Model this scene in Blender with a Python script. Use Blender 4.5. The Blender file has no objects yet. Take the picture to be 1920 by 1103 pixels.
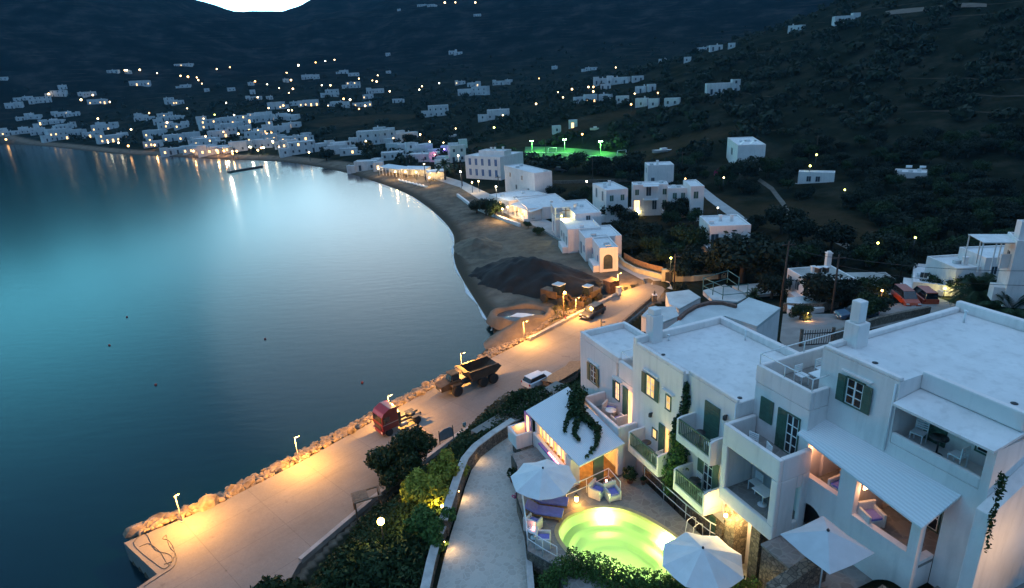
import bpy, bmesh, math, random
import numpy as np
from mathutils import Vector, Matrix
from mathutils.geometry import interpolate_bezier
random.seed(7)
R = math.radians
scene = bpy.context.scene
COL = scene.collection
PI = math.pi

# ------------------------------------------------------------------ camera
FPX, TH, RO, CH = 1167.3, R(19.93), R(3.084), 34.0
FW = np.array([0, math.cos(TH), -math.sin(TH)])
_r0 = np.array([1., 0, 0]); _u0 = np.array([0, math.sin(TH), math.cos(TH)])
RT = math.cos(RO)*_r0 - math.sin(RO)*_u0
UP = math.cos(RO)*_u0 + math.sin(RO)*_r0
CAMP = np.array([0, 0, CH])
cd = bpy.data.cameras.new('camera'); cam = bpy.data.objects.new('camera', cd); COL.objects.link(cam)
cd.sensor_width = 36; cd.lens = 36*FPX/1920; cd.clip_end = 12000; cd.clip_start = 0.5
mw = Matrix.Identity(4)
for i in range(3):
    mw[i][0] = RT[i]; mw[i][1] = UP[i]; mw[i][2] = -FW[i]; mw[i][3] = CAMP[i]
cam.matrix_world = mw
scene.camera = cam

def ray(px, py):
    return FW*FPX + RT*(px-960) - UP*(py-551.5)
def at(px, py, z):
    d = ray(px, py); t = (z-CH)/d[2]
    return (d[0]*t, d[1]*t, z)
ANG = R(-67.37)
AX = (math.cos(ANG), math.sin(ANG)); BX = (-math.sin(ANG), math.cos(ANG))
OX, OY = 9.6365, 23.8933
def W(s, t, z=0.0):
    return (OX+AX[0]*s+BX[0]*t, OY+AX[1]*s+BX[1]*t, z)
def lo(px, py, z):
    p = at(px, py, z); x, y = p[0]-OX, p[1]-OY
    return (x*AX[0]+y*AX[1], x*BX[0]+y*BX[1])

# ------------------------------------------------------------------ materials
def newmat(name):
    m = bpy.data.materials.new(name); m.use_nodes = True
    nt = m.node_tree; b = nt.nodes['Principled BSDF']
    return m, nt, b
def M(name, col, rough=.8, var=.15, scale=3.0, bump=.0, bscale=None, metal=0, col2=None, spec=None):
    m, nt, b = newmat(name)
    N = nt.nodes; Lk = nt.links
    tc = N.new('ShaderNodeTexCoord')
    no = N.new('ShaderNodeTexNoise'); no.inputs['Scale'].default_value = scale; no.inputs['Detail'].default_value = 6
    Lk.new(tc.outputs['Object'], no.inputs['Vector'])
    rp = N.new('ShaderNodeValToRGB')
    c2 = col2 if col2 else tuple(min(1, c*(1+var)) for c in col)
    c1 = col if col2 else tuple(c*(1-var) for c in col)
    rp.color_ramp.elements[0].position = .32; rp.color_ramp.elements[1].position = .68
    rp.color_ramp.elements[0].color = (*c1, 1); rp.color_ramp.elements[1].color = (*c2, 1)
    Lk.new(no.outputs['Fac'], rp.inputs['Fac']); Lk.new(rp.outputs['Color'], b.inputs['Base Color'])
    b.inputs['Roughness'].default_value = rough; b.inputs['Metallic'].default_value = metal
    if spec is not None: b.inputs['Specular IOR Level'].default_value = spec
    if bump:
        n2 = N.new('ShaderNodeTexNoise'); n2.inputs['Scale'].default_value = bscale or scale*4; n2.inputs['Detail'].default_value = 5
        Lk.new(tc.outputs['Object'], n2.inputs['Vector'])
        bp = N.new('ShaderNodeBump'); bp.inputs['Strength'].default_value = bump; bp.inputs['Distance'].default_value = .05
        Lk.new(n2.outputs['Fac'], bp.inputs['Height']); Lk.new(bp.outputs['Normal'], b.inputs['Normal'])
    return m
def EM(name, col, strength, sample=True):
    m, nt, b = newmat(name)
    b.inputs['Base Color'].default_value = (*col, 1)
    b.inputs['Emission Color'].default_value = (*col, 1); b.inputs['Emission Strength'].default_value = strength
    try: m.cycles.emission_sampling = 'FRONT' if sample else 'NONE'
    except Exception: pass
    return m
def brickmat(name, c1, c2, cm, scale, rough=.9, sq=(.5, .25), bump=.5, coord='Object', rot=None):
    m, nt, b = newmat(name); N = nt.nodes; Lk = nt.links
    tc = N.new('ShaderNodeTexCoord'); mp = N.new('ShaderNodeMapping')
    if rot: mp.inputs['Rotation'].default_value = rot
    Lk.new(tc.outputs[coord], mp.inputs['Vector'])
    nz = N.new('ShaderNodeTexNoise'); nz.inputs['Scale'].default_value = 2.2
    Lk.new(mp.outputs['Vector'], nz.inputs['Vector'])
    mx = N.new('ShaderNodeMix'); mx.data_type = 'VECTOR'; mx.inputs['Factor'].default_value = .06
    Lk.new(mp.outputs['Vector'], mx.inputs['A']); Lk.new(nz.outputs['Color'], mx.inputs['B'])
    vo = N.new('ShaderNodeTexVoronoi'); vo.inputs['Scale'].default_value = scale
    ve = N.new('ShaderNodeTexVoronoi'); ve.feature = 'DISTANCE_TO_EDGE'; ve.inputs['Scale'].default_value = scale
    Lk.new(mx.outputs['Result'], vo.inputs['Vector']); Lk.new(mx.outputs['Result'], ve.inputs['Vector'])
    rp = N.new('ShaderNodeValToRGB'); rp.color_ramp.elements[0].color = (*c1, 1); rp.color_ramp.elements[1].color = (*c2, 1)
    sx = N.new('ShaderNodeSeparateColor'); Lk.new(vo.outputs['Color'], sx.inputs['Color']); Lk.new(sx.outputs['Red'], rp.inputs['Fac'])
    r2 = N.new('ShaderNodeValToRGB'); r2.color_ramp.elements[0].position = .03; r2.color_ramp.elements[1].position = .09
    Lk.new(ve.outputs['Distance'], r2.inputs['Fac'])
    m2 = N.new('ShaderNodeMix'); m2.data_type = 'RGBA'; m2.inputs['A'].default_value = (*cm, 1)
    Lk.new(r2.outputs['Color'], m2.inputs['Factor']); Lk.new(rp.outputs['Color'], m2.inputs['B'])
    Lk.new(m2.outputs['Result'], b.inputs['Base Color']); b.inputs['Roughness'].default_value = rough
    bp = N.new('ShaderNodeBump'); bp.inputs['Strength'].default_value = bump; bp.inputs['Distance'].default_value = .04
    Lk.new(r2.outputs['Color'], bp.inputs['Height']); Lk.new(bp.outputs['Normal'], b.inputs['Normal'])
    return m

def wash(name, col, k=.12, streak=(1.3, 1.3, .18), sc=.55, bump=.3):
    m, nt, b = newmat(name); N = nt.nodes; Lk = nt.links; tc = N.new('ShaderNodeTexCoord')
    def nz(scale, det, vec=None):
        n = N.new('ShaderNodeTexNoise'); n.inputs['Scale'].default_value = scale; n.inputs['Detail'].default_value = det; Lk.new(vec or tc.outputs['Object'], n.inputs['Vector']); return n.outputs['Fac']
    mp = N.new('ShaderNodeMapping'); mp.inputs['Scale'].default_value = streak; Lk.new(tc.outputs['Object'], mp.inputs['Vector'])
    def rng(f, a, b_, lo_, hi):
        r = N.new('ShaderNodeMapRange'); r.inputs[1].default_value = a; r.inputs[2].default_value = b_; r.inputs[3].default_value = lo_; r.inputs[4].default_value = hi; Lk.new(f, r.inputs[0]); return r.outputs[0]
    a = rng(nz(sc, 8), .38, .66, 1-k, 1.0); s_ = rng(nz(2.6, 7, mp.outputs['Vector']), .50, .74, 1.0, 1-1.4*k); f = rng(nz(14, 6), .3, .75, 1-.35*k, 1.0)
    m1 = N.new('ShaderNodeMath'); m1.operation = 'MULTIPLY'; Lk.new(a, m1.inputs[0]); Lk.new(s_, m1.inputs[1])
    m2 = N.new('ShaderNodeMath'); m2.operation = 'MULTIPLY'; Lk.new(m1.outputs[0], m2.inputs[0]); Lk.new(f, m2.inputs[1])
    v = N.new('ShaderNodeVectorMath'); v.operation = 'SCALE'; v.inputs[0].default_value = col; Lk.new(m2.outputs[0], v.inputs['Scale'])
    Lk.new(v.outputs[0], b.inputs['Base Color']); b.inputs['Roughness'].default_value = .9
    bp = N.new('ShaderNodeBump'); bp.inputs['Strength'].default_value = bump; bp.inputs['Distance'].default_value = .04; Lk.new(nz(5, 7), bp.inputs['Height']); Lk.new(bp.outputs['Normal'], b.inputs['Normal'])
    return m
m_white = wash('whitewash', (.82, .75, .71), .10)
m_roof = wash('roof_whitewash', (.74, .73, .71), .12, (1, 1, 1), .7)
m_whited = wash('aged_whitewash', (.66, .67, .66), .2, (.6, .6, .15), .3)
m_green = M('green_shutter', (.045, .105, .075), .55, .15, 6)
m_blue = M('blue_paint', (.03, .09, .25), .5, .1, 4)
m_glass = M('dark_glass', (.015, .02, .025), .12, .2, 1, spec=.8)
m_framew = M('white_frame', (.75, .76, .74), .5, .05, 4)
m_metal = M('white_metal', (.72, .73, .72), .35, .05, 5)
m_dark = M('dark_metal', (.03, .03, .032), .5, .2, 5)
m_wood = M('weathered_wood', (.16, .10, .06), .75, .35, 5, .3)
m_woodp = M('pole_wood', (.06, .04, .03), .9, .3, 3, .3)
m_teak = M('teak', (.25, .12, .05), .6, .3, 6)
m_cushion = M('violet_cushion', (.16, .17, .5), .9, .1, 6)
m_wicker = M('white_wicker', (.62, .6, .56), .8, .15, 30, .6, 60)
m_canvas = M('umbrella_canvas', (.6, .62, .62), .85, .06, 2)
m_canvasd = M('grey_canvas', (.45, .48, .5), .85, .06, 2)
m_rock = M('boulder_rock', (.25, .185, .125), .9, .5, 1.6, 1.0, 4)
m_concrete, _nt, _b = newmat('quay_concrete'); _N = _nt.nodes; _L = _nt.links
_ge = _N.new('ShaderNodeNewGeometry')
def _rot(sc, rz=-.80):
    m1 = _N.new('ShaderNodeMapping'); m1.inputs['Rotation'].default_value = (0, 0, rz); _L.new(_ge.outputs['Position'], m1.inputs['Vector'])
    m2 = _N.new('ShaderNodeMapping'); m2.inputs['Scale'].default_value = sc; _L.new(m1.outputs['Vector'], m2.inputs['Vector']); return m2.outputs['Vector']
def _nz(scale, det, vec):
    n = _N.new('ShaderNodeTexNoise'); n.inputs['Scale'].default_value = scale; n.inputs['Detail'].default_value = det; n.inputs['Roughness'].default_value = .62; _L.new(vec, n.inputs['Vector']); return n.outputs['Fac']
def _mr(f, a, b_, lo_, hi):
    r = _N.new('ShaderNodeMapRange'); r.inputs[1].default_value = a; r.inputs[2].default_value = b_; r.inputs[3].default_value = lo_; r.inputs[4].default_value = hi; _L.new(f, r.inputs[0]); return r.outputs[0]
_br = _N.new('ShaderNodeTexBrick'); _br.inputs['Scale'].default_value = 1.0; _br.inputs['Brick Width'].default_value = 5.2; _br.inputs['Row Height'].default_value = 4.1; _br.inputs['Mortar Size'].default_value = .028; _br.offset = 0
_br.inputs['Color1'].default_value = (1, 1, 1, 1); _br.inputs['Color2'].default_value = (.93, .93, .93, 1); _br.inputs['Mortar'].default_value = (.72, .72, .72, 1); _L.new(_rot((1, 1, 1)), _br.inputs['Vector'])
_f = None
for _x in (_mr(_nz(.22, 8, _rot((1, 1, 1))), .35, .65, .78, 1.0), _mr(_nz(1.0, 6, _rot((.12, 1.6, 1))), .55, .78, 1.0, .80), _mr(_nz(6, 7, _rot((1, 1, 1))), .3, .7, .88, 1.04), _mr(_nz(.9, 3, _rot((1, 1, 1))), .66, .74, 1.0, .74)):
    if _f is None: _f = _x
    else:
        _m = _N.new('ShaderNodeMath'); _m.operation = 'MULTIPLY'; _L.new(_f, _m.inputs[0]); _L.new(_x, _m.inputs[1]); _f = _m.outputs[0]
_v = _N.new('ShaderNodeVectorMath'); _v.operation = 'SCALE'; _v.inputs[0].default_value = (.235, .21, .185); _L.new(_f, _v.inputs['Scale'])
_v2 = _N.new('ShaderNodeVectorMath'); _v2.operation = 'MULTIPLY'; _L.new(_v.outputs[0], _v2.inputs[0]); _L.new(_br.outputs['Color'], _v2.inputs[1])
_L.new(_v2.outputs[0], _b.inputs['Base Color']); _b.inputs['Roughness'].default_value = .85
_bp = _N.new('ShaderNodeBump'); _bp.inputs['Strength'].default_value = .3; _bp.inputs['Distance'].default_value = .04; _L.new(_nz(3, 7, _rot((1, 1, 1))), _bp.inputs['Height']); _L.new(_bp.outputs['Normal'], _b.inputs['Normal'])
m_kerb = M('kerb_stone', (.33, .31, .29), .9, .2, 1.2, .4)
m_rwall = brickmat('rubble_wall', (.10, .08, .06), (.24, .19, .14), (.06, .05, .04), 5.5)
m_ramp = brickmat('ramp_paving', (.36, .34, .30), (.44, .42, .37), (.45, .43, .38), 3.8, bump=.3)
m_terr = brickmat('terrace_paving', (.17, .165, .15), (.23, .225, .21), (.24, .235, .22), 3.0, bump=.3)
m_cap = M('wall_cap', (.40, .39, .37), .9, .2, 2, .5)
m_trunk = M('bark', (.07, .05, .035), .95, .3, 4, .5)
def leafmat(name, c, v=.5):
    m, nt, b = newmat(name); N = nt.nodes; Lk = nt.links
    ob = N.new('ShaderNodeObjectInfo'); ge = N.new('ShaderNodeNewGeometry')
    rp = N.new('ShaderNodeValToRGB')
    rp.color_ramp.elements[0].color = (*[x*(1-v) for x in c], 1); rp.color_ramp.elements[1].color = (*[min(1, x*(1+v)) for x in c], 1)
    ad = N.new('ShaderNodeMath'); ad.operation = 'MULTIPLY_ADD'; ad.inputs[1].default_value = .6; 
    ml = N.new('ShaderNodeMath'); ml.operation = 'MULTIPLY'; ml.inputs[1].default_value = .4
    Lk.new(ob.outputs['Random'], ml.inputs[0]); Lk.new(ge.outputs['Random Per Island'], ad.inputs[0]); Lk.new(ml.outputs[0], ad.inputs[2])
    Lk.new(ad.outputs[0], rp.inputs['Fac']); Lk.new(rp.outputs['Color'], b.inputs['Base Color'])
    b.inputs['Roughness'].default_value = .75
    b.inputs['Specular IOR Level'].default_value = .15
    return m
m_olive = leafmat('olive_foliage', (.016, .024, .015))
m_bush = leafmat('bush_foliage', (.022, .042, .016))
m_ybush = leafmat('lamp_yellow_foliage', (.19, .20, .03))  # yellow of the lamplight is put into the leaf colour
m_hedge = leafmat('hedge_foliage', (.05, .10, .025))
m_creep = leafmat('creeper_foliage', (.025, .055, .02))
m_palm = leafmat('palm_foliage', (.03, .055, .025))
m_pink = leafmat('pink_blossom', (.45, .04, .15))

def curtain(name, c1, c2, k, sc=5.0):
    m, nt, b = newmat(name); N = nt.nodes; Lk = nt.links; tc = N.new('ShaderNodeTexCoord'); mp = N.new('ShaderNodeMapping'); mp.inputs['Scale'].default_value = (1, 1, .22); Lk.new(tc.outputs['Object'], mp.inputs['Vector'])
    n = N.new('ShaderNodeTexNoise'); n.inputs['Scale'].default_value = sc; n.inputs['Detail'].default_value = 3; Lk.new(mp.outputs['Vector'], n.inputs['Vector'])
    r = N.new('ShaderNodeValToRGB'); r.color_ramp.elements[0].position = .36; r.color_ramp.elements[1].position = .62; r.color_ramp.elements[0].color = (*c1, 1); r.color_ramp.elements[1].color = (*c2, 1); Lk.new(n.outputs['Fac'], r.inputs['Fac'])
    Lk.new(r.outputs['Color'], b.inputs['Emission Color']); b.inputs['Emission Strength'].default_value = k; b.inputs['Base Color'].default_value = (.4, .3, .15, 1); return m
e_win = curtain('lit_window', (.42, .15, .02), (1, .62, .2), 1.3)
e_winw = curtain('lit_doorway', (.85, .30, .06), (1, .66, .34), 2.1, 3.0)
e_warm = EM('warm_lamp', (1, .55, .16), 30)
e_far = EM('far_warm_lamp', (1, .68, .32), 11)
e_farw = EM('far_white_lamp', (1, .9, .6), 14)
e_faro = EM('far_orange_lamp', (1, .5, .16), 12)
e_fary = EM('far_yellow_lamp', (.95, 1, .22), 12)
e_pinkl = EM('pink_lamp', (1, .3, .25), 14)
e_green = EM('green_floodlight', (.5, 1, .5), 60)
e_violet = EM('violet_lamp', (.35, .15, 1), 40)
e_bar = curtain('bar_glow', (.75, .28, .04), (1, .66, .26), 2.6, 2.5)

# ------------------------------------------------------------------ mesh helpers
class MB:
    def __init__(s): s.v = []; s.f = []; s.m = []; s.mi = 0; s.sm = []
    def add(s, vs, fs, smooth=False):
        n = len(s.v); s.v += [tuple(map(float, v)) for v in vs]
        for f in fs: s.f.append([i+n for i in f]); s.m.append(s.mi); s.sm.append(smooth)
        return s
    def box(s, x0, x1, y0, y1, z0, z1, M_=None):
        v = [(x, y, z) for z in (z0, z1) for x, y in ((x0, y0), (x1, y0), (x1, y1), (x0, y1))]
        if M_ is not None: v = [tuple(M_ @ Vector(p)) for p in v]
        return s.add(v, [(3, 2, 1, 0), (4, 5, 6, 7), (0, 1, 5, 4), (1, 2, 6, 5), (2, 3, 7, 6), (3, 0, 4, 7)])
    def prism(s, pts, z0, z1, zs=None):
        """pts ccw outline; z1 may be a list giving a top height per point"""
        n = len(pts); t = z1 if isinstance(z1, (list, tuple)) else [z1]*n
        b = z0 if isinstance(z0, (list, tuple)) else [z0]*n
        v = [(p[0], p[1], b[i]) for i, p in enumerate(pts)]+[(p[0], p[1], t[i]) for i, p in enumerate(pts)]
        fs = [list(range(n))[::-1], list(range(n, 2*n))]
        for i in range(n):
            j = (i+1) % n; fs.append([i, j, n+j, n+i])
        return s.add(v, fs)
    def extr(s, prof, axis, a0, a1):
        """profile of 2-D points swept along an axis; axis 'x': prof=(y,z); 'y': prof=(x,z)"""
        n = len(prof)
        mk = (lambda p, a: (a, p[0], p[1])) if axis == 'x' else (lambda p, a: (p[0], a, p[1]))
        v = [mk(p, a0) for p in prof]+[mk(p, a1) for p in prof]
        fs = [list(range(n)), list(range(n, 2*n))[::-1]]
        for i in range(n):
            j = (i+1) % n; fs.append([i, n+i, n+j, j])
        return s.add(v, fs)
    def tube(s, pts, r, n=8, caps=True):
        pts = [Vector(p) for p in pts]; k = len(pts)
        rs = r if isinstance(r, (list, tuple)) else [r]*k
        vs = []; fs = []
        up = Vector((0, 0, 1))
        for i, p in enumerate(pts):
            d = (pts[min(i+1, k-1)]-pts[max(i-1, 0)])
            if d.length < 1e-9: d = Vector((0, 0, 1))
            d.normalize()
            u = d.cross(up if abs(d.z) < .95 else Vector((1, 0, 0))).normalized(); w = d.cross(u)
            for j in range(n):
                a = 2*PI*j/n; vs.append(p+(u*math.cos(a)+w*math.sin(a))*rs[i])
        for i in range(k-1):
            for j in range(n):
                a = i*n+j; b = i*n+(j+1) % n
                fs.append([a, b, b+n, a+n])
        if caps: fs += [list(range(n))[::-1], [(k-1)*n+j for j in range(n)]]
        return s.add(vs, fs, True)
    def lathe(s, prof, n=16, c=(0, 0, 0), M_=None):
        vs = []; fs = []
        for r, z in prof:
            for j in range(n):
                a = 2*PI*j/n; vs.append((c[0]+r*math.cos(a), c[1]+r*math.sin(a), c[2]+z))
        for i in range(len(prof)-1):
            for j in range(n):
                a = i*n+j; b = i*n+(j+1) % n; fs.append([a, b, b+n, a+n])
        fs += [list(range(n))[::-1], [(len(prof)-1)*n+j for j in range(n)]]
        if M_ is not None: vs = [tuple(M_ @ Vector(v)) for v in vs]
        return s.add(vs, fs, True)
    def ball(s, c, r, n=8, sq=1):
        return s.lathe([(max(1e-3, r*math.sin(PI*i/n)), -r*math.cos(PI*i/n)*sq) for i in range(n+1)], n+2, c)
    def mesh(s, name, mats):
        me = bpy.data.meshes.new(name); me.from_pydata(s.v, [], s.f)
        for m in (mats if isinstance(mats, (list, tuple)) else [mats]): me.materials.append(m)
        me.polygons.foreach_set('material_index', s.m); me.polygons.foreach_set('use_smooth', s.sm)
        me.update()
        return me
    def build(s, name, mats, parent=None, bevel=0):
        if bevel:
            me = s.mesh(name, mats); bm = bmesh.new(); bm.from_mesh(me)
            bmesh.ops.bevel(bm, geom=[e for e in bm.edges if len(e.link_faces) == 2 and e.calc_face_angle(0) > .5], offset=bevel, segments=2, affect='EDGES', profile=.6)
            bm.to_mesh(me); bm.free()
            return link(name, me, parent)
        return link(name, s.mesh(name, mats), parent)
def link(name, me, parent=None, loc=None, rz=None):
    o = bpy.data.objects.new(name, me); COL.objects.link(o)
    if parent: o.parent = parent
    if loc is not None: o.location = loc
    if rz is not None: o.rotation_euler = (0, 0, rz)
    return o
def tag(o, label, cat, group=None, kind=None):
    if label: o['label'] = label
    if cat: o['category'] = cat
    if group: o['group'] = group
    if kind: o['kind'] = kind
    return o
def thing(name, label, cat, loc=(0, 0, 0), rz=0, group=None):
    o = bpy.data.objects.new(name, None); COL.objects.link(o); o.empty_display_size = .3
    o.location = loc; o.rotation_euler = (0, 0, rz)
    return tag(o, label, cat, group)
def struct(o): o['kind'] = 'structure'; return o
def copy_tree(src, loc, rz=0, sc=1.0, label=None, group=None):
    c = src.copy(); COL.objects.link(c); c.location = loc; c.rotation_euler = (0, 0, rz)
    c.scale = (sc, sc, sc) if not isinstance(sc, tuple) else sc
    if label: c['label'] = label
    if group: c['group'] = group
    for ch in list(src.children):
        d = ch.copy(); COL.objects.link(d); d.parent = c
        for g in list(ch.children):
            e = g.copy(); COL.objects.link(e); e.parent = d
    return c
def point(loc, power, col, r=.08, name='lamp_light', parent=None):
    l = bpy.data.lights.new(name, 'POINT'); l.energy = power; l.color = col; l.shadow_soft_size = r
    o = bpy.data.objects.new(name, l); COL.objects.link(o); o.location = loc
    if parent: o.parent = parent
    return o
def spot(loc, tgt, power, col, ang=120, blend=.8, r=.08, name='lamp_light', parent=None):
    l = bpy.data.lights.new(name, 'SPOT'); l.energy = power; l.color = col; l.shadow_soft_size = r
    l.spot_size = R(ang); l.spot_blend = blend
    o = bpy.data.objects.new(name, l); COL.objects.link(o); o.location = loc
    o.rotation_euler = (Vector(tgt)-Vector(loc)).to_track_quat('-Z', 'Y').to_euler()
    if parent: o.parent = parent
    return o
def npmesh(name, V, F, mats, smooth=False, mi=None):
    me = bpy.data.meshes.new(name)
    V = np.asarray(V, np.float32); F = np.asarray(F, np.int32); k = F.shape[1]
    me.vertices.add(len(V)); me.vertices.foreach_set('co', V.ravel())
    me.loops.add(F.size); me.loops.foreach_set('vertex_index', F.ravel())
    me.polygons.add(len(F)); me.polygons.foreach_set('loop_start', np.arange(0, F.size, k, dtype=np.int32))
    me.polygons.foreach_set('loop_total', np.full(len(F), k, np.int32))
    if smooth: me.polygons.foreach_set('use_smooth', np.ones(len(F), bool))
    if mi is not None: me.polygons.foreach_set('material_index', np.asarray(mi, np.int32))
    for m in (mats if isinstance(mats, (list, tuple)) else [mats]): me.materials.append(m)
    me.update(calc_edges=True); me.validate()
    return me
def leafcloud(rng, blobs, n, size, shell=.55, elong=1.6):
    """n leaf quads scattered through lumpy blobs [(cx,cy,cz,rx,ry,rz)]; returns V,F"""
    bl = np.array(blobs, float); w = (bl[:, 3]*bl[:, 4]*bl[:, 5])**(2/3.); w /= w.sum()
    k = rng.choice(len(bl), n, p=w)
    d = rng.normal(size=(n, 3)); d /= np.linalg.norm(d, axis=1)[:, None]
    rad = shell+(1-shell)*rng.random(n)**.6
    rad *= 1+.12*np.sin(d[:, 0]*7+k)+.1*np.sin(d[:, 2]*9+2*k)
    c = bl[k, :3]+d*bl[k, 3:]*rad[:, None]
    nr = d+rng.normal(size=(n, 3))*.7; nr /= np.linalg.norm(nr, axis=1)[:, None]
    u = np.cross(nr, rng.normal(size=(n, 3))); u /= np.linalg.norm(u, axis=1)[:, None]
    v = np.cross(nr, u)
    sz = size*(.6+.8*rng.random(n))[:, None]
    V = np.stack([c-u*sz*elong*.5, c-v*sz*.4, c+u*sz*elong*.5, c+v*sz*.4], 1).reshape(-1, 3)
    F = np.arange(4*n).reshape(-1, 4)
    return V, F

# ------------------------------------------------------------------ terrain
def segdist(x, y, poly, closed=False):
    P = np.array(poly, float); Q = np.roll(P, -1, 0) if closed else None
    A = P if closed else P[:-1]; B = Q if closed else P[1:]
    best = np.full(np.shape(x), 1e9)
    for (ax, ay), (bx, by) in zip(A, B):
        dx, dy = bx-ax, by-ay; L = dx*dx+dy*dy+1e-9
        t = np.clip(((x-ax)*dx+(y-ay)*dy)/L, 0, 1)
        best = np.minimum(best, np.hypot(x-ax-t*dx, y-ay-t*dy))
    return best
def inside(x, y, poly):
    r = np.zeros(np.shape(x), bool); n = len(poly)
    for i in range(n):
        x0, y0 = poly[i]; x1, y1 = poly[(i+1) % n]
        if y0 == y1: continue
        c = ((y0 > y) != (y1 > y)) & (x < (x1-x0)*(y-y0)/(y1-y0)+x0)
        r ^= c
    return r
def sst(e0, e1, x):
    t = np.clip((x-e0)/(e1-e0), 0, 1); return t*t*(3-2*t)
COASTPX = [(0, 268), (100, 276), (200, 287), (300, 293), (420, 299), (500, 302), (560, 307), (640, 322), (700, 340), (760, 362), (800, 387), (832, 415), (850, 440), (852, 464), (852, 490), (868, 525), (890, 560), (912, 595), (925, 620), (925, 642)]
COAST = []
_C = [Vector(at(px, py, 0)[:2]) for px, py in COASTPX]
for i in range(len(_C)-1):
    a, b, c, d = _C[max(i-1, 0)], _C[i], _C[i+1], _C[min(i+2, len(_C)-1)]
    for j in range(3):
        t = j/3; p = .5*((2*b)+(c-a)*t+(2*a-5*b+4*c-d)*t*t+(3*b-3*c+d-a)*t**3); COAST.append((p.x, p.y))
COAST.append(tuple(_C[-1]))
COAST += [(-9, 61.5), (-22, 47), (-29, 39.5), (-27, 34), (-20, 28), (-20, 5), (-24, -60)]
LAND = [(-900, 800)]+COAST+[(300, -60), (3500, 0), (3500, 4000), (-3500, 4000), (-3500, 1500)]
PLAT = [W(s, t)[:2] for s, t in ((-19, -2.5), (-15.6, -5.2), (-13.8, -8), (-12.2, -9.6), (-10, -11), (-7, -12.6), (-4, -14), (0, -16), (20, -16), (20, 12), (-8, 9), (-15, 5))]
HILLB = [(-17, -60), (-17, 10), (-16.6, 29), (-15.6, 35), (-11.6, 42), (-5.4, 50.4), (1.3, 58.6), (7.4, 62.6), (14.6, 74.6), (20.4, 81.6), (40, 90), (62, 88), (95, 64), (125, 20), (150, -60)]
_E = [(-80, 9.5), (-36, 8.5), (-30, 7.9), (-26, 6.5), (-24.2, 5.95), (-21, 4.95), (-17.3, 4.75), (-15.8, 5.1), (-14.6, 5.65), (-13, 5.85), (-10.5, 6.1), (-7, 7.2), (0, 8.6), (15, 9.5), (80, 11)]
_H = [(-40, -6), (0, -3.2), (12, -.9), (17.3, .55), (23.5, 2.05), (26, 3.1), (30, 4.4), (38, 6.4), (50, 8), (80, 9)]
def fnoise(x, y, s, seed=0):
    rg = np.random.RandomState(seed); o = 0
    for i in range(7):
        a = rg.rand()*6.28; k = (1+.45*i)/s*6.28
        o = o+np.sin((x*np.cos(a)+y*np.sin(a))*k+rg.rand()*6.28+1.3*np.sin((y*np.cos(a)-x*np.sin(a))*k*.5))/(1+.45*i)
    return o/3.2
def ground(x, y, fine=True):
    x = np.asarray(x, float); y = np.asarray(y, float)
    ins = inside(x, y, LAND)
    d = segdist(x, y, COAST)*np.where(ins, 1, -1)
    dp = np.maximum(d, 0)
    rr = np.hypot(x, y); az = np.degrees(np.arctan2(x, y))
    z = np.where(d > 0, 2.0*(1-np.exp(-dp/10))+.006*dp, np.maximum(d*.16, -5))
    wleft = sst(-5, -25, az)
    sl = .062+.05*wleft
    z = z+sl*np.maximum(dp-(60-42*wleft), 0)*sst(60-42*wleft, 130-60*wleft, dp)
    if fine: z = z+fnoise(x, y, 60, 3)*np.clip(dp-90, 0, 200)/200*1.6+fnoise(x, y, 17, 5)*np.clip(dp-60, 0, 100)/100*.35
    # near right-hand hill
    hc = CH+430*np.tan(np.radians(np.interp(az, *zip(*_H))))
    prof = sst(120, 440, rr)**1.05*(1-.35*sst(440, 760, rr))
    zh = 4+(hc-4)*prof+fnoise(x, y, 95, 8)*2.6*prof
    k = 7.0; h = np.clip(.5+.5*(zh-z)/k, 0, 1)
    zz = z*(1-h)+zh*h+k*h*(1-h)*.5
    wh = sst(-12, 6, az)*sst(45, 110, dp)
    z = z*(1-wh)+zz*wh
    # far mountains
    zr = CH+1500*np.tan(np.radians(np.interp(az, *zip(*_E))))
    m = sst(560, 1500, rr)
    zm = z*(1-m)+zr*m
    zm = np.where(rr > 1500, zr-(rr-1500)*.12+0*z, zm)
    rough = sst(650, 1000, rr)
    n = fnoise(x, y, 330, 11)*14+fnoise(x, y, 110, 12)*4
    n = n*rough*(1-.93*np.exp(-((rr-1500)/220)**2)*np.exp(-((az+17)/11)**2))
    z = np.where(d > 0, zm+n, z)
    # hotel hill
    H = HILLB
    ih = inside(x, y, H); ip = inside(x, y, PLAT)
    dl = segdist(x, y, HILLB); dq = np.where(ip, 0, segdist(x, y, PLAT, True))
    w = np.where(ih, dl/(dl+dq+1e-6), 0)
    w = w*w*(3-2*w)
    s = (x-OX)*AX[0]+(y-OY)*AX[1]; t = (x-OX)*BX[0]+(y-OY)*BX[1]
    zp = 11.15+4.6*sst(3.4, 7.5, s)*sst(-4.6, 0, t)-2.5*sst(-3, 6, s)*sst(-6.5, -10, t)
    z = np.where(ih, z*(1-w)+zp*w, z)
    # flat bed under the quay
    q = inside(x, y, QUAY)
    z = np.where(q, .9, z)
    return z
QUAY = [at(px, py, 1.6)[:2] for px, py in ((232, 1018), (405, 947), (560, 868), (700, 790), (820, 724), (940, 662), (1060, 601), (1160, 549), (1215, 530), (1250, 540), (1235, 560), (1168, 612), (1085, 697), (985, 733), (930, 778), (860, 818), (700, 938), (660, 972), (560, 1058))]+[(-17, 29), (-19, 24), (-28.4, 31.6), (-26.2, 35.2)]
def gz(x, y): return float(ground(np.array([x]), np.array([y]))[0])
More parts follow.
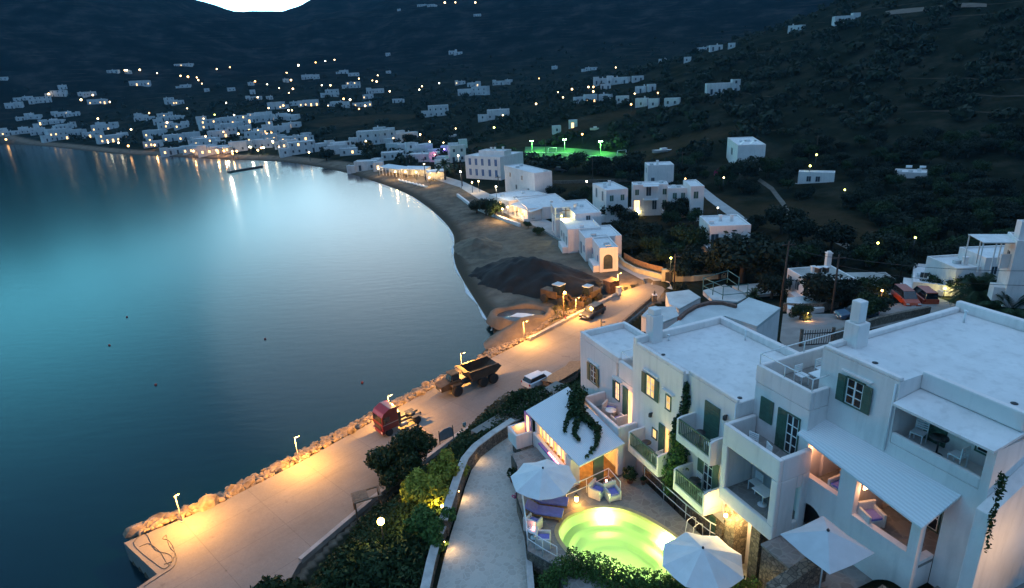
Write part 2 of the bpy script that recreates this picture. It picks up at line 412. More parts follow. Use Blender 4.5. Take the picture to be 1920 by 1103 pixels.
def gpx(px, py, h=0.0, r0=12, r1=2400):
    """point of the terrain (or h above it) met by the line of sight"""
    d = ray(px, py); d = d/np.hypot(d[0], d[1])
    rs = np.geomspace(r0, r1, 1100); P = d[None, :]*rs[:, None]
    zz = CH+P[:, 2]; g = ground(P[:, 0], P[:, 1])+h
    idx = np.nonzero(zz <= g)[0]
    if len(idx) == 0: i = len(rs)-1
    else: i = idx[0]
    if 0 < i < len(rs)-1:
        a = zz[i-1]-g[i-1]; b = g[i]-zz[i]; f = a/(a+b+1e-9); r = rs[i-1]+(rs[i]-rs[i-1])*f
    else: r = rs[i]
    x, y = d[0]*r, d[1]*r
    return (x, y, gz(x, y))

def make_terrain():
    nr, na = 520, 520
    rs = np.geomspace(9, 2600, nr); az = np.radians(np.linspace(-78, 82, na))
    RR, AA = np.meshgrid(rs, az, indexing='ij')
    X = RR*np.sin(AA); Y = RR*np.cos(AA)
    Z = ground(X.ravel(), Y.ravel()).reshape(X.shape)
    V = np.stack([X, Y, Z], -1).reshape(-1, 3)
    I = np.arange(nr*na).reshape(nr, na)
    F = np.stack([I[:-1, :-1], I[:-1, 1:], I[1:, 1:], I[1:, :-1]], -1).reshape(-1, 4)
    F = F[:, ::-1]
    m, nt, b = newmat('terrain'); N = nt.nodes; Lk = nt.links
    ge = N.new('ShaderNodeNewGeometry')
    def noise(sc, det=8):
        n = N.new('ShaderNodeTexNoise'); n.inputs['Scale'].default_value = sc; n.inputs['Detail'].default_value = det
        n.inputs['Roughness'].default_value = .65
        Lk.new(ge.outputs['Position'], n.inputs['Vector']); return n
    def ramp(f, st):
        r = N.new('ShaderNodeValToRGB'); r.color_ramp.elements.remove(r.color_ramp.elements[0])
        r.color_ramp.elements[0].position = st[0][0]; r.color_ramp.elements[0].color = (*st[0][1], 1)
        for p, c in st[1:]:
            e = r.color_ramp.elements.new(p); e.color = (*c, 1)
        Lk.new(f, r.inputs['Fac']); return r.outputs['Color']
    grass = ramp(noise(.09).outputs['Fac'], [(.34, (.008, .011, .007)), (.5, (.014, .018, .012)), (.6, (.028, .029, .020)), (.75, (.048, .042, .031))])
    scrub = ramp(noise(.035, 12).outputs['Fac'], [(.38, (.004, .006, .006)), (.52, (.010, .013, .013)), (.66, (.030, .030, .028))])
    sand = ramp(noise(.35, 10).outputs['Fac'], [(.3, (.10, .08, .062)), (.5, (.155, .128, .098)), (.7, (.21, .175, .135))])
    field = ramp(noise(.2, 9).outputs['Fac'], [(.3, (.020, .020, .011)), (.5, (.038, .031, .018)), (.7, (.055, .038, .024))])
    def attr(n):
        a = N.new('ShaderNodeAttribute'); a.attribute_name = n; return a.outputs['Fac']
    def mix(f, a, c):
        x = N.new('ShaderNodeMix'); x.data_type = 'RGBA'; Lk.new(f, x.inputs['Factor']); Lk.new(a, x.inputs['A']); Lk.new(c, x.inputs['B']); return x.outputs['Result']
    c = mix(attr('hill'), grass, scrub); c = mix(attr('field'), c, field); c = mix(attr('sand'), c, sand)
    # dry-stone terrace walls following the contours of the slopes
    sx_ = N.new('ShaderNodeSeparateXYZ'); Lk.new(ge.outputs['Position'], sx_.inputs[0])
    nn = noise(.02, 3); ad_ = N.new('ShaderNodeMath'); ad_.operation = 'MULTIPLY_ADD'; ad_.inputs[1].default_value = 5.0; Lk.new(nn.outputs['Fac'], ad_.inputs[0]); Lk.new(sx_.outputs['Z'], ad_.inputs[2])
    fr_ = N.new('ShaderNodeMath'); fr_.operation = 'PINGPONG'; fr_.inputs[1].default_value = 1.9; Lk.new(ad_.outputs[0], fr_.inputs[0])
    lt_ = N.new('ShaderNodeMapRange'); lt_.inputs[1].default_value = .16; lt_.inputs[2].default_value = .05; Lk.new(fr_.outputs[0], lt_.inputs[0])
    br_ = N.new('ShaderNodeMapRange'); br_.inputs[1].default_value = .5; br_.inputs[2].default_value = .6; Lk.new(noise(.03, 4).outputs['Fac'], br_.inputs[0])
    hm_ = N.new('ShaderNodeMapRange'); hm_.inputs[1].default_value = 9; hm_.inputs[2].default_value = 14; Lk.new(sx_.outputs['Z'], hm_.inputs[0])
    q1 = N.new('ShaderNodeMath'); q1.operation = 'MULTIPLY'; Lk.new(lt_.outputs[0], q1.inputs[0]); Lk.new(br_.outputs[0], q1.inputs[1])
    q2 = N.new('ShaderNodeMath'); q2.operation = 'MULTIPLY'; Lk.new(q1.outputs[0], q2.inputs[0]); Lk.new(hm_.outputs[0], q2.inputs[1])
    tm_ = N.new('ShaderNodeMix'); tm_.data_type = 'RGBA'; tm_.inputs['B'].default_value = (.07, .058, .045, 1); Lk.new(q2.outputs[0], tm_.inputs['Factor']); Lk.new(c, tm_.inputs['A']); c = tm_.outputs['Result']
    wet = N.new('ShaderNodeMix'); wet.data_type = 'RGBA'; wet.inputs['B'].default_value = (.07, .06, .045, 1)
    Lk.new(attr('wet'), wet.inputs['Factor']); Lk.new(c, wet.inputs['A'])
    Lk.new(wet.outputs['Result'], b.inputs['Base Color'])
    b.inputs['Roughness'].default_value = .95; b.inputs['Specular IOR Level'].default_value = .0
    bp = N.new('ShaderNodeBump'); bp.inputs['Strength'].default_value = .6; bp.inputs['Distance'].default_value = .5
    Lk.new(noise(.8, 8).outputs['Fac'], bp.inputs['Height']); Lk.new(bp.outputs['Normal'], b.inputs['Normal'])
    me = npmesh('ground', V, F, m, smooth=True)
    x, y = X.ravel(), Y.ravel()
    d = segdist(x, y, COAST)*np.where(inside(x, y, LAND), 1, -1)
    bw = BEACHW(x, y)
    sandm = (1-sst(bw, bw+2.0, d))*(~inside(x, y, HILLB))
    wet = 1-sst(.8, 3.0, d)
    hill = sst(560, 800, np.hypot(x, y))
    fld = np.zeros(len(x))
    for px, py, ra, rb in FIELDS:
        fx, fy, _ = gpx(px, py); q = np.hypot((x-fx)/ra, (y-fy)/rb)+.18*fnoise(x, y, 30, 4)
        fld = np.maximum(fld, 1-sst(.8, 1.1, q))
    for nme, arr in (('sand', sandm), ('wet', wet), ('hill', hill), ('field', fld)):
        a = me.attributes.new(nme, 'FLOAT', 'POINT'); a.data.foreach_set('value', arr.astype(np.float32))
    struct(link('ground', me))
def BEACHW(x, y):
    # width of the sand strip: wide on the near side of the bay, narrow along the village front
    return np.interp(y, [60, 75, 90, 110, 135, 165, 200, 240, 280, 330, 500], [14, 22, 26, 24, 18, 14, 13, 10, 7, 7, 8])
FIELDS = [(700, 222, 34, 16), (640, 232, 20, 12), (1000, 262, 50, 14), (1230, 285, 30, 10), (1060, 345, 14, 16), (1230, 430, 16, 12), (1480, 420, 14, 20), (1330, 390, 10, 16), (930, 272, 24, 12)]
make_terrain()
# sea
wm, wnt, wb = newmat('sea_water'); N = wnt.nodes
wb.inputs['Specular Tint'].default_value = (.72, 1, 1.04, 1); wb.inputs['Base Color'].default_value = (.0002, .012, .019, 1); wb.inputs['Roughness'].default_value = .17; wb.inputs['IOR'].default_value = 1.333
ge = N.new('ShaderNodeNewGeometry'); mp = N.new('ShaderNodeMapping'); mp.inputs['Scale'].default_value = (.35, 1, 1); mp.inputs['Rotation'].default_value = (0, 0, R(18))
wnt.links.new(ge.outputs['Position'], mp.inputs['Vector'])
n1 = N.new('ShaderNodeTexNoise'); n1.inputs['Scale'].default_value = .8; n1.inputs['Detail'].default_value = 7; n1.inputs['Roughness'].default_value = .6
wnt.links.new(mp.outputs['Vector'], n1.inputs['Vector'])
bp = N.new('ShaderNodeBump'); bp.inputs['Strength'].default_value = .16; bp.inputs['Distance'].default_value = .1
wnt.links.new(n1.outputs['Fac'], bp.inputs['Height']); wnt.links.new(bp.outputs['Normal'], wb.inputs['Normal'])
sea = MB().add([(-1600, -200, 0), (60, -200, 0), (60, 900, 0), (-1600, 900, 0)], [(0, 1, 2, 3)]).build('sea', wm); struct(sea)

# ------------------------------------------------------------------ world
wd = bpy.data.worlds.new('World'); scene.world = wd; wd.use_nodes = True
nt = wd.node_tree; N = nt.nodes; Lk = nt.links
bg = N['Background']
GAZ, GEL = R(-12), R(10.5)
sky = N.new('ShaderNodeTexSky'); sky.sky_type = 'NISHITA'; sky.sun_disc = False; sky.sun_elevation = R(1.0); sky.sun_rotation = GAZ
tc = N.new('ShaderNodeTexCoord')
sp = N.new('ShaderNodeSeparateXYZ'); Lk.new(tc.outputs['Generated'], sp.inputs[0])
rp = N.new('ShaderNodeValToRGB'); cr = rp.color_ramp
cr.elements[0].position = 0; cr.elements[0].color = (.06, .26, .52, 1)
cr.elements[1].position = 1; cr.elements[1].color = (.74, 1.04, 1.5, 1)
e = cr.elements.new(.55); e.color = (.10, .29, .60, 1)
e = cr.elements.new(.8); e.color = (.27, .52, .92, 1)
Lk.new(sp.outputs['Z'], rp.inputs['Fac'])
dt = N.new('ShaderNodeVectorMath'); dt.operation = 'DOT_PRODUCT'
dt.inputs[1].default_value = (math.sin(GAZ)*math.cos(GEL), math.cos(GAZ)*math.cos(GEL), math.sin(GEL))
nv = N.new('ShaderNodeVectorMath'); nv.operation = 'NORMALIZE'; Lk.new(tc.outputs['Generated'], nv.inputs[0]); Lk.new(nv.outputs[0], dt.inputs[0])
def glow(power, col, k, prev):
    mx = N.new('ShaderNodeMath'); mx.operation = 'MAXIMUM'; mx.inputs[1].default_value = 0; Lk.new(dt.outputs['Value'], mx.inputs[0])
    pw = N.new('ShaderNodeMath'); pw.operation = 'POWER'; pw.inputs[1].default_value = power; Lk.new(mx.outputs[0], pw.inputs[0])
    vs = N.new('ShaderNodeVectorMath'); vs.operation = 'SCALE'; vs.inputs[0].default_value = tuple(c*k for c in col); Lk.new(pw.outputs[0], vs.inputs['Scale'])
    ad = N.new('ShaderNodeVectorMath'); ad.operation = 'ADD'; Lk.new(vs.outputs[0], ad.inputs[0]); Lk.new(prev, ad.inputs[1])
    return ad.outputs[0]
sc_ = N.new('ShaderNodeVectorMath'); sc_.operation = 'SCALE'; sc_.inputs['Scale'].default_value = .05; Lk.new(sky.outputs['Color'], sc_.inputs[0])
ad0 = N.new('ShaderNodeVectorMath'); ad0.operation = 'ADD'; Lk.new(sc_.outputs[0], ad0.inputs[0]); Lk.new(rp.outputs['Color'], ad0.inputs[1])
o0 = glow(16, (.25, .9, 1.05), .45, ad0.outputs[0])
o1 = glow(52, (1.35, 1.0, .88), 1.25, o0)
_d0 = dt; dt = N.new('ShaderNodeVectorMath'); dt.operation = 'DOT_PRODUCT'; Lk.new(nv.outputs[0], dt.inputs[1])
dt.inputs[0].default_value = (math.sin(R(-40))*math.cos(R(12)), math.cos(R(-40))*math.cos(R(12)), math.sin(R(12)))
o1 = glow(42, (.15, 1.1, 1.35), 1.0, o1); dt = _d0
def mth(op, a, b_=None, v=None):
    n = N.new('ShaderNodeMath'); n.operation = op; Lk.new(a, n.inputs[0])
    if b_ is not None: Lk.new(b_, n.inputs[1])
    elif v is not None: n.inputs[1].default_value = v
    return n.outputs[0]
zc_ = mth('MAXIMUM', sp.outputs['Z'], v=0.0)
hb = mth('POWER', mth('SUBTRACT', mth('MULTIPLY', zc_, v=-1.0), v=-1.0), v=9.0)
hz = mth('POWER', mth('MULTIPLY_ADD', dt.outputs['Value'], v=.5), v=3.0)
hz.node.inputs[0].links[0].from_node.inputs[2].default_value = .5
vs2 = N.new('ShaderNodeVectorMath'); vs2.operation = 'SCALE'; vs2.inputs[0].default_value = (2.6, 10.5, 13.5); Lk.new(mth('MULTIPLY', hb, hz), vs2.inputs['Scale'])
ad2 = N.new('ShaderNodeVectorMath'); ad2.operation = 'ADD'; Lk.new(vs2.outputs[0], ad2.inputs[0]); Lk.new(o1, ad2.inputs[1])
o2 = ad2.outputs[0]
Lk.new(o2, bg.inputs['Color']); bg.inputs['Strength'].default_value = 1.0
sl = bpy.data.lights.new('sun', 'SUN'); sl.energy = .12; sl.angle = R(30); sl.color = (.75, .9, 1)
so = bpy.data.objects.new('sun', sl); COL.objects.link(so)
so.rotation_euler = Vector((-math.sin(GAZ)*math.cos(R(20)), -math.cos(GAZ)*math.cos(R(20)), -math.sin(R(20)))).to_track_quat('-Z', 'Y').to_euler()
scene.view_settings.view_transform = 'Standard'; scene.view_settings.look = 'None'; scene.view_settings.exposure = 0; scene.view_settings.gamma = 1
scene.render.engine = 'CYCLES'
cy = scene.cycles; cy.use_denoising = True; cy.max_bounces = 5; cy.diffuse_bounces = 3; cy.glossy_bounces = 2; cy.transparent_max_bounces = 8
cy.sample_clamp_indirect = 3; cy.caustics_reflective = False; cy.caustics_refractive = False
cy.use_adaptive_sampling = True; cy.adaptive_threshold = .02
#SECTION2
# ------------------------------------------------------------------ quay
WARM = (1.0, .44, .075)
q = MB(); q.prism(QUAY[::-1] if sum((QUAY[i-1][0]-QUAY[i][0])*(QUAY[i-1][1]+QUAY[i][1]) for i in range(len(QUAY))) > 0 else QUAY, -3, 1.6)
struct(q.build('quay_road', m_concrete))
for i in range(7):
    px, py = ((342, 979), (561, 866), (733, 785), (867, 702), (983, 640), (1080, 593), (1158, 545))[i]
    x, y, _ = at(px, py, 1.6)
    t = thing('street_lamp', 'slim quay lamp post %s' % ('nearest the quay tip', 'second from the quay tip beside the boulders', 'behind the red truck cab', 'behind the dump truck', 'beside the rocks past the dump truck', 'at the kerb beyond the black car', 'by the brown container at the quay root')[i], 'street lamp', (x, y, 1.6), 0, 'quay lamp posts')
    MB().tube([(0, 0, 0), (0, 0, 2.6)], [.04, .032], 8).lathe([(.1, 0), (.12, .06), (.06, .1)], 10).build('pole', m_cap, t)
    n = (.72, -.69)
    h = MB().tube([(0, 0, 2.72), (n[0]*.5, n[1]*.5, 2.86)], .03, 6); h.box(-.07, .07, -.2, .2, 2.84, 2.9, Matrix.Rotation(-.78, 4, 'Z') @ Matrix.Translation((.55, 0, 0)))
    h.build('lamp_head', m_dark, t)
    MB().box(-.05, .05, -.15, .15, 2.825, 2.837, Matrix.Rotation(-.78, 4, 'Z') @ Matrix.Translation((.55, 0, 0))).build('lamp_lens', e_warm, t)
    P = Vector((x+n[0]*.56, y+n[1]*.56, 1.6+2.78))
    point((P.x+n[0]*.35, P.y+n[1]*.35, P.z-.12), (3900, 3900, 3300, 3300, 3100, 3300, 4100)[i], WARM, .12)
#SECTION3
# ------------------------------------------------------------------ hotel (local frame: x along the front, y into the house)
HL = (OX, OY, 0)
def local_root(name, label, cat, group=None): return thing(name, label, cat, HL, ANG, group)
hotel = local_root('hotel_building', 'stepped white hotel with green shutters, flat roofs and balconies above the pool', 'hotel')
def B(mb, s0, s1, t0, t1, z0, z1): return mb.box(s0, s1, t0, t1, z0, z1)
def parapet(mb, s0, s1, t0, t1, z0, z1, w=.22, sides='lrfb'):
    if 'f' in sides: B(mb, s0, s1, t0, t0+w, z0, z1)
    if 'b' in sides: B(mb, s0, s1, t1-w, t1, z0, z1)
    a = t0+(w if 'f' in sides else 0); b = t1-(w if 'b' in sides else 0)
    if 'l' in sides: B(mb, s0, s0+w, a, b, z0, z1)
    if 'r' in sides: B(mb, s1-w, s1, a, b, z0, z1)
BV = .035
# block 1 (far end, lower)
w = MB(); B(w, -14, -9.7, 0, 3.4, 10, 17.45); B(w, -9.7, -7.6, 2.3, 3.4, 10, 17.45); B(w, -9.7, -7.6, 0, 2.3, 10, 16.6); w.build('wall', m_white, hotel)
w = MB(); parapet(w, -14, -9.48, 0, 3.4, 17.45, 17.85, .24, 'lfb'); B(w, -9.48, -7.61, 3.16, 3.4, 17.45, 17.85); w.build('parapet', m_white, hotel, .06)
w = MB(); B(w, -9.48, -7.61, 0, .24, 16.6, 17.7); B(w, -9.72, -9.48, .24, 2.5, 17.45, 17.7); w.build('roof_terrace_wall', m_white, hotel, .06)
MB().box(-13.76, -9.72, .24, 3.16, 17.45, 17.47).build('roof', m_roof, hotel)
r_ = MB()
for a, b in (((-9.4, .12, 18.25), (-7.7, .12, 18.25)), ((-9.4, .12, 17.7), (-9.4, .12, 18.25)), ((-9.4, .12, 18.25), (-9.4, 2.2, 18.25)), ((-9.4, 2.2, 17.7), (-9.4, 2.2, 18.25)), ((-7.7, .12, 17.7), (-7.7, .12, 18.25))):
    r_.tube([a, b], .022, 6)
r_.build('railing', m_metal, hotel)
# block 2 (middle)
w = MB(); B(w, -7.6, -3.35, -.3, 5.7, 10, 19.62); B(w, -3.35, 0, 0, 5.7, 10, 19.62); w.build('wall', m_white, hotel)
w = MB(); parapet(w, -7.6, -2.9, -.3, 5.7, 19.62, 20.02, .3, 'lb'); B(w, -2.9, .0, 5.4, 5.7, 19.62, 20.02)
B(w, -7.3, -3.35, -.3, -.12, 19.62, 19.80); B(w, -3.35, -.02, 0, .16, 19.62, 19.80)
w.build('parapet', m_white, hotel, .06)
MB().box(-7.3, -.03, .17, 5.4, 19.62, 19.64).build('roof', m_roof, hotel)
# chimney of block 2 (left back)
ch = MB(); B(ch, -7.62, -6.95, .5, 1.15, 19.6, 21.2); B(ch, -7.55, -7.02, .57, 1.08, 21.2, 21.55); ch.build('chimney', m_white, hotel, .04)
# block 3
w = MB(); B(w, 0.003, 2.9, .95, 6.4, 10, 20.5); w.build('wall', m_white, hotel)
w = MB(); parapet(w, -.05, 2.9, .95, 6.4, 20.5, 21.33, .2, 'lfb'); B(w, 2.7, 2.9, 1.15, 1.95, 20.5, 21.33); w.build('parapet', m_white, hotel, .06)
MB().box(.15, 2.7, 1.15, 6.2, 20.5, 20.52).build('roof', m_terr, hotel)
r_ = MB()
for a, b in (((.05, 1.05, 21.85), (2.8, 1.05, 21.85)), ((2.8, 1.05, 21.85), (2.8, 1.9, 21.85)), ((.05, 1.05, 21.85), (.05, 6.3, 21.85)), ((.05, 1.05, 21.33), (.05, 1.05, 21.85)), ((1.4, 1.05, 21.33), (1.4, 1.05, 21.85)), ((2.8, 1.05, 21.33), (2.8, 1.05, 21.85)), ((.05, 3.6, 21.33), (.05, 3.6, 21.85)), ((.05, 6.3, 21.33), (.05, 6.3, 21.85))):
    r_.tube([a, b], .024, 6)
r_.build('railing', m_metal, hotel)
# block 4 (right, tallest)
w = MB(); B(w, 2.35, 9.0, 3.3, 10.2, 10, 19.7); B(w, 2.35, 3.05, 1.95, 3.3, 10, 19.7); B(w, 7.9, 9.0, 1.95, 3.3, 10, 19.7)
B(w, 2.35, 5.62, 1.95, 10.2, 19.7, 22.82); B(w, 5.62, 9.0, 3.3, 10.2, 19.7, 22.82); B(w, 5.62, 9.0, 1.95, 3.3, 19.7, 20.35); B(w, 8.72, 9.0, 1.95, 3.3, 20.35, 22.0)
w.build('wall', m_white, hotel)
w = MB(); B(w, 2.35, 5.62, 1.95, 2.15, 22.82, 22.98); B(w, 5.62, 8.98, 3.08, 3.3, 22.3, 22.98); parapet(w, 2.35, 9.0, 2.85, 10.2, 22.82, 23.28, .3, 'b'); B(w, 2.35, 2.6, 2.15, 9.9, 22.82, 23.05); B(w, 8.74, 9.0, 3.3, 9.9, 22.82, 23.0)
w.build('parapet', m_white, hotel, .06)
MB().box(2.6, 8.74, 3.3, 9.9, 22.82, 22.84).box(2.6, 5.62, 2.15, 3.3, 22.82, 22.84).build('roof', m_roof, hotel)
ch = MB(); B(ch, 2.4, 3.05, 2.9, 3.55, 22.8, 23.85); ch.prism([(2.5, 3.0), (2.92, 3.0), (2.92, 3.42), (2.5, 3.42)], 23.85, 24.75); ch.build('chimney', m_white, hotel, .05)
# upper canopy and its balcony
c = MB(); c.extr([(1.70, 21.98), (1.70, 22.07), (3.29, 22.3), (3.29, 22.2)], 'x', 5.64, 9.02); c.build('canopy', m_roof, hotel)
w = MB(); B(w, 5.62, 8.72, 1.95, 2.12, 20.35, 20.78); w.build('balcony_wall', m_white, hotel, .06)
# lower front of block 4 with two loggias, arch, canopy
w = MB(); F0, F1 = .9, 1.18
B(w, 2.87, 3.08, F0, F1, 16.5, 19.4); B(w, 3.08, 4.65, F0, F1, 16.5, 17.65); B(w, 4.65, 5.35, F0, F1, 15, 19.2)
B(w, 5.35, 7.55, F0, F1, 15, 17.28); B(w, 7.55, 7.88, F0, F1, 15, 18.85)
B(w, 7.6, 7.88, F1, 1.95, 15, 17.0)
# wall around the arch
arc = []
import itertools
ac, ar, az0 = 3.55, .68, 15.65
n = 12
for k in range(n):
    a0 = PI*k/n; a1 = PI*(k+1)/n
    x0, z0 = ac-ar*math.cos(a0), az0+ar*math.sin(a0)*1.15; x1, z1 = ac-ar*math.cos(a1), az0+ar*math.sin(a1)*1.15
    w.add([(x0, F0, z0), (x1, F0, z1), (x1, F0, 16.5), (x0, F0, 16.5), (x0, F1, z0), (x1, F1, z1), (x1, F1, 16.5), (x0, F1, 16.5)],
          [(0, 1, 2, 3), (0, 4, 5, 1), (4, 7, 6, 5)])
B(w, 4.23, 4.65, F0, F1, 15, 16.5)
w.build('lower_wall', m_white, hotel)
MB().box(3.05, 4.66, F1, 3.3, 17.1, 17.2).build('loggia_floor', m_terr, hotel)
MB().box(5.35, 7.9, F1, 3.3, 16.75, 16.85).build('loggia_floor', m_terr, hotel)
# deep loggia interiors: dark room fronts behind
w = MB(); B(w, 4.66, 4.95, F1, 3.29, 15.0, 19.65); w.build('partition_wall', m_white, hotel)
c = MB()
prof = [(.62, 19.06), (.62, 19.14), (1.94, 19.86), (1.94, 19.76)]
v = [(2.72, .62, 19.42), (2.72, .62, 19.5), (2.55, *prof[2]), (2.55, *prof[3])]+[(8.05, prof[0][0], 18.74), (8.05, prof[1][0], 18.82), (8.3, prof[2][0], prof[2][1]), (8.3, prof[3][0], prof[3][1])]
c.add(v, [(0, 1, 2, 3), (7, 6, 5, 4), (0, 4, 5, 1), (1, 5, 6, 2), (2, 6, 7, 3), (3, 7, 4, 0)])
m_slat, nt_, b_ = newmat('ribbed_white_roof'); N_ = nt_.nodes
tc_ = N_.new('ShaderNodeTexCoord'); mp_ = N_.new('ShaderNodeMapping'); wv = N_.new('ShaderNodeTexWave'); wv.inputs['Scale'].default_value = 3.4; wv.bands_direction = 'Y'; wv.inputs['Distortion'].default_value = .3
nt_.links.new(tc_.outputs['Object'], wv.inputs['Vector'])
rp_ = N_.new('ShaderNodeValToRGB'); rp_.color_ramp.elements[0].color = (.60, .62, .63, 1); rp_.color_ramp.elements[1].color = (.7, .72, .72, 1)
nt_.links.new(wv.outputs['Fac'], rp_.inputs['Fac']); nt_.links.new(rp_.outputs['Color'], b_.inputs['Base Color']); b_.inputs['Roughness'].default_value = .8
bp_ = N_.new('ShaderNodeBump'); bp_.inputs['Strength'].default_value = .5; bp_.inputs['Distance'].default_value = .02
nt_.links.new(wv.outputs['Fac'], bp_.inputs['Height']); nt_.links.new(bp_.outputs['Normal'], b_.inputs['Normal'])
c.build('canopy', m_slat, hotel)
# shadowy room fronts inside the loggias
# block 3 balcony box: open loggia below, open terrace above
w = MB(); t0, t1 = -.8, .95
B(w, .1, 3.3, t0, t0+.2, 17.95, 18.97); B(w, 3.08, 3.3, t0+.2, t1, 17.9, 18.97); B(w, .1, .3, t0+.2, 0.9, 17.9, 18.97)
B(w, .1, 3.3, t0, t0+.2, 15.0, 15.75); B(w, .1, .42, t0, t0+.2, 15.75, 17.95); B(w, 2.95, 3.3, t0, t0+.2, 15.75, 17.95)
B(w, 3.12, 3.3, t0+.2, .25, 15.0, 17.9); B(w, 3.12, 3.3, .55, t1, 15.0, 17.9); B(w, 3.12, 3.3, .25, .55, 17.3, 17.9); B(w, 3.12, 3.3, .25, .55, 15, 15.6)
B(w, .1, .3, t0+.2, .9, 15, 17.9)
w.build('balcony_wall', m_white, hotel, .06)
MB().box(.3, 3.08, t0+.2, .945, 17.9, 18.08).build('balcony_floor', m_terr, hotel)
MB().box(.3, 3.12, t0+.2, .945, 15.0, 15.62).build('balcony_floor', m_terr, hotel)
# entrance passage under it: dark stone piers + dark rear
w = MB(); B(w, .35, .95, -.5, .3, 10.8, 15.0); B(w, 2.0, 2.5, -.6, .2, 10.8, 15.0); w.build('stone_pier', m_rwall, hotel)
# block 2 lower wall: dark rubble facing put in for the trench shade
w = MB(); B(w, -6.3, 0.05, -.36, -.02, 10.8, 13.0); B(w, -.05, .35, -.2, .9, 10.8, 14.9); w.build('stone_base', m_rwall, hotel)
# small balconies with green railings: (s0,s1,floor,t0)
def balcony(s0, s1, zf, dep, tb):
    w = MB(); t0 = tb-dep
    w.extr([(t0, zf-.28), (tb, zf-.42), (tb, zf), (t0, zf)], 'x', s0, s1)
    w.extr([(t0, zf), (tb, zf), (tb, zf+1.0), (t0+.25, zf+1.0), (t0, zf+.92)], 'x', s0, s0+.13)
    w.extr([(t0, zf), (tb, zf), (tb, zf+1.0), (t0+.25, zf+1.0), (t0, zf+.92)], 'x', s1-.13, s1)
    B(w, s0+.13, s1-.13, t0, t0+.12, zf, zf+.12)
    b_ = w.build('balcony', m_white, hotel, .02)
    r = MB(); B(r, s0+.13, s1-.13, t0+.02, t0+.08, zf+.9, zf+.97); B(r, s0+.13, s1-.13, t0+.03, t0+.07, zf+.16, zf+.21)
    k = int((s1-s0-.26)/.13)
    for i in range(k+1):
        x = s0+.17+(s1-s0-.34)*i/k; B(r, x-.018, x+.018, t0+.035, t0+.065, zf+.2, zf+.9)
    r.build('railing', m_green, b_)
    MB().box(s0+.13, s1-.13, t0+.12, tb-.002, zf, zf+.012).build('floor', m_terr, b_)
balcony(-6.45, -3.75, 14.05, 1.0, -.3)
balcony(-2.75, -.45, 13.95, 1.1, 0)
balcony(-2.75, -.3, 16.82, 1.05, 0)
# big terrace box of block 1 above the bar
w = MB(); B(w, -11.1, -7.05, -1.6, -1.4, 11.4, 14.95); B(w, -7.25, -7.05, -1.4, -.3, 11.4, 14.95); B(w, -11.1, -10.9, -1.4, 0, 11.4, 14.95); B(w, -10.9, -7.25, -1.4, -.001, 13.7, 14.08)
w.build('terrace_wall', m_white, hotel, .06)
MB().box(-10.9, -7.25, -1.4, -.002, 14.08, 14.1).box(-7.6, -7.25, -.31, -.002, 14.08, 14.1).build('terrace_floor', m_terr, hotel)

# ---- windows and doors on front planes
def window(s0, s1, z0, z1, t, sh='lr', lit=None, nx=2, nz=3, root=None, shut_w=None, closed=False, sill=True):
    root = root or hotel
    d = .05; sw = shut_w or (s1-s0)*.5
    fr = MB()
    B(fr, s0-.05, s1+.05, t-.05, t+.01, z1, z1+.06); B(fr, s0-.05, s0, t-.05, t+.01, z0, z1); B(fr, s1, s1+.05, t-.05, t+.01, z0, z1); B(fr, s0-.05, s1+.05, t-.07, t+.01, z0-.06, z0)
    o = fr.build('window_frame', m_green, root)
    MB().box(s0, s1, t-.012, t+.01, z0, z1).build('pane', lit or m_glass, o)
    mu = MB()
    for i in range(0, nx+1):
        x = s0+(s1-s0)*i/nx; ww = .035 if i in (0, nx) else (.03 if i*2 == nx else .015)
        mu.box(max(s0, x-ww), min(s1, x+ww), t-.035, t-.013, z0, z1)
    for i in range(0, nz+1):
        z = z0+(z1-z0)*i/nz; mu.box(s0, s1, t-.037, t-.014, max(z0, z-.016), min(z1, z+.016))
    mu.build('glazing_bars', m_framew, o)
    for side in sh:
        m_ = MB()
        a, b = (s0-.05-sw, s0-.05) if side == 'l' else (s1+.05, s1+.05+sw)
        m_.box(a, b, t-.09, t-.055, z0-.04, z1+.04)
        for k in range(int((z1-z0)/.1)):
            m_.box(a+.05, b-.05, t-.1, t-.09, z0+.05+k*.1, z0+.11+k*.1)
        m_.build('shutter', m_green, o)
    if sill:
        MB().box(s0-.3, s1+.3, t-.12, t+.01, z1+.2, z1+.26).build('lintel', m_white, o)
    return o
def closed_shutter(s0, s1, z0, z1, t, root=None, name='shutter'):
    m_ = MB(); m_.box(s0, s1, t-.06, t+.01, z0, z1)
    for k in range(int((z1-z0)/.14)):
        m_.box(s0+.06, (s0+s1)/2-.04, t-.075, t-.06, z0+.06+k*.14, z0+.13+k*.14); m_.box((s0+s1)/2+.04, s1-.06, t-.075, t-.06, z0+.06+k*.14, z0+.13+k*.14)
    return m_.build(name, m_green, root or hotel)
window(-12.65, -12.0, 14.95, 16.1, 0, 'lr', None)
window(-9.75, -9.35, 15.1, 16.2, 0, 'l', e_winw)
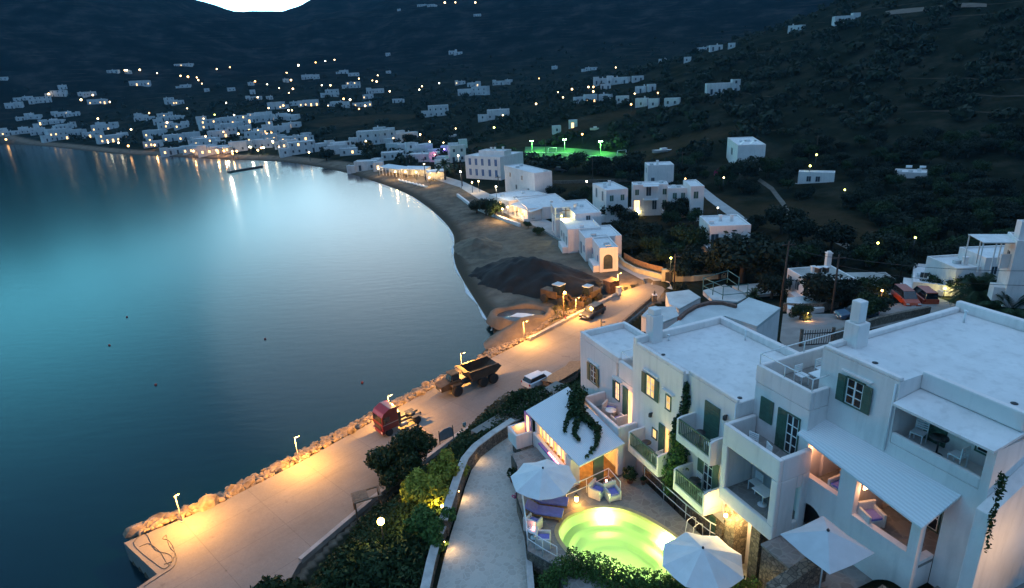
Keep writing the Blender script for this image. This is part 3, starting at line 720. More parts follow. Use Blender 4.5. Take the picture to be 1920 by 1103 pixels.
# lit terrace door of block 1, half shutter
d = closed_shutter(-8.95, -8.45, 14.1, 16.3, -.001, name='door_shutter')
w = MB(); w.box(-8.4, -7.78, -.012, .01, 14.1, 16.25); w.build('door', e_winw, hotel)
window(-6.25, -5.55, 17.2, 18.35, -.3, 'lr', e_win)
window(-4.55, -4.2, 17.2, 17.95, -.3, '', e_win, 1, 2)
window(-5.6, -5.25, 14.9, 15.4, -.3, '', e_win, 1, 1, sill=False)
closed_shutter(-5.05, -4.55, 14.06, 16.05, -.301, name='door_shutter')
MB().box(-4.5, -4.18, -.315, -.29, 14.06, 16.0).build('door', e_win, hotel)
closed_shutter(-4.15, -3.75, 14.06, 16.0, -.301, name='door_shutter')
closed_shutter(-2.0, -1.0, 16.83, 18.85, -.001, name='door')
closed_shutter(-2.25, -1.85, 13.96, 15.95, -.001, name='door_shutter')
window(-1.82, -1.2, 14.0, 15.9, 0, 'r', None, 2, 4, shut_w=.4, sill=False)
closed_shutter(.42, 1.12, 18.9, 20.0, .949)
closed_shutter(1.4, 1.85, 18.1, 19.95, .949, name='door_shutter')
window(1.9, 2.5, 18.12, 19.9, .95, '', None, 2, 4, sill=False)
window(3.62, 4.32, 21.05, 22.1, 1.95, 'lr', None, 2, 3, shut_w=.34)
closed_shutter(5.95, 6.75, 20.36, 21.95, 3.299, name='door')
window(7.75, 8.15, 20.9, 21.7, 3.3, '', None, 1, 2, sill=False)
# room fronts within the lower loggias
closed_shutter(5.85, 6.3, 16.86, 19.0, 3.299, name='door_shutter'); window(6.4, 7.1, 16.9, 18.95, 3.3, '', None, 2, 4, sill=False); closed_shutter(7.2, 7.65, 16.86, 19.0, 3.299, name='door_shutter')
window(3.7, 4.4, 17.3, 19.2, 3.3, '', None, 2, 3, sill=False)
# dark panel standing in for shade inside the arch; entrance wall under balcony
MB().box(2.8, 4.5, 1.45, 1.5, 14.9, 16.95).build('arch_shade_panel', m_dark, hotel)
MB().box(.96, 2.0, .3, .35, 10.8, 14.9).build('entrance_wall', m_white, hotel)
closed_shutter(-.75, -.4, 11.2, 13.3, -.361, name='door_shutter')
# recess above entrance: side rooms of the loggia
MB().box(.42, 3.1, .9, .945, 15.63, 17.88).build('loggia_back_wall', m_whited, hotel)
# sloping buttress and small annex on the right-hand side
w = MB(); w.extr([(1.5, 15), (6.5, 15), (6.5, 22.4), (1.5, 20.0)], 'x', 9.001, 9.45); w.build('stair_wall', m_white, hotel, .03)
# wall lamps beside the doors (unlit)
for s_, z_, t_ in ((-5.7, 16.05, -.3), (-.55, 18.55, 0), (-7.15, 13.6, -1.6)):
    MB().lathe([(.05, 0), (.1, .04), (.1, .2), (.03, .28)], 10, (s_, t_-.14, z_)).box(s_-.03, s_+.03, t_-.14, t_, z_+.2, z_+.26).build('wall_lamp', m_dark, hotel)
for s_, t_, z_, h_ in ((-4.9, 5.0, 19.64, .55), (-.7, 4.6, 19.64, .4), (-6.9, 1.5, 19.64, .3), (3.4, 8.9, 22.84, .5), (6.8, 9.2, 22.84, .35), (-10.4, 2.8, 17.47, .35)):
    MB().tube([(s_, t_, z_), (s_, t_, z_+h_)], .045, 8).lathe([(.08, 0), (.08, .06)], 8, (s_, t_, z_+h_)).build('vent_pipe', m_metal, hotel)
for s_, t_, z_ in ((-.35, .45, 19.64), (-5.6, .2, 19.64), (8.3, 3.7, 22.84), (4.2, 2.5, 22.84)):
    MB().lathe([(.11, 0), (.11, .02)], 10, (s_, t_, z_)).build('drain', m_dark, hotel)
MB().tube([(-.06, -.03, 19.6), (-.06, -.05, 17.4)], .03, 6).build('downpipe', m_metal, hotel)
MB().tube([(5.5, 1.92, 22.7), (5.5, 1.9, 19.95)], .035, 6).build('downpipe', m_metal, hotel)
#SECTION4
# ------------------------------------------------------------------ pool terrace
TZ = 12.3
POOLPX = [(1047, 1000), (1053, 982), (1068, 967), (1095, 957), (1130, 952), (1170, 956), (1210, 972), (1245, 993), (1277, 1018), (1283, 1040), (1276, 1068), (1250, 1092), (1205, 1100), (1150, 1090), (1095, 1058), (1060, 1025)]
pl0 = [Vector(lo(a, b, TZ)) for a, b in POOLPX]
def smooth_loop(P, n=4):
    out = []; k = len(P)
    for i in range(k):
        a, b, c, d = P[i-1], P[i], P[(i+1) % k], P[(i+2) % k]
        for j in range(n):
            t = j/n; out.append(.5*((2*b)+(c-a)*t+(2*a-5*b+4*c-d)*t*t+(3*b-3*c+d-a)*t**3))
    return out
def ccw(P):
    a = sum(P[i-1][0]*P[i][1]-P[i][0]*P[i-1][1] for i in range(len(P)))
    return P if a > 0 else P[::-1]
pool = ccw(smooth_loop(pl0)); pc = sum(pool, Vector((0, 0)))/len(pool)
def off(P, k): return [p+(p-pc).normalized()*k for p in P]
TER = ccw([Vector(p) for p in ((-11.2, -6.35), (-9.9, -6.55), (-7.5, -7.65), (-5.6, -8.1), (-3.6, -8.85), (-2.3, -8.2), (1.0, -8.6), (2.2, -7), (2.2, -.9), (-5.6, -.92), (-7.0, -1.2), (-11.2, -1.2))])
terrace = local_root('pool_terrace', 'grey paved terrace around the lit green pool', 'terrace')
bm = bmesh.new()
def loop(P, z):
    vs = [bm.verts.new((p[0], p[1], z)) for p in P]
    return vs, [bm.edges.new((vs[i-1], vs[i])) for i in range(len(vs))]
v1, e1 = loop(TER, TZ); v2, e2 = loop(off(pool, .16), TZ)
bmesh.ops.triangle_fill(bm, use_beauty=True, edges=e1+e2)
for f in bm.faces:
    if f.normal.z < 0: f.normal_flip()
lo_v = [bm.verts.new((p[0], p[1], 10.6)) for p in TER]
for i in range(len(TER)): bm.faces.new((v1[i-1], lo_v[i-1], lo_v[i], v1[i]))
me = bpy.data.meshes.new('paving'); bm.to_mesh(me); bm.free(); me.materials.append(m_terr); link('paving', me, terrace)
w = MB()
for i in range(len(TER)):
    a, b = TER[i-1], TER[i]
    if (a.y < -6 and b.y < -6): 
        d = (b-a).normalized(); n_ = Vector((d.y, -d.x))*.06
        w.add([(a.x+n_.x, a.y+n_.y, 10.4), (b.x+n_.x, b.y+n_.y, 10.4), (b.x+n_.x, b.y+n_.y, TZ-.02), (a.x+n_.x, a.y+n_.y, TZ-.02)], [(0, 1, 2, 3)])
w.build('retaining_wall', m_rwall, terrace)
# pool
poolr = local_root('swimming_pool', 'teardrop swimming pool lit yellow green from below', 'swimming pool')
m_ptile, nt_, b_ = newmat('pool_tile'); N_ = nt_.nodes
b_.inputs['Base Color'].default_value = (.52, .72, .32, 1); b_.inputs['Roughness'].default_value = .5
m_coping = M('pool_coping', (.42, .36, .18), .7, .12, 4, .2)  # yellow glow of the pool lamps put into the coping colour
def ring(A, za, Bl, zb, mb):
    n = len(A); mb.add([(p.x, p.y, za) for p in A]+[(p.x, p.y, zb) for p in Bl], [(i, (i+1) % n, n+(i+1) % n, n+i) for i in range(n)], False)
c = MB(); ring(off(pool, .2), TZ+.03, off(pool, -.02), TZ+.03, c); ring(off(pool, .2), TZ-.05, off(pool, .2), TZ+.03, c); ring(off(pool, -.02), TZ+.03, off(pool, -.02), TZ-.2, c)
c.build('coping', m_coping, poolr)
c = MB()
sh = lambda k, dx, dy: [pc+Vector((dx, dy))+(p-pc)*k for p in pool]
prev = off(pool, -.02); pz = TZ-.15
for q_ in range(1, 25):
    u = q_/24; k_ = 1-.62*u; dz_ = .28+.30*u+.14*sst(.28, .42, u)+.16*sst(.60, .74, u)
    cur = sh(k_, .75*u, -.45*u); zn = TZ-.15-dz_*min(1, u*9); ring(prev, pz, cur, zn, c); prev, pz = cur, zn
c.sm = [True]*len(c.f)
c.add([(p.x, p.y, pz) for p in prev], [list(range(len(prev)))])
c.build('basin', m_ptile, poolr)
m_pw, nt_, b_ = newmat('pool_water'); N_ = nt_.nodes; nt_.nodes.remove(b_)
tr = N_.new('ShaderNodeBsdfTransparent'); tr.inputs['Color'].default_value = (.93, 1, .80, 1); gl = N_.new('ShaderNodeBsdfGlossy'); gl.inputs['Roughness'].default_value = .08
wn = N_.new('ShaderNodeTexNoise'); wn.inputs['Scale'].default_value = 2.4; wn.inputs['Detail'].default_value = 4; wb2 = N_.new('ShaderNodeBump'); wb2.inputs['Strength'].default_value = .5; wb2.inputs['Distance'].default_value = .05; nt_.links.new(wn.outputs['Fac'], wb2.inputs['Height']); nt_.links.new(wb2.outputs['Normal'], gl.inputs['Normal'])
fr = N_.new('ShaderNodeFresnel'); mx = N_.new('ShaderNodeMixShader'); fr.inputs['IOR'].default_value = 1.33
nt_.links.new(fr.outputs[0], mx.inputs[0]); nt_.links.new(tr.outputs[0], mx.inputs[1]); nt_.links.new(gl.outputs[0], mx.inputs[2]); nt_.links.new(mx.outputs[0], N_['Material Output'].inputs['Surface'])
MB().add([(p.x, p.y, TZ-.1) for p in off(pool, -.03)], [list(range(len(pool)))]).build('water', m_pw, poolr)
e_pool = EM('pool_lamp_lens', (.95, 1, .75), 25)
for px, py in ((1131, 962), (1258, 1016)):
    s_, t_ = lo(px, py, TZ-.3); d = (pc-Vector((s_, t_))).normalized(); s_ += d.x*.1; t_ += d.y*.1
    l_ = MB().ball((s_, t_, TZ-.33), .11, 8).build('pool_lamp', e_pool, poolr)
    point((s_+d.x*.22, t_+d.y*.22, TZ-.32), 260, (.84, 1, .38), .1, 'pool_light', poolr)
s_, t_ = pc.x+.9, pc.y-1.2
point((s_, t_, TZ-.45), 220, (.86, 1, .45), .35, 'pool_light', poolr)  # added light to brighten the deep end, no lamp fitted here
# pool ladder
ld = thing('pool_ladder', 'tubular steel pool ladder at the pool edge by the handrail', 'pool ladder', W(*lo(1300, 1003, TZ), TZ), ANG)
for k, dx in enumerate((-.25, .25)):
    MB().tube([(dx, .35, 0), (dx, .3, .7), (dx, .1, .85), (dx, -.2, .75), (dx, -.3, 0), (dx, -.3, -.7)], .022, 6).build('rail', m_metal, ld)
MB().box(-.25, .25, -.33, -.25, -.35, -.31).build('rung', m_metal, ld)
# railings
def railing(name, label, pts, h=.9, posts=None, mid=True, root=None, n=5):
    t = local_root(name, label, 'railing')
    r1 = MB(); r1.tube([(p[0], p[1], p[2]+h) for p in pts], .028, 6); r1.build('top_rail', m_metal, t)
    if mid: MB().tube([(p[0], p[1], p[2]+h*.45) for p in pts], .022, 6).build('lower_rail', m_metal, t)
    for p in (posts or pts):
        MB().tube([(p[0], p[1], p[2]), (p[0], p[1], p[2]+h)], .024, 6).build('post', m_metal, t)
    return t
P = [(*lo(a, b, TZ), TZ) for a, b in ((1208, 903), (1244, 938), (1285, 975), (1330, 1010))]
e = P[-1]
railing('handrail', 'long white tubular handrail running down beside the hotel wall', P+[(e[0]+.25, e[1]+.12, e[2]-.02)], .95, P)
P = [(*lo(a, b, TZ), TZ) for a, b in ((1062, 940), (1100, 924), (1141, 904), (1163, 930))]
railing('bar_railing', 'white tubular railing between bar pavilion and wicker chairs', P, .9)
P = [(*lo(a, b, TZ), TZ) for a, b in ((979, 935), (984, 975), (990, 1024), (1018, 1043), (1045, 1058))]
railing('edge_railing', 'white tubular railing on the terrace edge above the stone ramp', P, 1.0)

# umbrellas
def umbrella(s, t, z, r, h, n, label, mat=m_canvas, rot=0, square=False):
    u = thing('parasol', label, 'parasol', W(s, t, z), ANG+rot, 'open parasols of the hotel')
    MB().tube([(0, 0, 0), (0, 0, h+.02)], .028, 8).lathe([(.26, 0), (.26, .06), (.05, .1)], 12).build('pole', m_teak if not square else m_metal, u)
    dz = r*.36
    cv = MB(); K = n; nr = 6; vs = [(0, 0, h)]
    for i in range(1, nr+1):
        f = i/nr
        for k in range(2*K):
            a = PI*k/K; rr = r*f
            sag = 0 if k % 2 == 0 else .045*f*f*r
            rr2 = rr*(1 if k % 2 == 0 else math.cos(PI/K) if square else .92)
            vs.append((rr2*math.cos(a), rr2*math.sin(a), h-dz*f**1.08-sag))
    fs = [[0, 1+k, 1+(k+1) % (2*K)] for k in range(2*K)]
    for i in range(nr-1):
        for k in range(2*K):
            a = 1+i*2*K+k; b = 1+i*2*K+(k+1) % (2*K); fs.append([a, a+2*K, b+2*K, b])
    cv.add(vs, fs, False)
    o = cv.build('canopy', mat, u)
    md = o.modifiers.new('thick', 'SOLIDIFY'); md.thickness = .012
    MB().lathe([(.0+.05, 0), (.06, .05), (.02, .1)], 8, (0, 0, h)).build('finial', m_dark, u)
    rb = MB()
    for k in range(K):
        a = 2*PI*k/K; rb.tube([(0, 0, h-.04), (r*math.cos(a)*.97, r*math.sin(a)*.97, h-dz-.02)], .012, 5)
    rb.build('rib', m_metal, u)
    return u
sA = lo(1018, 880, 14.6)
umbrella(*sA, TZ, 1.72, 2.35, 8, 'white eight-sided parasol over the violet loungers', rot=.2)
sB = lo(1318, 1030, 14.6)
umbrella(*sB, TZ, 1.75, 2.35, 8, 'pale parasol beside the pool end and lit stone entrance', rot=.5)
sC = lo(1552, 1000, 18.0)
umbrella(*sC, 15.2, 1.52, 2.9, 4, 'large square canvas parasol on the raised terrace below the arch', m_canvasd, rot=PI/4, square=True)

# seating
def wicker(loc, rz, label, grp='white wicker armchairs by the pool'):
    c = thing('wicker_armchair', label, 'armchair', loc, rz, grp)
    b = MB(); b.box(-.34, .34, -.33, .33, .04, .36); b.box(-.36, -.26, -.36, .36, .02, .62); b.box(.26, .36, -.36, .36, .02, .62); b.box(-.36, .36, .26, .37, .02, .82)
    b.build('frame', m_wicker, c, .03)
    MB().box(-.25, .25, -.3, .25, .365, .47).build('seat_cushion', m_cushion, c, .03)
    return c
def lowtable(loc, label, r=.28, h=.45, candle=True, mat=m_dark):
    t = thing('side_table', label, 'table', loc, 0)
    MB().lathe([(r, 0), (r, .03)], 16, (0, 0, h)).build('table_top', mat, t)
    MB().tube([(0, 0, 0), (0, 0, h)], .03, 6).lathe([(.17, 0), (.17, .02)], 12).build('leg', mat, t)
    if candle:
        c = thing('candle_lantern', 'glowing pink candle glass on %s' % label.split(' ', 1)[1], 'candle', (loc[0], loc[1], loc[2]+h+.03))
        MB().lathe([(.05, 0), (.06, .1), (.05, .14)], 10).build('glass', e_pinkl, c)
        point((0, 0, .3), 5, (1, .35, .25), .05, 'candle_light', c)
def pos(px, py, z): return W(*lo(px, py, z), z)
wicker(pos(1120, 930, TZ), ANG+PI/2+.5, 'white wicker armchair facing the pool, farther from the handrail')
wicker(pos(1148, 934, TZ), ANG+PI/2-.1, 'white wicker armchair facing the pool, next to the railing corner')
lowtable(pos(1137, 918, TZ), 'small dark table between the two poolside wicker armchairs')
wicker(pos(1000, 992, TZ), ANG+PI+.6, 'white wicker armchair at the terrace edge, behind the pink candle')
wicker(pos(1019, 1022, TZ), ANG+PI-.5, 'white wicker armchair at the terrace edge, in front of the candle')
lowtable(pos(1001, 1008, TZ), 'small white table between the terrace-edge armchairs', mat=m_metal)
# floor lantern
fl = thing('floor_lantern', 'glowing floor lantern between parasol and armchairs', 'lantern', pos(1081, 941, TZ))
MB().lathe([(.13, 0), (.13, .04)], 8).lathe([(.13, .38), (.05, .5), (.02, .56)], 8).build('frame', m_dark, fl)
MB().lathe([(.1, .05), (.1, .37)], 8).build('glass', EM('lantern_glass', (1, .62, .22), 14), fl)
point((0, -.3, .3), 40, WARM, .1, 'lantern_light', fl)
# loungers
def lounger(loc, rz, label):
    c = thing('sun_lounger', label, 'sun lounger', loc, rz, 'wooden sun loungers under the parasol')
    f = MB(); f.box(-.34, .34, -1, -.94, .22, .3); f.box(-.34, .34, .9, .96, .22, .3); f.box(-.36, -.3, -1, .96, .22, .3); f.box(.3, .36, -1, .96, .22, .3)
    for k in range(9): f.box(-.3, .3, -.9+k*.2, -.8+k*.2, .26, .285)
    f.build('frame', m_teak, c)
    for x in (-.32, .32):
        for y in (-.85, .8): MB().box(x-.03, x+.03, y-.03, y+.03, 0, .22).build('leg', m_teak, c)
    mt = MB(); mt.extr([(-1.0, .31), (.35, .31), (.95, .62), (.9, .72), (.33, .41), (-1.0, .41)], 'x', -.33, .33); mt.build('mattress', m_cushion, c, .03)
lounger(pos(1030, 948, TZ), -4.95, 'violet cushioned wooden lounger under the parasol, nearer the bar')
lounger(pos(1020, 968, TZ), -5.0, 'violet cushioned wooden lounger under the parasol, nearer the pool edge wall')
# potted plants
def pot(loc, label, r=.16, h=.3, fol=m_bush, fr=.28, n=160, seed=1):
    p = thing('potted_plant', label, 'potted plant', loc)
    MB().lathe([(r*.7, 0), (r, h), (r*1.08, h), (r*1.08, h+.03), (r*.9, h+.03)], 12).build('pot', M('terracotta', (.35, .14, .07), .85, .2, 4), p)
    V, F = leafcloud(np.random.default_rng(seed), [(0, 0, h+fr*.8, fr, fr, fr)], n, .12)
    link('foliage', npmesh('foliage', V, F, fol), p)
pot(pos(962, 903, 11.3), 'bushy plant in a terracotta pot on the ramp by the bar base', .2, .34, m_bush, .32, 200, 2)
pot(pos(1181, 905, TZ), 'low green shrub in a pot by the hotel corner on the terrace', .2, .25, m_bush, .4, 260, 3)
pot(pos(1206, 908, TZ), 'small terracotta pot at the foot of the long handrail', .13, .25, m_bush, .12, 60, 4)

# ------------------------------------------------------------------ bar pavilion
bar = local_root('bar_pavilion', 'small white bar with ribbed white roof and glowing windows beside the pool', 'bar')
c = MB()
c.add([(-12.0, -4.95, 14.45), (-5.95, -4.65, 14.2), (-6.3, -1.62, 14.45), (-12.6, -1.7, 14.95)]+[(-12.0, -4.95, 14.37), (-5.95, -4.65, 14.12), (-6.3, -1.62, 14.37), (-12.6, -1.7, 14.87)],
      [(0, 1, 2, 3), (7, 6, 5, 4), (0, 4, 5, 1), (1, 5, 6, 2), (2, 6, 7, 3), (3, 7, 4, 0)])
c.build('roof', m_slat, bar)
w = MB(); B(w, -11.6, -7.2, -4.75, -4.55, 11.0, 13.1); B(w, -7.35, -6.75, -4.75, -4.2, 11.0, 14.1); B(w, -11.6, -11.3, -4.55, -1.8, 11.0, 14.3);
w.build('wall', m_white, bar, .02)
MB().box(-6.7, -6.45, -1.95, -1.62, 12.3, 14.2).build('pillar', m_white, bar, .02)
MB().box(-11.3, -6.4, -4.5, -1.7, TZ+.03, TZ+.05).build('floor', m_wood, bar)
MB().box(-11.25, -7.3, -4.42, -4.40, 13.12, 14.05).build('window', e_bar, bar)
mu = MB()
for k in range(9): B(mu, -11.2+k*.47, -11.13+k*.47, -4.52, -4.43, 13.1, 14.15)
mu.build('mullion', m_framew, bar)
m_viol = M('violet_trim', (.14, .10, .42), .6, .1, 5)
B_ = MB(); B_.box(-10.4, -7.3, -4.95, -4.752, 13.02, 13.1); B_.build('counter', m_viol, bar)
for k in range(7):
    MB().ball((-9.1+k*.22, -4.88, 13.17), .055, 6).build('candle_lamp', e_pinkl, bar)
point((-8.4, -5.15, 13.4), 12, (1, .4, .3), .2, 'candle_light', bar)
point((-8.2, -3.2, 13.6), 200, WARM, .2, 'bar_light', bar)
point((-10.4, -3.2, 13.7), 150, WARM, .2, 'bar_light', bar)
w = MB(); B(w, -12.9, -11.602, -5.85, -5.7, 12.2, 13.15); B(w, -12.9, -12.75, -5.7, -4.2, 12.2, 13.15); B(w, -11.75, -11.602, -5.7, -4.77, 12.2, 13.15); B(w, -12.75, -11.75, -5.7, -4.77, 12.2, 12.3)
w.build('bay', m_white, bar, .02)
MB().box(-12.75, -11.8, -4.74, -4.70, 12.4, 14.0).build('bay_wall', m_viol, bar)
MB().box(-12.35, -12.1, -4.78, -4.742, 12.5, 13.9).build('bay_window', e_winw, bar)
w = MB(); B(w, -12.85, -7.4, -5.6, -4.76, 10.9, 12.19); w.build('stone_base', m_rwall, bar)
MB().box(-6.52, -6.4, -3.5, -2.9, TZ+.05, 14.0).build('door', m_green, bar)
wl = thing('wall_lamp', 'glowing lamp at the top corner of the ramp wall beside the bar', 'wall lamp', pos(974, 797, 13.0))
MB().ball((0, 0, 0), .11, 8).build('globe', e_warm, wl); MB().tube([(0, 0, -1.6), (0, 0, -.1)], .03, 6).build('post', m_dark, wl)
point((.1, -.3, .1), 25, WARM, .08, 'lamp_light', wl)
# flower box strip behind the roof
MB().box(-13.3, -12.4, -3.2, -3.0, 13.4, 13.9).build('side_wall', m_viol, bar)
# creeper over the pavilion roof
rg = np.random.default_rng(12)
def pathcloud(pts, r, n, size, rg):
    bl = []
    for (a, b) in zip(pts, pts[1:]):
        for f in np.linspace(0, 1, 5)[:-1]:
            p = [a[i]*(1-f)+b[i]*f for i in range(3)]; q = (a[3]*(1-f)+b[3]*f)*r
            bl.append((p[0], p[1], p[2], q, q, q*.6))
    return leafcloud(rg, bl, n, size, .1)
def roofp(px, py, z=14.75): s, t = lo(px, py, z); return (s, t, z)
cr_ = local_root('creeper', 'dark leafy creeper spilling over the ribbed roof of the bar', 'creeper')
Vs = []; Fs = []; k0 = 0
for pts, n_ in (([(*roofp(1085, 735, 15.3), 2.2), (*roofp(1078, 765, 15.0), 2.0), (*roofp(1100, 785), 1.3), (*roofp(1122, 805), 1.0), (*roofp(1118, 835, 14.5), .6), (*roofp(1095, 862, 14.4), .4)], 2600),
                ([(*roofp(1075, 770), 1.0), (*roofp(1062, 790), .5), (*roofp(1058, 815, 14.5), .35)], 500), ([(*roofp(1082, 790), .8), (*roofp(1076, 812, 14.6), .5), (*roofp(1088, 828, 14.5), .35)], 500),
                ([(-14.0, -1.2, 13.2, 2.5), (-12.4, -.9, 13.9, 2.6), (-11.3, -1.5, 14.7, 2.0)], 1800)):
    V, F = pathcloud(pts, .28, n_, .13, rg); Vs.append(V); Fs.append(F+k0); k0 += len(V)
link('foliage', npmesh('foliage', np.vstack(Vs), np.vstack(Fs), m_creep), cr_)
MB().tube([(-11.3, -1.65, 10.8), (-11.2, -1.7, 13), (-10.9, -1.9, 14.8), (-9.5, -2.6, 14.72)], .05, 6).build('stem', m_trunk, cr_)
cr_ = local_root('creeper', 'narrow creeper climbing the white wall between the hotel balconies', 'creeper')
V, F = pathcloud([(-3.3, -.12, 19.1, 1), (-3.25, -.12, 18.2, 1.3), (-3.35, -.2, 17.4, 1.4), (-3.55, -.4, 16.9, 1.2), (-3.6, -.5, 16.2, .8)], .2, 1500, .1, rg)
link('foliage', npmesh('foliage', V, F, m_creep), cr_)
MB().tube([(-3.4, -.32, 14), (-3.3, -.1, 16.5), (-3.3, -.08, 19)], .03, 6).build('stem', m_trunk, cr_)
cr_ = local_root('creeper', 'bushy green creeper hanging below the hotel balconies', 'creeper')
V, F = pathcloud([(-3.5, -.5, 16.2, 1.4), (-3.2, -.45, 15.4, 2.2), (-3.3, -.5, 14.5, 2.8), (-3.6, -.6, 13.6, 2.4), (-3.5, -.7, 12.6, 1.5)], .24, 2400, .12, rg)
link('foliage', npmesh('foliage', V, F, m_hedge), cr_)
MB().tube([(-3.4, -.4, 11.2), (-3.3, -.45, 13.5), (-3.3, -.42, 15.8)], .035, 6).build('stem', m_trunk, cr_)

# ------------------------------------------------------------------ ramp with parapet wall and bulkhead lamps
RL = [lo(a, b, 11.3) for a, b in ((962, 797), (935, 826), (905, 853), (884, 882), (872, 915), (862, 950), (846, 1000), (832, 1050), (820, 1100), (808, 1150))]
RR_ = [lo(a, b, 11.3) for a, b in ((975, 810), (970, 850), (973, 880), (978, 905), (981, 930), (984, 960), (986, 1000), (989, 1050), (991, 1100), (994, 1150))]
ramp = local_root('ramp_path', None, None); ramp['kind'] = 'structure'
c = MB(); n = len(RL)
c.add([(*p, 11.3) for p in RL]+[(*p, 11.3) for p in RR_]+[(*p, 10.2) for p in RL]+[(*p, 10.2) for p in RR_],
      [(i, n+i, n+i+1, i+1) for i in range(n-1)]+[(2*n+i, i, i+1, 2*n+i+1) for i in range(n-1)]+[(n+i, 3*n+i, 3*n+i+1, n+i+1) for i in range(n-1)])
c.build('paving', m_ramp, ramp)
def offset_line(P, k):
    out = []
    for i, p in enumerate(P):
        a = Vector(P[max(0, i-1)]); b = Vector(P[min(len(P)-1, i+1)]); d = (b-a).normalized(); out.append((p[0]+d.y*k, p[1]-d.x*k))
    return out
def wall_along(P, th, z0, z1, mat, capmat, name, label, cat='wall', sgn=1, caph=.07):
    t = local_root(name, label, cat); Q = offset_line(P, th*sgn); n = len(P)
    zz = z1 if isinstance(z1, (list, tuple)) else [z1]*n
    for (h0, h1, m_, nm, ex) in ((z0, None, mat, 'masonry', 0), (None, caph, capmat, 'coping', .04)):
        A_ = offset_line(P, -ex*sgn); B2 = offset_line(P, (th+ex)*sgn); mb = MB(); vs = []
        for i in range(n):
            b0 = z0 if nm == 'masonry' else zz[i]; b1 = zz[i] if nm == 'masonry' else zz[i]+caph
            vs += [(*A_[i], b0), (*B2[i], b0), (*B2[i], b1), (*A_[i], b1)]
        fs = []
        for i in range(n-1):
            for j in range(4):
                a = 4*i+j; b = 4*i+(j+1) % 4; fs.append([a, b, b+4, a+4])
        fs += [[3, 2, 1, 0], [4*n-4, 4*n-3, 4*n-2, 4*n-1]]
        mb.add(vs, fs); mb.build(nm, m_, t)
    return t
wl1 = [lo(a, b, 12.2) for a, b in ((966, 788), (925, 815), (895, 838), (877, 860), (866, 888), (856, 918), (846, 948), (838, 975))]
wall_along(wl1, .38, 8.5, 12.15, m_rwall, m_cap, 'ramp_wall', 'long curved stone wall with pale coping on the sea side of the ramp', sgn=1)
wl2 = [lo(a, b, 11.9) for a, b in ((838, 978), (826, 1005), (814, 1050), (804, 1098), (794, 1140))]
wall_along(wl2, .36, 8.5, 11.75, m_rwall, m_cap, 'ramp_wall', 'lower end of the stone ramp wall half hidden by shrubs', sgn=1)
wl3 = [lo(a, b, 11.6) for a, b in ((972, 900), (976, 925), (981, 965), (984, 1000), (987, 1050), (991, 1100), (994, 1150))]
wall_along(wl3, .22, 10.5, 11.75, m_rwall, m_cap, 'kerb_wall', 'low stone kerb wall between the ramp and the pool terrace', sgn=-1, caph=.05)
for k, (px, py) in enumerate(((889, 851), (858, 921), (831, 1016))):
    l = thing('bulkhead_lamp', ('warm bulkhead lamp on the ramp wall nearest the bar', 'warm bulkhead lamp halfway down the ramp wall', 'warm bulkhead lamp on the ramp wall among the shrubs')[k], 'wall lamp', pos(px, py, 11.75), 0, 'bulkhead lamps on the ramp wall')
    MB().ball((0, 0, 0), .09, 8, 1.3).build('lens', e_warm, l); MB().lathe([(.11, -.02), (.12, .0), (.05, .06)], 10, (0, 0, .1)).build('hood', m_dark, l)
    spot((.18, -.12, .1), (.9, -.6, -1.3), 42, (1, .6, .25), 130, 1, .08, 'lamp_light', l)
gl_ = thing('globe_lamp', 'big glowing yellow globe lamp in the shrubs below the ramp', 'garden lamp', gpx(714, 978, 1.78))
zt = gl_.location.z
MB().tube([(0, 0, -.5), (0, 0, 1.6)], .04, 6).build('post', m_dark, gl_); MB().ball((0, 0, 1.78), .2, 10).build('globe', EM('yellow_globe', (1, .72, .12), 30), gl_)
point((0, 0, 2.15), 190, (1, .66, .12), .1, 'lamp_light', gl_)
gl_ = thing('globe_lamp', 'small glowing globe lamp beside the ramp wall and pink flowers', 'garden lamp', pos(829, 949, 11.6))
MB().tube([(0, 0, -3), (0, 0, -.1)], .03, 6).build('post', m_dark, gl_); MB().ball((0, 0, 0), .09, 8).build('globe', e_warm, gl_); point((-.3, -.3, .35), 70, (1, .68, .16), .08, 'lamp_light', gl_)

# ------------------------------------------------------------------ entrance, raised terrace, right-hand side
en = local_root('entrance_steps', 'warmly lit stone landing between the piers under the hotel loggia', 'steps')
MB().box(-.6, 3.1, -1.9, .94, 10.9, 11.45).box(-.2, 1.9, -2.3, -1.9, 10.9, 11.3).build('landing', m_terr, en)
el = thing('wall_lamp', 'bright lamp above the stone entrance under the loggia', 'wall lamp', W(.55, -.68, 14.2), ANG)
MB().lathe([(.05, 0), (.08, .05), (.08, .16), (.03, .2)], 10).build('lamp_glass', e_warm, el)
point((0, -.18, .1), 210, (1, .66, .22), .08, 'lamp_light', el)
point(W(1.45, -.35, 14.3), 190, (1, .66, .25), .1, 'lamp_light')
bpy.context.scene.objects[-1].parent = None
rt = local_root('raised_terrace', 'stone-walled raised terrace below the arch and right-hand loggias', 'terrace')
w = MB(); w.prism([(3.35, -1.35), (5.4, -1.35), (5.4, -2.9), (8.2, -2.9), (8.2, .9), (3.35, .9)], 10.5, 15.1); w.build('stone_wall', m_rwall, rt)
w = MB(); w.prism([(3.31, -1.39), (5.36, -1.39), (5.36, -2.94), (8.24, -2.94), (8.24, .88), (3.31, .88)], 15.1, 15.2); w.build('paving', m_terr, rt)
for (sa, ta, sb, tb) in ((5.5, -2.75, 5.75, -.9), (7.7, -2.9, 8.15, -.3)):
    w = MB(); w.extr([(ta-.6, 15.4), (ta-.6, 15.95), (tb, 16.5), (tb, 15.4)], 'x', sa, sa+.5); w.build('low_wall', m_rwall, rt)
rw = thing('stone_yard', 'dark stone yard beside the right-hand hotel corner', 'yard', HL, ANG)
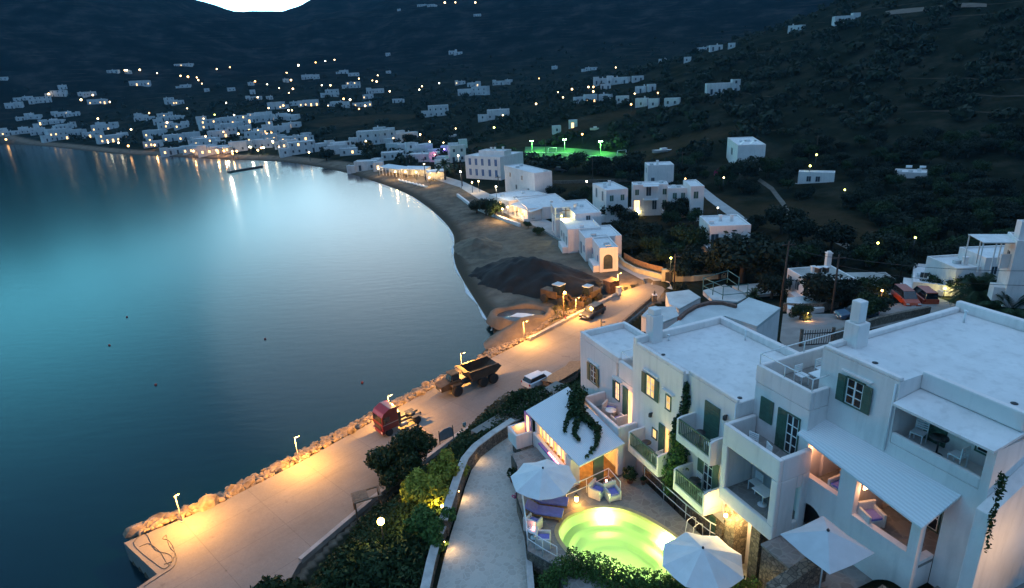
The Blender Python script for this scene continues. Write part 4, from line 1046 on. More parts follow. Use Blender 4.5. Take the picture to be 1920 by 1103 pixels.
MB().prism([(8.22, -3.2), (13, -3.2), (13, 6), (9.05, 6), (9.05, 2.6), (8.22, 2.6)], 13, 15.9).build('paving', m_terr, rw)
w = MB(); w.extr([(-.6, 15.9), (.2, 15.9), (.2, 16.6), (-.6, 16.6)], 'x', 8.8, 12.5); w.build('low_wall', m_rwall, rw)
MB().box(8.8, 12.5, -.62, -.55, 16.6, 16.66).build('coping', m_white, rw)
wl = local_root('wall_lamp', 'assumed warm lamp just beyond the frame edge, lighting the white side wall of the hotel', 'wall lamp')  # lamp assumed from the warm light on the side wall, none in view
MB().ball((11.6, 2.3, 18.6), .1, 8).build('globe', e_warm, wl); MB().tube([(11.6, 2.3, 15.9), (11.6, 2.3, 18.5)], .03, 6).build('post', m_dark, wl)
point((11.5, 2.1, 18.65), 130, (1, .58, .2), .1, 'lamp_light', wl)
# spotlight at the foot of the raised terrace
sl_ = local_root('garden_lamp', 'pair of small glowing lamps at the foot of the raised stone wall', 'garden lamp')
for q_ in (0, .2): MB().ball((4.7, -1.75-q_*.3, 13.3+q_), .06, 6).build('globe', e_warm, sl_)
MB().tube([(4.7, -1.8, 11), (4.7, -1.8, 13.4)], .02, 6).build('post', m_metal, sl_)
point((4.6, -2.0, 13.4), 30, (1, .62, .15), .06, 'lamp_light', sl_)
# loggia lights of block 4
ll = local_root('wall_lamp', 'warm lamp inside the left-hand loggia under the ribbed canopy', 'wall lamp')
MB().ball((3.25, 1.3, 18.95), .06, 6).build('globe', e_winw, ll); point((3.35, 1.25, 18.8), 34, (1, .45, .2), .06, 'lamp_light', ll)
ll = local_root('wall_lamp', 'glowing square lamp on the pier inside the right-hand loggia', 'wall lamp')
MB().box(5.36, 5.42, 1.3, 1.5, 18.3, 18.6).build('lens', EM('loggia_lamp', (1, .55, .25), 8), ll); point((5.55, 1.35, 18.4), 24, (1, .5, .25), .06, 'lamp_light', ll)

# balcony and terrace furniture
m_wht = M('white_paint', (.7, .72, .72), .6, .05, 4)
def chair(s, t, z, rz, label, grp='white chairs on the hotel balconies'):
    c = thing('balcony_chair', label, 'chair', W(s, t, z), ANG+rz, grp)
    f = MB()
    for x in (-.2, .2):
        for y in (-.2, .2): f.box(x-.018, x+.018, y-.018, y+.018, 0, .43 if y < 0 else .85)
    for k in range(4): f.box(-.2, .2, .19, .215, .52+k*.09, .57+k*.09)
    f.build('frame', m_wht, c); MB().box(-.22, .22, -.22, .2, .43, .46).build('seat', m_wht, c)
def rtable(s, t, z, label, r=.3, mat=m_wht, h=.7, square=0):
    c = thing('balcony_table', label, 'table', W(s, t, z), ANG, 'tables on the hotel balconies')
    if square: MB().box(-square[0], square[0], -square[1], square[1], h, h+.04).build('table_top', mat, c)
    else: MB().lathe([(r, h), (r, h+.03)], 18).build('table_top', mat, c)
    MB().tube([(0, 0, 0), (0, 0, h)], .03, 6).lathe([(.2, 0), (.2, .02)], 12).build('leg', mat, c)
rtable(-5.4, -.85, 14.07, 'small dark round table on the lowest left balcony', .26, m_dark)
chair(-4.5, -.8, 14.07, -PI/2, 'white slatted chair on the lowest left balcony')
rtable(-1.75, -.6, 13.97, 'dark round table on the lower balcony with two chairs', .28, m_dark)
chair(-2.0, -.3, 13.97, 0, 'white slatted chair against the wall on the lower balcony')
chair(-.95, -.7, 13.97, -PI/2, 'white slatted chair at the outer side of the lower balcony')
chair(-.85, -.55, 16.84, -PI/2, 'white slatted chair on the upper green railed balcony')
rtable(-1.5, -.65, 16.84, 'little dark table on the upper green railed balcony', .24, m_dark)
wicker(W(-8.4, -.65, 14.1), ANG-PI/2, 'white wicker armchair beside the lit terrace door', 'wicker armchairs on the terrace above the bar')
wicker(W(-9.7, -.45, 14.1), ANG+PI/2+.6, 'white wicker armchair at the back of the terrace above the bar', 'wicker armchairs on the terrace above the bar')
rtable(-9.1, -.75, 14.1, 'white round table on the terrace above the bar', .32)
point(W(-4.25, -.75, 15.6), 16, (1, .55, .2), .12, 'lamp_light')  # added warm light standing for the lit door's glow, no fixture
point(W(-8.2, -.6, 15.9), 34, (1, .45, .2), .15, 'lamp_light')  # added glow in front of the lit terrace door, no fixture
chair(1.3, -.35, 18.08, 0.3, 'white chair leaning at the open terrace above the loggia')
chair(2.1, -.4, 18.08, -.3, 'second white chair on the open terrace above the loggia')
rtable(1.9, .0, 15.62, 'white square table inside the shaded loggia', mat=m_wht, square=(.38, .3))
chair(1.0, .45, 15.62, 0, 'white chair in the shaded loggia behind the square table')
rtable(1.95, 3.1, 20.52, 'long white table with a dark bowl on the roof terrace', mat=m_wht, square=(.45, .8))
bw_ = tag(MB().lathe([(.05, 0), (.12, .06), (.13, .1)], 12).build('bowl', m_dark), 'small dark bowl on the long white roof-terrace table', 'bowl'); bw_.location = W(2.0, 3.0, 21.262)
chair(1.1, 2.4, 20.52, PI/2, 'shadowed chair beside the long roof-terrace table', 'chairs on the roof terrace'); chair(1.1, 3.6, 20.52, PI/2, 'farther shadowed chair beside the roof-terrace table', 'chairs on the roof terrace')
chair(6.1, 2.75, 20.36, .2, 'white chair left of the green door under the upper canopy')
rtable(6.9, 2.6, 20.36, 'dark round table under the upper canopy', .3, m_dark)
chair(7.6, 2.6, 20.36, -PI/2, 'white chair right of the dark table under the upper canopy')
wicker(W(4.3, 1.55, 17.3), ANG, 'woven armchair in the left-hand loggia', 'armchairs in the canopy loggias')
wicker(W(5.75, 1.45, 16.95), ANG+1.3, 'pale round chair near the glowing lamp in the right-hand loggia', 'armchairs in the canopy loggias')
#SECTION5
# ------------------------------------------------------------------ boulders along the quay
rg = np.random.default_rng(5)
def rockmesh(seed):
    bm = bmesh.new(); bmesh.ops.create_icosphere(bm, subdivisions=2, radius=1); r_ = random.Random(seed)
    ns = [(Vector((r_.gauss(0, 1), r_.gauss(0, 1), r_.gauss(0, 1))).normalized(), .55+.35*r_.random()) for _ in range(9)]
    for v in bm.verts:
        for n_, k in ns:
            d = v.co.dot(n_)
            if d > k: v.co -= n_*(d-k)*.92
        v.co *= 1+.06*math.sin(v.co.x*7+seed)*math.cos(v.co.y*6)
        v.co.x *= 1.25; v.co.z *= .8
    me = bpy.data.meshes.new('boulder'); bm.to_mesh(me); bm.free(); me.materials.append(m_rock); return me
rocks = [rockmesh(i) for i in range(7)]
edge = [Vector(at(a, b, 1.6)[:2]) for a, b in ((262, 1003), (330, 975), (405, 947), (560, 868), (700, 790), (820, 724), (940, 662), (1000, 630))]
nrk = 0
for a, b in zip(edge, edge[1:]):
    d = (b-a); L = d.length; d.normalize(); nv_ = Vector((-d.y, d.x))
    k = int(L*6.0)
    for i in range(k):
        f = (i+rg.random())/k; o_ = rg.random()
        c = a+d*L*f+nv_*(.35+o_*2.6)
        near = 1.4 if a.x < -20 else 1.05 if a.x < -12 else .8
        s_ = (.22+.46*rg.random()**2.4)*near
        z = 1.35-o_*1.5+.25*rg.random()
        ob = link('boulder', rocks[rg.integers(7)], None, (c.x, c.y, z))
        ob.scale = (s_*(.8+.5*rg.random()), s_*(.8+.4*rg.random()), s_*(.75+.4*rg.random())); ob.rotation_euler = (rg.random(), rg.random(), rg.random()*6)
        tag(ob, 'brown boulder in the rough bank along the sea edge of the quay', 'boulder', 'boulders along the quay'); nrk += 1
# small rubble between and beyond the boulders (nobody could count it)
RV = []; RF = []; rk0 = 0
bmx = [np.array([v.co[:] for v in m_.vertices]) for m_ in rocks]; bfx = [np.array([p.vertices[:] for p in m_.polygons]) for m_ in rocks]
edge2 = edge+[Vector(at(a, b, 1.2)[:2]) for a, b in ((1040, 603), (1080, 588))]
for a, b in zip(edge2, edge2[1:]):
    d = (b-a); L = d.length; d.normalize(); nv_ = Vector((-d.y, d.x))
    for i in range(int(L*26)):
        o_ = rg.random(); c = a+d*L*rg.random()+nv_*(.15+o_*3.9); q_ = rg.integers(7); s_ = .12+.2*rg.random()**1.5
        an = rg.random()*6.28; ca, sa = math.cos(an), math.sin(an); v = bmx[q_]*[s_*1.2, s_, s_*.9]; v = np.stack([v[:, 0]*ca-v[:, 1]*sa, v[:, 0]*sa+v[:, 1]*ca, v[:, 2]], 1)+[c.x, c.y, max(1.5-o_*1.75+.2*rg.random(), gz(c.x, c.y)+.05)]
        RV.append(v); RF.append(bfx[q_]+rk0); rk0 += len(v)
tag(link('rubble', npmesh('rubble', np.vstack(RV), np.vstack(RF), m_rock)), 'small brown rubble filling the bank between the quay boulders', 'rubble', None, 'stuff')
# kerb strip & slab joints, seaward and landward
def strip(name, pts, w_, z, h, mat, kind='structure'):
    P = [Vector(p) for p in pts]; mb = MB(); vs = []
    for i, p in enumerate(P):
        d = (P[min(i+1, len(P)-1)]-P[max(i-1, 0)]).normalized(); n_ = Vector((-d.y, d.x))*w_/2
        vs += [(p.x-n_.x, p.y-n_.y, z), (p.x+n_.x, p.y+n_.y, z), (p.x+n_.x, p.y+n_.y, z+h), (p.x-n_.x, p.y-n_.y, z+h)]
    fs = []
    for i in range(len(P)-1):
        for j in range(4): a = 4*i+j; b = 4*i+(j+1) % 4; fs.append([a, b, b+4, a+4])
    fs += [[3, 2, 1, 0], [len(vs)-4, len(vs)-3, len(vs)-2, len(vs)-1]]
    mb.add(vs, fs); o = mb.build(name, mat)
    if kind: o['kind'] = kind
    return o
strip('kerb', [at(a, b, 1.6)[:2] for a, b in ((992, 640), (1062, 603), (1162, 552))], .45, 1.55, .5, m_kerb)
strip('kerb', [at(a, b, 1.6)[:2] for a, b in ((563, 1052), (662, 968), (702, 934), (862, 814), (932, 774))], .35, 1.4, .42, m_kerb)
strip('kerb', [at(a, b, 1.6)[:2] for a, b in ((1092, 690), (1170, 607), (1222, 562))], .3, 1.4, .75, m_rwall)
# hose on the quay tip
hs = MB()
def curve(pxs, z, n=8):
    P = [Vector(at(a, b, z)) for a, b in pxs]; out = []
    for i in range(len(P)-1):
        a, b, c, d = P[max(i-1, 0)], P[i], P[i+1], P[min(i+2, len(P)-1)]
        for j in range(n):
            t = j/n; out.append(.5*((2*b)+(c-a)*t+(2*a-5*b+4*c-d)*t*t+(3*b-3*c+d-a)*t**3))
    return out+[P[-1]]
for pp in ([(250, 1018), (262, 1005), (275, 1003), (290, 1030), (318, 1040), (322, 1052), (308, 1058)], [(250, 1018), (258, 1030), (285, 1052), (310, 1066), (328, 1040), (318, 1015), (305, 1010), (312, 1003)], [(312, 1003), (318, 1025), (330, 1040), (326, 1062), (300, 1080), (270, 1100)], [(262, 1025), (280, 1020), (300, 1035), (312, 1055), (318, 1060)]):
    hs.tube(curve(pp, 1.625), .022, 5)
tag(hs.build('hose', m_dark), 'loose dark mooring hose looped over the tip of the quay', 'hose')

# ------------------------------------------------------------------ vehicles
m_rub = M('tyre_rubber', (.02, .02, .02), .9, .2, 8)
m_rim = M('wheel_rim', (.35, .35, .36), .35, .1, 4, metal=.7)
def carpaint(name, c): return M(name, c, .28, .04, 3, spec=.6)
e_off = M('headlight_glass', (.6, .6, .58), .15, .05, 4)
m_tail = M('tail_light', (.35, .02, .02), .25, .1, 4)
def wheel(par, x, y, r, w_):
    t = MB(); t.lathe([(r*.62, -w_/2), (r*.95, -w_/2), (r, -w_*.35), (r, w_*.35), (r*.95, w_/2), (r*.62, w_/2)], 20, (0, 0, 0), Matrix.Translation((x, y, r)) @ Matrix.Rotation(PI/2, 4, 'X'))
    o = t.build('wheel', m_rub, par)
    MB().lathe([(r*.62, -w_*.42), (r*.62, w_*.42)], 12, (0, 0, 0), Matrix.Translation((x, y, r)) @ Matrix.Rotation(PI/2, 4, 'X')).build('rim', m_rim, o)
def car(name, label, loc, rz, paint, L=4.2, Wd=1.75, H=1.48, typ='hatch', group=None, cat='car'):
    c = thing(name, label, cat, loc, rz, group)
    hl = L/2
    if typ == 'hatch': low = [(-hl, .35), (-hl+.05, .75), (-hl+.15, .88), (hl-1.25, .9), (hl-.2, .72), (hl, .5), (hl, .3)]; cab = [(-hl+.12, .88), (-hl+.5, H-.04), (-.2, H), (.45, H-.08), (hl-1.15, .9)]
    elif typ == 'suv': low = [(-hl, .38), (-hl+.03, .9), (-hl+.1, .98), (hl-1.2, 1.0), (hl-.15, .85), (hl, .6), (hl, .35)]; cab = [(-hl+.08, .98), (-hl+.3, H-.05), (-.2, H), (.4, H-.08), (hl-1.15, 1.0)]
    else: low = [(-hl, .38), (-hl+.02, .95), (-hl+.05, 1.02), (hl-.95, 1.02), (hl-.2, .8), (hl, .55), (hl, .32)]; cab = [(-hl+.05, 1.02), (-hl+.14, H-.08), (-hl+.4, H), (.6, H-.02), (hl-.9, 1.02)]
    b = MB(); n = len(low)
    secs = [(-Wd/2, .0), (-Wd/2+.06, -.06), (Wd/2-.06, -.06), (Wd/2, .0)]
    def sec(prof, ins, y, dz=0): return [(p[0]*(1-ins), y, p[1]+dz) for p in prof]
    def loftp(mb, prof, ys):
        m = len(prof); vs = []
        for (y, ins, dz) in ys: vs += [(p[0]*(1-ins), y, p[1]-(dz if p[1] > .6 else 0)) for p in prof]
        fs = []
        for i in range(len(ys)-1):
            for j in range(m): a = i*m+j; b2 = i*m+(j+1) % m; fs.append([a, b2, b2+m, a+m])
        fs += [list(range(m))[::-1], [(len(ys)-1)*m+j for j in range(m)]]
        mb.add(vs, fs, False)
    loftp(b, low, [(-Wd/2, .03, .08), (-Wd/2+.09, 0, .02), (0, 0, 0), (Wd/2-.09, 0, .02), (Wd/2, .03, .08)])
    body = b.build('body', paint, c, .03)
    g = MB(); W2 = Wd/2-.1
    loftp(g, cab, [(-W2, .06, .0), (-W2+.12, .0, -.0), (W2-.12, .0, -.0), (W2, .06, .0)])
    m_ = g.v
    g.v = [(x, y*(1-.16*max(0, (z-.95)/(H-.95))), z) for x, y, z in m_]
    cb = g.build('window', m_glass, c)
    rf = MB(); top = [p for p in cab if p[1] > H-.12]
    x0, x1 = top[0][0], top[-1][0]; yy = W2*.82
    rf.prism([(x0+.02, -yy), (x1, -yy*.95), (x1, yy*.95), (x0+.02, yy)], H-.09, H+.015); rf.build('roof', paint, c, .03)
    pl = MB()
    for s_ in (-1, 1):
        yb, yt = s_*(W2+.004), s_*(W2*.84)
        for xx in (-.35, cab[0][0]+.35):
            pl.add([(xx-.04, yb, .93), (xx+.04, yb, .93), (xx+.04, yt, H-.06), (xx-.04, yt, H-.06)], [(0, 1, 2, 3) if s_ < 0 else (3, 2, 1, 0)])
    pl.build('pillar', paint, c)
    for x in (-hl+.75, hl-.85):
        for y in (-Wd/2+.1, Wd/2-.1): wheel(c, x, y, .32, .2)
    for s_ in (-1, 1):
        MB().box(hl-.16, hl-.0, s_*Wd*.36-.17, s_*Wd*.36+.17, .56, .7).build('headlight', e_off, c, .02)
        MB().box(-hl-.01, -hl+.08, s_*Wd*.42-.08, s_*Wd*.42+.08, .7, .92).build('tail_light', m_tail, c, .01)
        MB().box(hl-1.35, hl-1.25, s_*(Wd/2+.02)-.08, s_*(Wd/2+.02)+.08, .93, 1.05).build('mirror', paint, c, .02)
    MB().box(hl-.03, hl+.012, -.26, .26, .36, .48).build('number_plate', m_framew, c)
    return c
def heading(p0, p1, z):
    a, b = at(*p0, z), at(*p1, z); return math.atan2(b[1]-a[1], b[0]-a[0])
def vpos(px, py, z): return at(px, py, z)
hd = heading((1130, 577), (1093, 597), 1.6)
car('parked_car', 'black hatchback standing on the lamplit quay road', vpos(1111, 592, 1.6), hd, carpaint('black_paint', (.02, .02, .022)), 4.1)
hd = heading((990, 726), (1030, 708), 1.6)
car('parked_car', 'white estate car parked beside the quay wall below the hotel', vpos(1010, 721, 1.6), hd, carpaint('white_paint_car', (.6, .62, .64)), 3.7, 1.55, 1.4, typ='suv')
zc = gz(*at(1605, 595, 6)[:2])
P = gpx(1604, 597); car('parked_car', 'dark blue car parked behind the hotel chimney', P, heading((1640, 592), (1575, 596), P[2]), carpaint('blue_paint_car', (.03, .06, .11)), 4.4, typ='suv')
m_red = carpaint('red_van_paint', (.42, .06, .02))
P = gpx(1697, 568); car('minivan', 'orange red minivan facing the hotel, beside the lit shrub', P, heading((1680, 545), (1714, 572), P[2]), m_red, 4.5, 1.8, 1.8, 'van', 'red minivans behind the hotel', 'van')
P = gpx(1729, 564); car('minivan', 'orange red minivan farther from the lit shrub, tail towards the road', P, heading((1742, 568), (1715, 548), P[2]), m_red, 4.5, 1.8, 1.8, 'van', 'red minivans behind the hotel', 'van')
P = gpx(1052, 322); car('parked_car', 'dark car parked in the field beside the lit sports pitch', P, heading((1040, 320), (1064, 322), P[2]), carpaint('dark_paint', (.02, .025, .03)), 4.3)

# red tractor unit
m_tred = carpaint('truck_red', (.16, .010, .014)); m_stripe = M('grey_stripe', (.35, .3, .28), .5, .1, 3)  # red darkened to carry the shade of a cab lit from behind
base = at(748, 800, 1.6); hd = heading((785, 778), (722, 806), 1.6)
tk = thing('tractor_truck', 'red truck cab with bare chassis parked on the quay', 'truck', base, hd); tk.scale = (.76,)*3
b = MB(); b.extr([(.55, .95), (2.75, .95), (2.85, 1.6), (2.78, 2.9), (2.5, 3.35), (1.6, 3.75), (.6, 3.62), (.55, 2.0)], 'y', -1.22, 1.22); b.build('cab', m_tred, tk, .07)
g = MB(); g.add([(2.86, -1.08, 2.05), (2.86, 1.08, 2.05), (2.80, 1.0, 2.85), (2.80, -1.0, 2.85)], [(0, 1, 2, 3)]); g.box(2.8, 2.855, -1.1, 1.1, 2.0, 2.05); g.build('windscreen', m_glass, tk)
for s_ in (-1, 1): MB().box(1.75, 2.6, s_*1.225-.01, s_*1.225+.01, 2.05, 2.8).build('side_window', m_glass, tk)
MB().box(.6, 2.82, -1.235, -1.215, 1.75, 1.85).box(.6, 2.82, 1.215, 1.235, 1.75, 1.85).build('stripe', m_stripe, tk)
MB().box(2.6, 2.95, -1.2, 1.2, .5, .98).build('bumper', m_tred, tk, .04)
MB().box(2.84, 2.89, -.8, .8, 1.05, 1.6).build('grille', m_dark, tk)
for s_ in (-1, 1):
    MB().box(2.88, 2.97, s_*.95-.18, s_*.95+.18, .68, .86).build('headlight', e_off, tk, .02)
    MB().box(2.5, 2.65, s_*1.45-.1, s_*1.45+.1, 2.1, 2.7).build('mirror', m_dark, tk, .02)
    MB().box(-3.2, .6, s_*.42-.06, s_*.42+.06, .78, 1.02).build('chassis_rail', m_dark, tk)
    wheel(tk, 1.95, s_*1.02, .5, .32); wheel(tk, -2.2, s_*.92, .5, .58)
    MB().lathe([(.28, -.5), (.28, .5)], 12, (0, 0, 0), Matrix.Translation((-.2, s_*.95, .72)) @ Matrix.Rotation(PI/2, 4, 'Y')).build('fuel_tank', m_rim, tk)
    MB().box(-2.8, -1.6, s_*.92-.3, s_*.92+.3, 1.04, 1.08).build('mudguard', m_dark, tk)
MB().lathe([(.5, 0), (.55, .08)], 14, (-2.0, 0, 1.06)).build('fifth_wheel', m_dark, tk)
MB().box(.0, .5, -.9, .9, 1.0, 2.6).build('air_stack', m_dark, tk, .05)

# articulated dump truck
m_dt = M('dusty_yellow', (.10, .058, .026), .7, .35, 1.5)
m_dt2 = M('dump_body_steel', (.06, .038, .024), .75, .35, 1.2)
base = at(884, 724, 1.6); hd = heading((915, 706), (825, 738), 1.6)
dt_ = thing('dump_truck', 'big dusty articulated dump truck with an empty tipper body', 'dump truck', base, hd); dt_.scale = (.75,)*3
b = MB()  # open tipper body, x forward
ol = [(-4.3, 2.35), (-3.4, 1.75), (.3, 1.5), (.75, 1.9), (.95, 3.0), (-.0, 3.05), (-4.0, 2.75)]
for s_ in (-1, 1): b.extr([(-4.4, 2.5), (-3.5, 1.8), (.5, 1.5), (1.0, 3.05), (-3.9, 2.95)], 'y', s_*1.5-.06, s_*1.5+.06)
b.extr([(-4.4, 2.42), (-3.5, 1.72), (.5, 1.42), (.5, 1.55), (-3.45, 1.85), (-4.35, 2.52)], 'y', -1.44, 1.44)
b.extr([(.45, 1.5), (.55, 1.5), (1.05, 3.05), (1.75, 3.2), (1.75, 3.28), (.95, 3.15)], 'y', -1.44, 1.44)
b.box(-3.9, 1.0, -1.62, -1.38, 2.98, 3.08); b.box(-3.9, 1.0, 1.38, 1.62, 2.98, 3.08)
b.build('tipper_body', m_dt2, dt_)
MB().box(-4.0, 1.2, -.5, .5, 1.0, 1.4).box(1.2, 2.3, -.3, .3, .9, 1.3).build('chassis', m_dark, dt_, .03)
for x in (-3.0, -1.3):
    for s_ in (-1, 1): wheel(dt_, x, s_*1.25, .8, .62)
for s_ in (-1, 1): wheel(dt_, 3.0, s_*1.25, .8, .62)
MB().extr([(1.9, 1.1), (5.3, 1.1), (5.35, 1.9), (3.9, 2.2), (1.9, 2.0)], 'y', -.95, .95).build('hood', m_dt, dt_, .06)
MB().box(2.1, 3.5, -.8, .8, 2.0, 2.15).build('deck', m_dt, dt_)
MB().extr([(2.15, 2.1), (3.7, 2.15), (3.4, 3.1), (2.3, 3.1)], 'y', -.72, .72).build('cab', m_glass, dt_, .04)
MB().box(2.2, 3.5, -.8, .8, 3.08, 3.22).build('cab_roof', m_dt, dt_, .04)
for s_ in (-1, 1):
    MB().extr([(2.1, 1.7), (3.9, 1.7), (3.75, 1.85), (2.25, 1.85)], 'y', s_*1.25-.33, s_*1.25+.33).build('mudguard', m_dt, dt_, .03)
    MB().box(5.2, 5.4, s_*.75-.15, s_*.75+.15, 1.35, 1.6).build('headlight', e_off, dt_, .02)
    MB().tube([(3.3, s_*.8, 2.9), (3.7, s_*1.35, 2.9), (3.7, s_*1.35, 2.4)], .03, 6).build('mirror_arm', m_dark, dt_)
MB().tube([(3.8, .6, 2.1), (3.8, .6, 3.0)], .06, 8).build('exhaust', m_dark, dt_)
MB().box(5.3, 5.42, -.6, .6, 1.25, 1.85).build('grille', m_dark, dt_)

# loaders on the beach
def loader(label, base, hd, sc=1.0):
    l = thing('wheel_loader', label, 'loader', base, hd, 'loaders by the sand heap'); l.scale = (sc,)*3
    MB().box(-2.6, .4, -.8, .8, .8, 1.9).build('engine_cover', m_dt, l, .08)
    MB().box(-.4, .9, -.65, .65, 1.5, 2.9).build('cab', m_glass, l, .05); MB().box(-.5, 1.0, -.72, .72, 2.9, 3.02).build('cab_roof', m_whited, l, .03)
    MB().box(.4, 1.6, -.4, .4, .8, 1.3).build('front_frame', m_dt, l, .03)
    for x in (-1.8, 1.3):
        for s_ in (-1, 1): wheel(l, x, s_*.95, .62, .45)
    MB().extr([(1.4, 1.4), (2.9, .5), (3.0, .65), (1.5, 1.65)], 'y', -.5, -.38).extr([(1.4, 1.4), (2.9, .5), (3.0, .65), (1.5, 1.65)], 'y', .38, .5).build('lift_arm', m_dt, l)
    MB().extr([(2.8, .1), (3.8, .05), (3.75, .15), (3.0, .25), (2.95, 1.0), (2.8, 1.05)], 'y', -1.15, 1.15).build('bucket', m_dt2, l)
P = gpx(1046, 568); loader('pale roofed wheel loader standing against the dark sand heap', P, heading((1040, 560), (1100, 575), P[2]))
P = gpx(1104, 566); loader('wheel loader nearer the brown container, half behind shrubs', P, heading((1120, 560), (1080, 580), P[2]), .85)

# dark heaps of dredged sand on the beach
def heap(name, label, cx, cy, rx, ry, h, rot, mat, seed, kind=None, pw=1.2):
    n = 60; g_ = np.linspace(-1.15, 1.15, n); U, V_ = np.meshgrid(g_, g_, indexing='ij')
    ca, sa = math.cos(rot), math.sin(rot)
    X = cx+(U*rx*ca-V_*ry*sa); Y = cy+(U*rx*sa+V_*ry*ca)
    q_ = np.hypot(U, V_)+.12*fnoise(X, Y, 9, seed)+.05*fnoise(X, Y, 3, seed+1)
    hh = np.clip(1-q_, 0, 1)**pw*h*(1+.16*fnoise(X, Y, 8, seed+2)+.05*fnoise(X, Y, 2.2, seed+3))
    Z = ground(X.ravel(), Y.ravel()).reshape(X.shape)+hh-.12*(hh <= 0.01)
    V3 = np.stack([X, Y, Z], -1).reshape(-1, 3); I = np.arange(n*n).reshape(n, n)
    F = np.stack([I[:-1, :-1], I[1:, :-1], I[1:, 1:], I[:-1, 1:]], -1).reshape(-1, 4)
    o = link(name, npmesh(name, V3, F, mat, smooth=True)); tag(o, label, 'sand heap'); return o
m_dsand = M('dredged_sand', (.010, .010, .010), .95, .5, .5, .8, 2)
m_sand2 = M('damp_sand', (.10, .08, .055), .95, .35, .6, .6, 3)
m_sand3 = M('orange_sand', (.15, .11, .075), .95, .25, .6, .6, 3)
a = np.array(at(905, 495, 1)); b = np.array(at(1115, 555, 1)); c = (a+b)/2
heap('sand_heap', 'long black heap of dredged sand across the near beach', *at(1000, 527, 1)[:2], 13.5, 6.5, 3.6, math.atan2(b[1]-a[1], b[0]-a[0]), m_dsand, 21, pw=.75)
heap('sand_heap', 'lower grey brown sand mound between black heap and waterline', *at(895, 462, 1)[:2], 9, 4.5, 2.0, 1.9, m_sand2, 31)
heap('sand_heap', 'orange lit sand bank around the settling pit', *at(975, 615, 1)[:2], 6.5, 3.2, 1.7, .7, m_sand3, 41)
# settling pit
pit = thing('settling_pit', 'round sand-walled pit holding pale blue water near the quay', 'pit', at(978, 592, 1.4))
mb = MB(); prof = [(4.9, -.8), (4.3, .35), (3.9, .55), (3.5, .4), (3.2, -.3)]
mb.lathe(prof[:5], 36); mb.f = mb.f[:-2]; mb.m = mb.m[:-2]; mb.sm = mb.sm[:-2]
mb.v = [(x*(1+.07*math.sin(3*math.atan2(y, x)))*1.02, y*.78, z*(1+.3*math.sin(5*math.atan2(y, x)+1)) if z > 0 else z) for x, y, z in mb.v]
mb.build('bank', m_sand3, pit)
mw_, nt_, b_ = newmat('pit_water'); b_.inputs['Base Color'].default_value = (.10, .14, .15, 1); b_.inputs['Roughness'].default_value = .12
mb = MB(); mb.lathe([(3.7, 0), (3.7, .02)], 32); mb.v = [(x, y*.78, z) for x, y, z in mb.v]; mb.build('water', mw_, pit)
m_film = M('white_sheet', (.6, .66, .68), .6, .06, 2)
mb = MB(); mb.prism([(-1.6, -.2), (.2, -.9), (1.2, -.5), (1.9, -.1), (.6, .6), (-.6, .9)], .03, .10); mb.build('sheet', m_film, pit, .02)
mb = MB(); mb.prism([(.4, -1.4), (1.4, -1.5), (1.9, -1.1), (1.2, -.8)], .03, .09); mb.build('sheet', m_film, pit, .02)
# tall work lamp at the beach
P = gpx(1057, 596); wl_ = thing('work_lamp', 'orange lamp on a wooden pole above the loaders and rubble', 'street lamp', P)
MB().tube([(0, 0, -.3), (0, 0, 3.6)], .09, 6).build('pole', m_wood, wl_); MB().ball((.2, -.2, 3.75), .17, 8).build('lamp', EM('orange_lamp', (1, .55, .12), 45), wl_)
point((.3, -.35, 3.5), 420, (1, .5, .12), .15, 'lamp_light', wl_)
# container, lit kiosk, hydrant, posts
P = at(1146, 548, 1.7)
co = thing('site_container', 'tall rusty brown metal cabinet at the root of the quay', 'container', P, heading((1135, 552), (1160, 545), 1.7))
b = MB(); b.box(-.9, .9, -.8, .8, 0, 1.9)
for k in range(9): b.box(-.85+k*.2, -.78+k*.2, -.84, -.8, .05, 1.85)
b.build('shell', M('rust_brown', (.12, .06, .03), .8, .4, 3), co); MB().box(-.95, .95, -.88, .85, 1.9, 1.97).build('roof', m_wood, co)
P = at(1160, 553, 1.7)
bx = thing('utility_cabinet', 'pale meter cabinet glowing in the lamplight at the kerb', 'cabinet', P, .6)
MB().box(-.35, .35, -.25, .25, .1, 1.2).build('body', m_whited, bx, .02); MB().box(-.4, .4, -.3, .3, 0, .1).box(-.38, .38, -.28, .28, 1.2, 1.26).build('plinth', m_kerb, bx); MB().box(-.28, .28, -.262, -.25, .2, 1.1).build('door', m_metal, bx)
P = at(1060, 603, 1.6)
hy = thing('hydrant', 'small red and white hydrant at the seaward kerb', 'hydrant', P)
MB().lathe([(.13, 0), (.13, .5), (.16, .52), (.16, .62), (.08, .8), (.03, .85)], 12).build('body', carpaint('hydrant_red', (.45, .04, .03)), hy); MB().lathe([(.165, .54), (.165, .6)], 12).build('band', m_framew, hy)
P = at(1227, 562, 2.2)
ps = thing('gate_pillar', 'stone pillar with a dark figure-like lantern where the quay wall ends', 'pillar', (P[0], P[1], 1.4))
MB().box(-.3, .3, -.3, .3, 0, 1.5).build('shaft', m_rwall, ps); MB().box(-.34, .34, -.34, .34, 1.5, 1.58).build('cap', m_white, ps); MB().lathe([(.12, 1.58), (.14, 1.8), (.05, 2.1), (.02, 2.2)], 8).build('lantern', m_dark, ps)
P = at(1127, 612, 1.6)
ps = thing('barrier_post', 'low dark post with a small box above the hotel roof edge', 'post', P)
MB().tube([(0, 0, 0), (0, 0, .95)], .07, 8).build('post', m_dark, ps); MB().box(.05, .55, -.1, .1, .5, .75).build('box', m_kerb, ps, .02)
